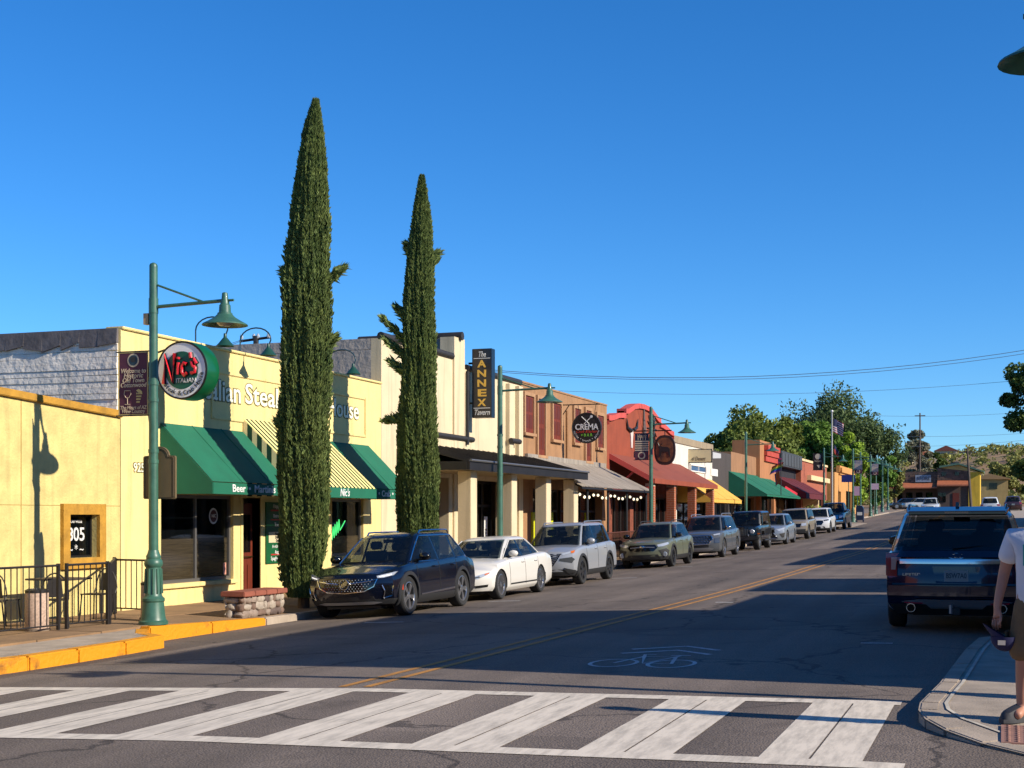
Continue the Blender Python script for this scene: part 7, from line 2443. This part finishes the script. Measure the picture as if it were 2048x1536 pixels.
c.p('wiper', MB().tube([(xr_ - .02, .05, 1.18), (c.cabp(1.24)[1] - .015, -.35, 1.22)], .012, 6), M_BLACK)
sp = MB()
xs = c.cabp(1.7)[1]
sp.hexa([(xs - .16, -.66, 1.655), (xs + .2, -.70, 1.68), (xs + .2, .70, 1.68), (xs - .16, .66, 1.655)], [(xs - .16, -.66, 1.70), (xs + .2, -.70, 1.765), (xs + .2, .70, 1.765), (xs - .16, .66, 1.70)])
so = c.p('spoiler', sp, colE, bevel=.015, smooth=40)
c.p('brake_light', MB().box(xs - .168, xs - .155, -.16, .16, 1.668, 1.69), M_REDL, so)
c.p('antenna_fin', MB().prism([(xs + .25, 1.74), (xs + .52, 1.75), (xs + .30, 1.83), (xs + .26, 1.83)], 'y', -.025, .025), M_GLOSSB, so)
c.rails(M_GLOSSB, -1.9, .2, .05)
c.mirrors(colE, M_GLOSSB)
c.handles((.1, -.95), 1.0, M_CHROME)
tilt(c)

# ------------------------------------------------------------------ far traffic and parked cars at the end of the street
def far_car(px, D, label, colm, face, box=(4.6, 1.85, 1.65), rot=None, sedan=False):
    x, y = atpx(px, D)
    L, W, H = box
    c = Car(label, 'car', (x, y, 0), (math.pi / 2 if face > 0 else -math.pi / 2) if rot is None else rot, colm, L, W, H, 2.75, .92, .36,
            [(-L / 2, .98), (.75, .96), (1.1, .97), (L / 2, .82)],
            dict(z0=.97, z1=H - .03, xf0=1.1, xf1=.25, xr0=-2.1 if not sedan else -1.8, xr1=-1.7 if not sedan else -1.1, w0=.82, w1=.63, apil=.14), splits=(-1.0, -.2), rear_off=.28, clad=False)
    c.front('headlamp', [(.55, .78), (.86, .80), (.86, .70), (.60, .68)], M_HEAD, .01, mirror=True)
    c.front('grille', [(-.4, .74), (.4, .74), (.4, .6), (-.4, .6)], M_GLOSSB, .01)
    c.rear('tail_lamp', [(.6, .95), (.88, .95), (.88, .78), (.66, .8)], M_REDL, .012, mirror=True)
    c.plate(M_PLATE, .75, False)
    if rot is None: tilt(c)
    else: c.root.location.z = roadz(x, min(y, 580)) + .02
far_car(1836, 205, 'pale silver car parked before the shingled store awning', paint('far_silver', (170, 174, 178)), -1, rot=R(200))
far_car(1808, 215, 'dark car in the shade of the shingled store', paint('far_dark', (30, 32, 36)), -1, rot=R(200))
far_car(1862, 150, 'white SUV in the oncoming lane near the top of the street', paint('far_white', (220, 222, 222)), -1)
far_car(1981, 135, 'white SUV driving away beyond the midnight blue SUV', paint('far_white', (220, 222, 222)), 1)
far_car(2026, 150, 'dark maroon SUV parked beyond the white SUV at the street end', paint('far_maroon', (66, 34, 34)), 1)
far_car(1840, 110, 'blue car just ahead in the oncoming lane far off', paint('far_blue', (44, 70, 110)), -1, sedan=True, box=(4.6, 1.8, 1.42)) if False else None
# ================================================================== trees, hill, person
def quads_mesh(name, V, m, extra=None):
    """V: (N,4,3) array of leaf quads"""
    N = len(V)
    me = bpy.data.meshes.new(name)
    me.vertices.add(N * 4)
    me.vertices.foreach_set('co', V.reshape(-1).astype(np.float32))
    me.loops.add(N * 4)
    me.loops.foreach_set('vertex_index', np.arange(N * 4, dtype=np.int32))
    me.polygons.add(N)
    me.polygons.foreach_set('loop_start', np.arange(0, N * 4, 4, dtype=np.int32))
    me.materials.append(m)
    me.update(calc_edges=True)
    me.validate()
    return me
def unit(a): return a / np.maximum(1e-9, np.linalg.norm(a, axis=1, keepdims=True))
def leaf_quads(P, size, g, up=None, aspect=.55, droop=0.):
    n = len(P)
    d = unit(g.normal(size=(n, 3)) + (0 if up is None else up))
    s = unit(np.cross(d, g.normal(size=(n, 3))))
    ln = size * g.uniform(.6, 1.4, (n, 1))
    w = ln * aspect
    a = P - d * ln * .5
    return np.stack([a, P + s * w * .5, P + d * ln * .5, P - s * w * .5], 1)
def foliage(name, rgb, rgb2, vs=1.2, isl=.35):
    return mat(name, hexc(*rgb), .65, col2=hexc(*rgb2), vscale=vs, island=isl, trans=.22, spec=.25)
M_BARK = mat('grey_brown_bark', hexc(98, 80, 64), .95, var=.4, vscale=12, bump=.6, bscale=20, stretch=(2, 2, .4))
M_CYP = foliage('cypress_green', (138, 150, 84), (92, 112, 62), 2.5, .45)

def cypress(loc, H, seed, label, prof, lean, spurs):
    g = np.random.default_rng(seed)
    t = thing('cypress_tree', label, 'tree', loc)
    n = 80000
    h = .22 + (H - .22) * np.sort(g.uniform(0, 1, n) ** 1.05)
    th = g.uniform(0, 2 * np.pi, n)
    hs, rs = zip(*prof)
    rad = np.interp(h / H, hs, rs) * .84
    # upright bundles: the outline swells and sinks in long vertical streaks
    st = .09 * np.sin(th * 5 + h * .55 + seed) + .07 * np.sin(th * 11 - h * 1.3) + .06 * np.sin(th * 19 + h * 2.6) + .05 * np.sin(th * 3 + h * 4.2) + .06 * np.sin(h * 2.1 + th + seed) + .05 * np.sin(th * 27 + h * 6.1)
    rad = rad * (1 + st * .75)
    u = 1 - .34 * g.uniform(0, 1, n) ** 1.6
    r = rad * u
    cx = np.interp(h / H, [0, .3, .7, 1], lean)
    P = np.stack([r * np.cos(th) + cx * CT, r * np.sin(th) + cx * ST, h], 1)
    out = np.stack([np.cos(th), np.sin(th), np.zeros(n)], 1)
    d = unit(out * g.uniform(.05, .6, (n, 1)) + np.array([0, 0, 1.]) + g.normal(size=(n, 3)) * .22)
    ln = g.uniform(.035, .10, (n, 1))
    s = unit(np.cross(d, out + g.normal(size=(n, 3)) * .6))
    w = ln * g.uniform(.18, .34, (n, 1))
    V1 = np.stack([P - d * ln * .3, P + s * w + d * ln * .25, P + d * ln, P - s * w + d * ln * .25], 1)
    s2 = np.cross(d, s)
    V2 = np.stack([P - d * ln * .3, P + s2 * w + d * ln * .25, P + d * ln, P - s2 * w + d * ln * .25], 1)
    parts_ = [V1, V2]
    for (hh, side, L, dz) in spurs:                       # stray branches that break the outline
        k = 420
        q = g.uniform(0, 1, k)
        r0 = np.interp(hh / H, hs, rs)
        x = side * (r0 * .6 + q * L)
        px_ = x + np.interp(hh / H, [0, .3, .7, 1], lean) + g.normal(size=k) * .04
        pz = hh + dz * q ** 1.3 + g.normal(size=k) * .05 * (1.3 - q)
        py = g.normal(size=k) * .05
        Pq = np.stack([px_ * CT - py * ST, px_ * ST + py * CT, pz], 1)
        dd = unit(np.array([[side * CT, side * ST, .7]]) + g.normal(size=(k, 3)) * .4)
        ss = unit(np.cross(dd, g.normal(size=(k, 3))))
        l2 = g.uniform(.08, .18, (k, 1))
        parts_.append(np.stack([Pq - dd * l2 * .3, Pq + ss * l2 * .22, Pq + dd * l2, Pq - ss * l2 * .22], 1))
    put('crown', quads_mesh('crown', np.concatenate(parts_), M_CYP), t)
    core = MB()  # solid core added inside the foliage to block light
    core.lathe([(max(.02, np.interp(q, hs, rs) * .5), q * H) for q in np.linspace(.04, .97, 24)], 14)
    core.v = [(x + np.interp(z / H, [0, .3, .7, 1], lean) * CT, y + np.interp(z / H, [0, .3, .7, 1], lean) * ST, z) for x, y, z in core.v]
    part('light_block_core', core, M_CYP, t, local=True)
    part('trunk', MB().tube([(0, 0, -.1), (.01, 0, .5), (0, 0, 1.5)], [.13, .1, .08], 10), M_BARK, t, local=True)
    return t
D, Y = onX(607, -13.35)
zt_ = zat(203, D)
z0_ = walkx(-13.35, Y)
cypress((-13.35, Y, z0_), zt_ - z0_, 3, 'taller slim cypress growing beside the stone seat wall',
        [(0, .24), (.02, .3), (.05, .42), (.12, .52), (.22, .56), (.35, .57), (.5, .56), (.62, .53), (.70, .49), (.78, .42), (.86, .33), (.93, .22), (.97, .13), (1, .03)], [-.02, .0, .08, .25],
        [(8.0 * .82, 1, .42, .32), (5.2, 1, .22, .28), (6.6, -1, .12, .2), (3.6, -1, .16, .15)])
D, Y = onX(836, -13.35)
zt_ = zat(354, D)
z0_ = walkx(-13.35, Y)
cypress((-13.35, Y, z0_), zt_ - z0_, 8, 'shorter ragged cypress growing in front of the cream tavern',
        [(0, .3), (.03, .46), (.1, .54), (.2, .57), (.3, .56), (.42, .5), (.5, .46), (.6, .44), (.7, .40), (.78, .36), (.85, .30), (.91, .22), (.96, .12), (1, .03)], [.02, .0, .02, .10],
        [(6.1, -1, .62, .55), (5.7, -1, .55, .42), (7.9, 1, .2, .3), (5.3, -1, .42, .3), (4.2, -1, .5, -.1), (8.2, -1, .1, .2), (6.6, -1, .3, .3)])

def tree(name, label, loc, H, rx, rz, seed, m, leaf, n, zc=.62, clumps=26, wisp=0., group=None, trunk=.2, sx=1., low=.0):
    g = np.random.default_rng(seed)
    t = thing(name, label, 'tree', loc, group=group)
    cz = H - rz
    cc = unit(g.normal(size=(clumps, 3)))
    cc[:, 2] = np.abs(cc[:, 2]) * np.where(g.uniform(size=clumps) < .3, -1, 1) * 1.0
    q = g.uniform(.35, .86, (clumps, 1))
    C = cc * q * np.array([rx * sx, rx, rz])
    C[:, 2] += cz
    k = n // clumps
    Vs = []
    for i in range(clumps):
        cr = rx * g.uniform(.22, .40)
        o = unit(g.normal(size=(k, 3)))
        rr_ = cr * g.uniform(.35, 1, (k, 1)) ** .6
        P = C[i] + o * rr_ * np.array([1, 1, .75 + wisp * .0])
        if wisp:
            dirv = unit((C[i] - np.array([0, 0, cz - rz * .6]))[None, :])
            P += dirv * g.uniform(0, 1, (k, 1)) ** 2 * wisp
        Vs.append(leaf_quads(P, leaf, g, up=np.array([0, 0, .3]) if wisp else None, aspect=.45 if wisp else .6))
    put('crown', quads_mesh('crown', np.concatenate(Vs), m), t)
    tb = MB().tube([(0, 0, -.3), (.1, 0, H * .25), (0, .1, cz - rz * .2), (0, 0, cz + rz * .3)], [trunk * 1.3, trunk, trunk * .7, trunk * .25], 9)
    for i in range(0, clumps, 2): tb.tube([(0, .05, cz - rz * .45), tuple(C[i] * .55 + np.array([0, 0, (cz) * .45])), tuple(C[i])], [trunk * .45, trunk * .25, trunk * .08], 6)
    part('trunk', tb, M_BARK, t, local=True)
    return t
F_DARK = foliage('dark_leaf', (98, 116, 48), (60, 80, 36))
F_FLOWER = foliage('olive_leaf', (132, 144, 62), (84, 102, 48), .5)
F_MID = foliage('mid_leaf', (124, 156, 60), (78, 112, 46))
F_LIGHT = foliage('bright_leaf', (166, 190, 66), (118, 152, 54))
F_FEATH = foliage('feathery_leaf', (112, 130, 76), (68, 88, 54))
F_GREY = foliage('grey_pine', (140, 138, 112), (98, 102, 84))
F_SCRUB = foliage('scrub_leaf', (160, 156, 84), (108, 116, 62), .4)
def tpx(px, D, top, halfw, name, lab, seed, m, leaf, n, zfrac=.5, **k):
    x, y = atpx(px, D)
    z = rise(min(y, 580)) - .2
    H = zat(top, D) - z
    rx = halfw * D / FPX
    return tree(name, lab, (x, y, z), H, rx, H * zfrac, seed, m, leaf, n, **k)
TG = 'street trees beyond the shops'
tpx(1500, 131, 812, 92, 'broadleaf_tree', 'dense dark olive broadleaf tree above the tan shop roof', 21, F_FLOWER, .36, 26000, .44, group=TG, clumps=60)
tpx(1462, 124, 868, 55, 'broadleaf_tree', 'low yellow green tree behind the grey shop roof', 22, F_FLOWER, .32, 11000, .42, group=TG, clumps=34)
tpx(1565, 133, 822, 45, 'broadleaf_tree', 'yellowish dense tree above the black shop cornice', 27, F_FLOWER, .34, 14000, .47, group=TG, clumps=36)
tpx(1622, 152, 824, 58, 'broadleaf_tree', 'mid green leafy tree behind the brick shop', 23, F_MID, .38, 18000, .49, group=TG, clumps=44)
tpx(1660, 205, 790, 105, 'feathery_tree', 'large feathery dark green tree spreading behind the flagpole', 24, F_FEATH, .55, 24000, .45, group=TG, wisp=1.8, clumps=64)
tpx(1745, 200, 838, 60, 'feathery_tree', 'open feathery tree reaching towards the far pine', 25, F_FEATH, .5, 13000, .45, group=TG, wisp=2.2, clumps=40)
tpx(1697, 148, 862, 40, 'broadleaf_tree', 'bright green tree standing right behind the flagpole', 26, F_LIGHT, .34, 15000, .52, group=TG, clumps=36)
tpx(1716, 158, 905, 22, 'broadleaf_tree', 'small bright green tree behind the mailbox lamps', 33, F_LIGHT, .3, 5000, .5, group=TG)
tpx(1764, 186, 905, 36, 'broadleaf_tree', 'mid green tree beside the shingled store end', 28, F_MID, .36, 9000, .5, group=TG)
tpx(1790, 215, 920, 24, 'broadleaf_tree', 'olive tree touching the shingled store roof', 34, F_SCRUB, .4, 5000, .5, group=TG)
tpx(1838, 330, 838, 33, 'pine_tree', 'grey green pine standing alone on the hillside', 29, F_GREY, .7, 9000, .46, group=TG, clumps=30)
tpx(1880, 340, 895, 22, 'broadleaf_tree', 'dark tree on the hill beside the grey pine', 30, F_DARK, .7, 4000, .5, group=TG)
tpx(2010, 270, 915, 44, 'broadleaf_tree', 'green tree beyond the tan house', 31, F_SCRUB, .5, 9000, .5, group=TG)
tpx(2062, 240, 900, 46, 'broadleaf_tree', 'dark green tree beside the road near the tan house', 32, F_DARK, .5, 9000, .5, group=TG)
# the tree on the right pavement whose branches reach into the view
tree('broadleaf_tree', 'dark leafy tree on the right pavement beyond the midnight blue SUV', (2.2, 100.0, rwalkz(100)), 11.4, 2.6, 3.0, 41, F_DARK, .26, 16000, clumps=34, group=TG)
# shrubs by the shop fronts
for k, (px_, D, hgt_, lab) in enumerate(((1620, 122, 1.5, 'leafy green shrub in front of the brick shop'), (1598, 116, 1.3, 'small shrub beside the maroon awning post'), (1655, 128, 1.7, 'yellow green shrub between the lamp and flagpole'), (1635, 125, 1.4, 'round shrub below the cream ledge'))):
    x, y = onX(px_, -14.1)[0], onX(px_, -14.1)[1]
    g = np.random.default_rng(60 + k)
    t = thing('shrub', lab, 'shrub', (-14.1, y, walkz(y)), group='shrubs by the shops')
    P = unit(g.normal(size=(1600, 3))) * g.uniform(.4, 1, (1600, 1)) * np.array([.55, .7, hgt_ / 2]) + np.array([0, 0, hgt_ / 2])
    put('foliage', quads_mesh('foliage', leaf_quads(P, .2, g), F_LIGHT if k % 2 else F_SCRUB), t)
    part('stem', MB().tube([(0, 0, -.05), (0, 0, hgt_ * .6)], [.05, .02], 6), M_BARK, t, local=True)

# ---- the hill with scrub
def hillz(X, Y):
    s = max(0., min(1., (Y - 275) / 190))
    s = s * s * (3 - 2 * s)
    r = 13.5 + 3.0 * math.sin(X * .021 + 1.1) + 2.2 * math.sin(X * .06 + .3) + 1.2 * math.sin(X * .13 + Y * .02)
    base = rise(min(Y, 590))
    return base + s * r + .8 * math.sin(X * .11 + Y * .07) * s - .3 * (1 - s)
hx_ = list(np.arange(-420, 421, 14.))
hy_ = list(np.arange(272, 700, 12.))
M_HILL = mat('hill_soil', hexc(178, 134, 98), .95, col2=hexc(128, 112, 72), vscale=.05, detail=8)
tag(put('hill', sheet(hx_, hy_, hillz).mesh('hill', M_HILL, smooth=80)), kind='structure')
g = np.random.default_rng(77)
nb = 3600
bxs, bys = g.uniform(-150, 120, nb), g.uniform(285, 520, nb)
Vs = []
for x, y in zip(bxs, bys):
    if math.sin(x * .08 + y * .05) + g.normal() * .6 < -.7: continue
    r_ = g.uniform(.5, 1.9)
    k = 30
    P = unit(g.normal(size=(k, 3))) * g.uniform(.4, 1, (k, 1)) * r_ * np.array([1, 1, .75]) + np.array([x, y, hillz(x, y) + r_ * .5])
    Vs.append(leaf_quads(P, r_ * .55, g, aspect=.7))
sc = put('hillside_scrub', quads_mesh('hillside_scrub', np.concatenate(Vs), F_SCRUB))
tag(sc, 'olive and yellow scrub covering the far hillside', 'scrub', kind='stuff')
for k, (px_, py_, D, c_, lab) in enumerate(((1852, 918, 420, (206, 120, 84), 'small house with terracotta roof on the hill beside the pine'), (1805, 917, 430, (150, 140, 110), 'pale house half hidden in hillside scrub'), (1893, 921, 440, (130, 70, 60), 'small red roofed house higher on the hill'))):
    x, y = atpx(px_, D)
    z = hillz(x, y)
    t = thing('hill_house', lab, 'house', (x, y, z))
    part('wall', MB().box(-3.2, 3.2, -3, 3, -1, 2.6), mat('pale_house_wall', hexc(206, 190, 160), .8), t, local=True)
    part('roof', MB().prism([(-3.8, 2.5), (0, 4.2), (3.8, 2.5)], 'y', -3.4, 3.4), mat('hill_roof_%d' % k, hexc(*c_), .8), t, local=True)
    part('window', MB().box(-1.6, -.4, -3.06, -3.0, .6, 1.8), M_GLASS, t, local=True)

# ================================================================== person at the right edge, facing us, cap in hand
def skin(name, pts, edges, m, parent, sub=2, root=0):
    me = bpy.data.meshes.new(name)
    me.from_pydata([p[:3] for p in pts], edges, [])
    o = bpy.data.objects.new(name, me)
    COL.objects.link(o)
    md = o.modifiers.new('s', 'SKIN')
    md.use_smooth_shade = True
    sv = me.skin_vertices[0].data
    for i, p in enumerate(pts):
        r_ = p[3]
        sv[i].radius = (r_, r_) if not isinstance(r_, tuple) else r_
        sv[i].use_root = i == root
    ss = o.modifiers.new('u', 'SUBSURF')
    ss.levels = ss.render_levels = sub
    dg = bpy.context.evaluated_depsgraph_get()
    res = bpy.data.meshes.new_from_object(o.evaluated_get(dg))
    bpy.data.objects.remove(o)
    res.materials.clear()
    res.materials.append(m)
    for f in res.polygons: f.use_smooth = True
    return put(name, res, parent)
px0, py0 = .255, 11.35
pz0 = rwalkz(py0) + .005
pe = thing('person', 'person in white t-shirt and khaki shorts holding a blue cap', 'person', (px0, py0, pz0), R(-12))
M_SKIN = mat('skin', hexc(190, 134, 108), .55, var=.08, vscale=8)
hand = [(-.30, -.035, .80, .030), (-.302, -.06, .745, .020)]
body = [(0, 0, .95, (.15, .11)), (0, 0, 1.15, (.15, .11)), (0, 0, 1.36, (.16, .11)), (0, .0, 1.47, .07), (0, -.01, 1.55, .055), (0, -.02, 1.63, .08), (0, -.02, 1.72, .085),   # 0-6
        (-.19, 0, 1.42, .06), (-.265, .03, 1.14, .046), (-.30, -.04, .90, .033), (-.302, -.05, .82, (.036, .022)),                                                        # 7-10
        (.19, 0, 1.42, .06), (.26, .02, 1.14, .044), (.28, -.06, .90, .032), (.28, -.08, .80, (.034, .022)),                                                          # 11-14
        (-.1, 0, .88, .095), (-.115, -.02, .52, .062), (-.13, .03, .30, .056), (-.135, .03, .10, .042), (-.15, -.10, .05, .04),                                             # 15-19
        (.1, 0, .88, .095), (.12, .05, .52, .062), (.13, .12, .30, .056), (.13, .14, .10, .042), (.14, .02, .05, .04)]                                                    # 20-24
ed = [(0, 1), (1, 2), (2, 3), (3, 4), (4, 5), (5, 6), (2, 7), (7, 8), (8, 9), (9, 10), (2, 11), (11, 12), (12, 13), (13, 14), (0, 15), (15, 16), (16, 17), (17, 18), (18, 19), (0, 20), (20, 21), (21, 22), (22, 23), (23, 24)]
# five fingers on each hand
def fingers(base_i, s, basep):
    for k, (dx, ln) in enumerate(((-.026, .072), (-.009, .082), (.009, .078), (.025, .062))):
        b = len(body)
        body.append((basep[0] + dx, basep[1] - .01, basep[2] - .045, .0095))
        body.append((basep[0] + dx * 1.05, basep[1] - .02, basep[2] - .045 - ln * .5, .0088))
        body.append((basep[0] + dx * .95, basep[1] + .005, basep[2] - .045 - ln * .95, .0078))
        ed.extend([(base_i, b), (b, b + 1), (b + 1, b + 2)])
    b = len(body)
    body.append((basep[0] + s * .034, basep[1] - .02, basep[2] - .005, .011))
    body.append((basep[0] + s * .036, basep[1] - .045, basep[2] - .045, .0095))
    body.append((basep[0] + s * .018, basep[1] - .05, basep[2] - .08, .0085))
    ed.extend([(base_i, b), (b, b + 1), (b + 1, b + 2)])
fingers(10, 1, (-.302, -.05, .82))
fingers(14, -1, (.28, -.08, .80))
bo = skin('body', body, ed, M_SKIN, pe)
M_TEE = mat('white_cotton', hexc(226, 226, 232), .85, var=.06, vscale=6, bump=.5, bscale=7)
skin('t_shirt', [(0, 0, .76, (.19, .145)), (0, 0, 1.02, (.185, .14)), (0, 0, 1.25, (.19, .14)), (0, 0, 1.40, (.18, .12)), (0, 0, 1.475, (.085, .075)), (-.185, 0, 1.415, .088), (-.245, .01, 1.20, .085), (.185, 0, 1.415, .088), (.245, .01, 1.20, .085)],
     [(0, 1), (1, 2), (2, 3), (3, 4), (3, 5), (5, 6), (3, 7), (7, 8)], M_TEE, pe)
pr_ = MB().prism([(-.09, 1.20), (.11, 1.20), (.11, 1.36), (-.09, 1.36)], 'y', -.158, -.15)
part('chest_print', pr_, mat('teal_print', hexc(60, 170, 160), .8), pe, local=True)
M_KH = mat('khaki_cotton', hexc(120, 96, 66), .85, var=.15, vscale=8, bump=.4, bscale=12)
skin('shorts', [(0, 0, 1.05, (.16, .12)), (0, 0, .88, (.175, .13)), (-.105, 0, .80, .115), (-.125, -.02, .62, .105), (-.13, -.02, .45, .107), (.105, 0, .80, .115), (.125, .03, .62, .105), (.13, .05, .45, .107)],
     [(0, 1), (1, 2), (2, 3), (3, 4), (1, 5), (5, 6), (6, 7)], M_KH, pe)
part('pocket_flap', MB().box(-.238, -.225, -.09, .05, .60, .70), M_KH, pe, local=True, bevel=.005)
M_SHOE = mat('dark_shoe', hexc(54, 54, 58), .7, var=.2)
for s, (x, y, a) in ((-1, (-.15, .03, R(-30))), (1, (.14, .14, R(12)))):
    sh = MB()
    outl = []
    for q in range(9):
        tt = q / 8
        outl.append((tt, .045 + .012 * math.sin(tt * math.pi), .11 * (1 - tt) ** .7 + .055 - (.02 if q == 8 else 0)))
    for tt, w_, h_ in outl:
        yy = .07 - .27 * tt
        w_ *= (1 - .5 * max(0, tt - .8) / .2)
        for (xx, zz) in ((-w_, 0), (w_, 0), (w_ * 1.02, .03), (w_ * .75, h_ * .9), (0, h_), (-w_ * .75, h_ * .9), (-w_ * 1.02, .03)):
            sh.v.append((x + xx * math.cos(a) - yy * math.sin(a), y + xx * math.sin(a) + yy * math.cos(a), zz))
    for q in range(8):
        for k in range(7): sh.f.append([q * 7 + k, q * 7 + (k + 1) % 7, (q + 1) * 7 + (k + 1) % 7, (q + 1) * 7 + k]); sh.m.append(0)
    sh.f.append(list(range(7))); sh.m.append(0)
    sh.f.append(list(range(56, 63))); sh.m.append(0)
    part('shoe', sh, M_SHOE, pe, local=True, smooth=50)
hd = MB().ico((0, .012, 1.745), .094, .108, .085, seed=2, jit=.03, sub=3)
part('hair', hd, mat('short_grey_hair', hexc(92, 80, 70), .8, var=.3, vscale=40), bo, local=True, smooth=80)
for s in (1, -1):
    part('eye', MB().ico((s * .032, -.098, 1.675), .012, .008, .008, jit=0, sub=2), mat('eye_dark', (.03, .025, .02), .2), bo, local=True)
    part('ear', MB().ico((s * .088, .0, 1.665), .012, .022, .034, jit=0, sub=2), M_SKIN, bo, local=True, smooth=80)
part('nose', MB().ico((0, -.112, 1.655), .014, .02, .022, jit=0, sub=2), M_SKIN, bo, local=True, smooth=80)
part('mouth', MB().ico((0, -.1, 1.612), .024, .008, .006, jit=0, sub=2), mat('lip', hexc(150, 84, 76), .5), bo, local=True)
# the cap, gripped by its peak
M_CAP = mat('navy_cap_cloth', hexc(24, 26, 74), .85, var=.12, vscale=10)
Mz = Matrix.Rotation(R(-12), 4, 'Z')
cpw = Vector((px0, py0, pz0)) + Mz @ Vector((-.285, -.075, .655))
cap_ = thing('baseball_cap', 'dark blue cap with pale patch held upside down', 'cap', cpw)
cr = MB()
rows = []
for i in range(7):
    a = i / 6 * math.pi / 2
    for k in range(20):
        t = 2 * math.pi * k / 20
        cr.v.append((.10 * math.cos(a) * math.cos(t) * 1.05 + .045, .085 * math.cos(a) * math.sin(t), -.115 * math.sin(a) + .0 * math.cos(t)))
for i in range(6):
    for k in range(20):
        cr.f.append([i * 20 + k, i * 20 + (k + 1) % 20, (i + 1) * 20 + (k + 1) % 20, (i + 1) * 20 + k]); cr.m.append(0)
part('crown', cr, M_CAP, cap_, local=True, smooth=60)
pk = MB()
for i in range(6):
    for k in range(9):
        t = math.pi * .5 + math.pi * k / 8
        rr_ = .095 + .014 * i
        pk.v.append((rr_ * math.cos(t) * (1.0) + .045 - .0, .085 * math.sin(t), .0 + .02 * i * abs(math.cos(t)) - .0))
for i in range(5):
    for k in range(8): pk.f.append([i * 9 + k, i * 9 + k + 1, (i + 1) * 9 + k + 1, (i + 1) * 9 + k]); pk.m.append(0)
part('peak', pk, M_CAP, cap_, local=True, fix=False, smooth=60)
part('patch', MB().box(-.005, .05, -.088, -.08, -.06, -.025), mat('pale_patch', hexc(190, 180, 170), .7), cap_, local=True)
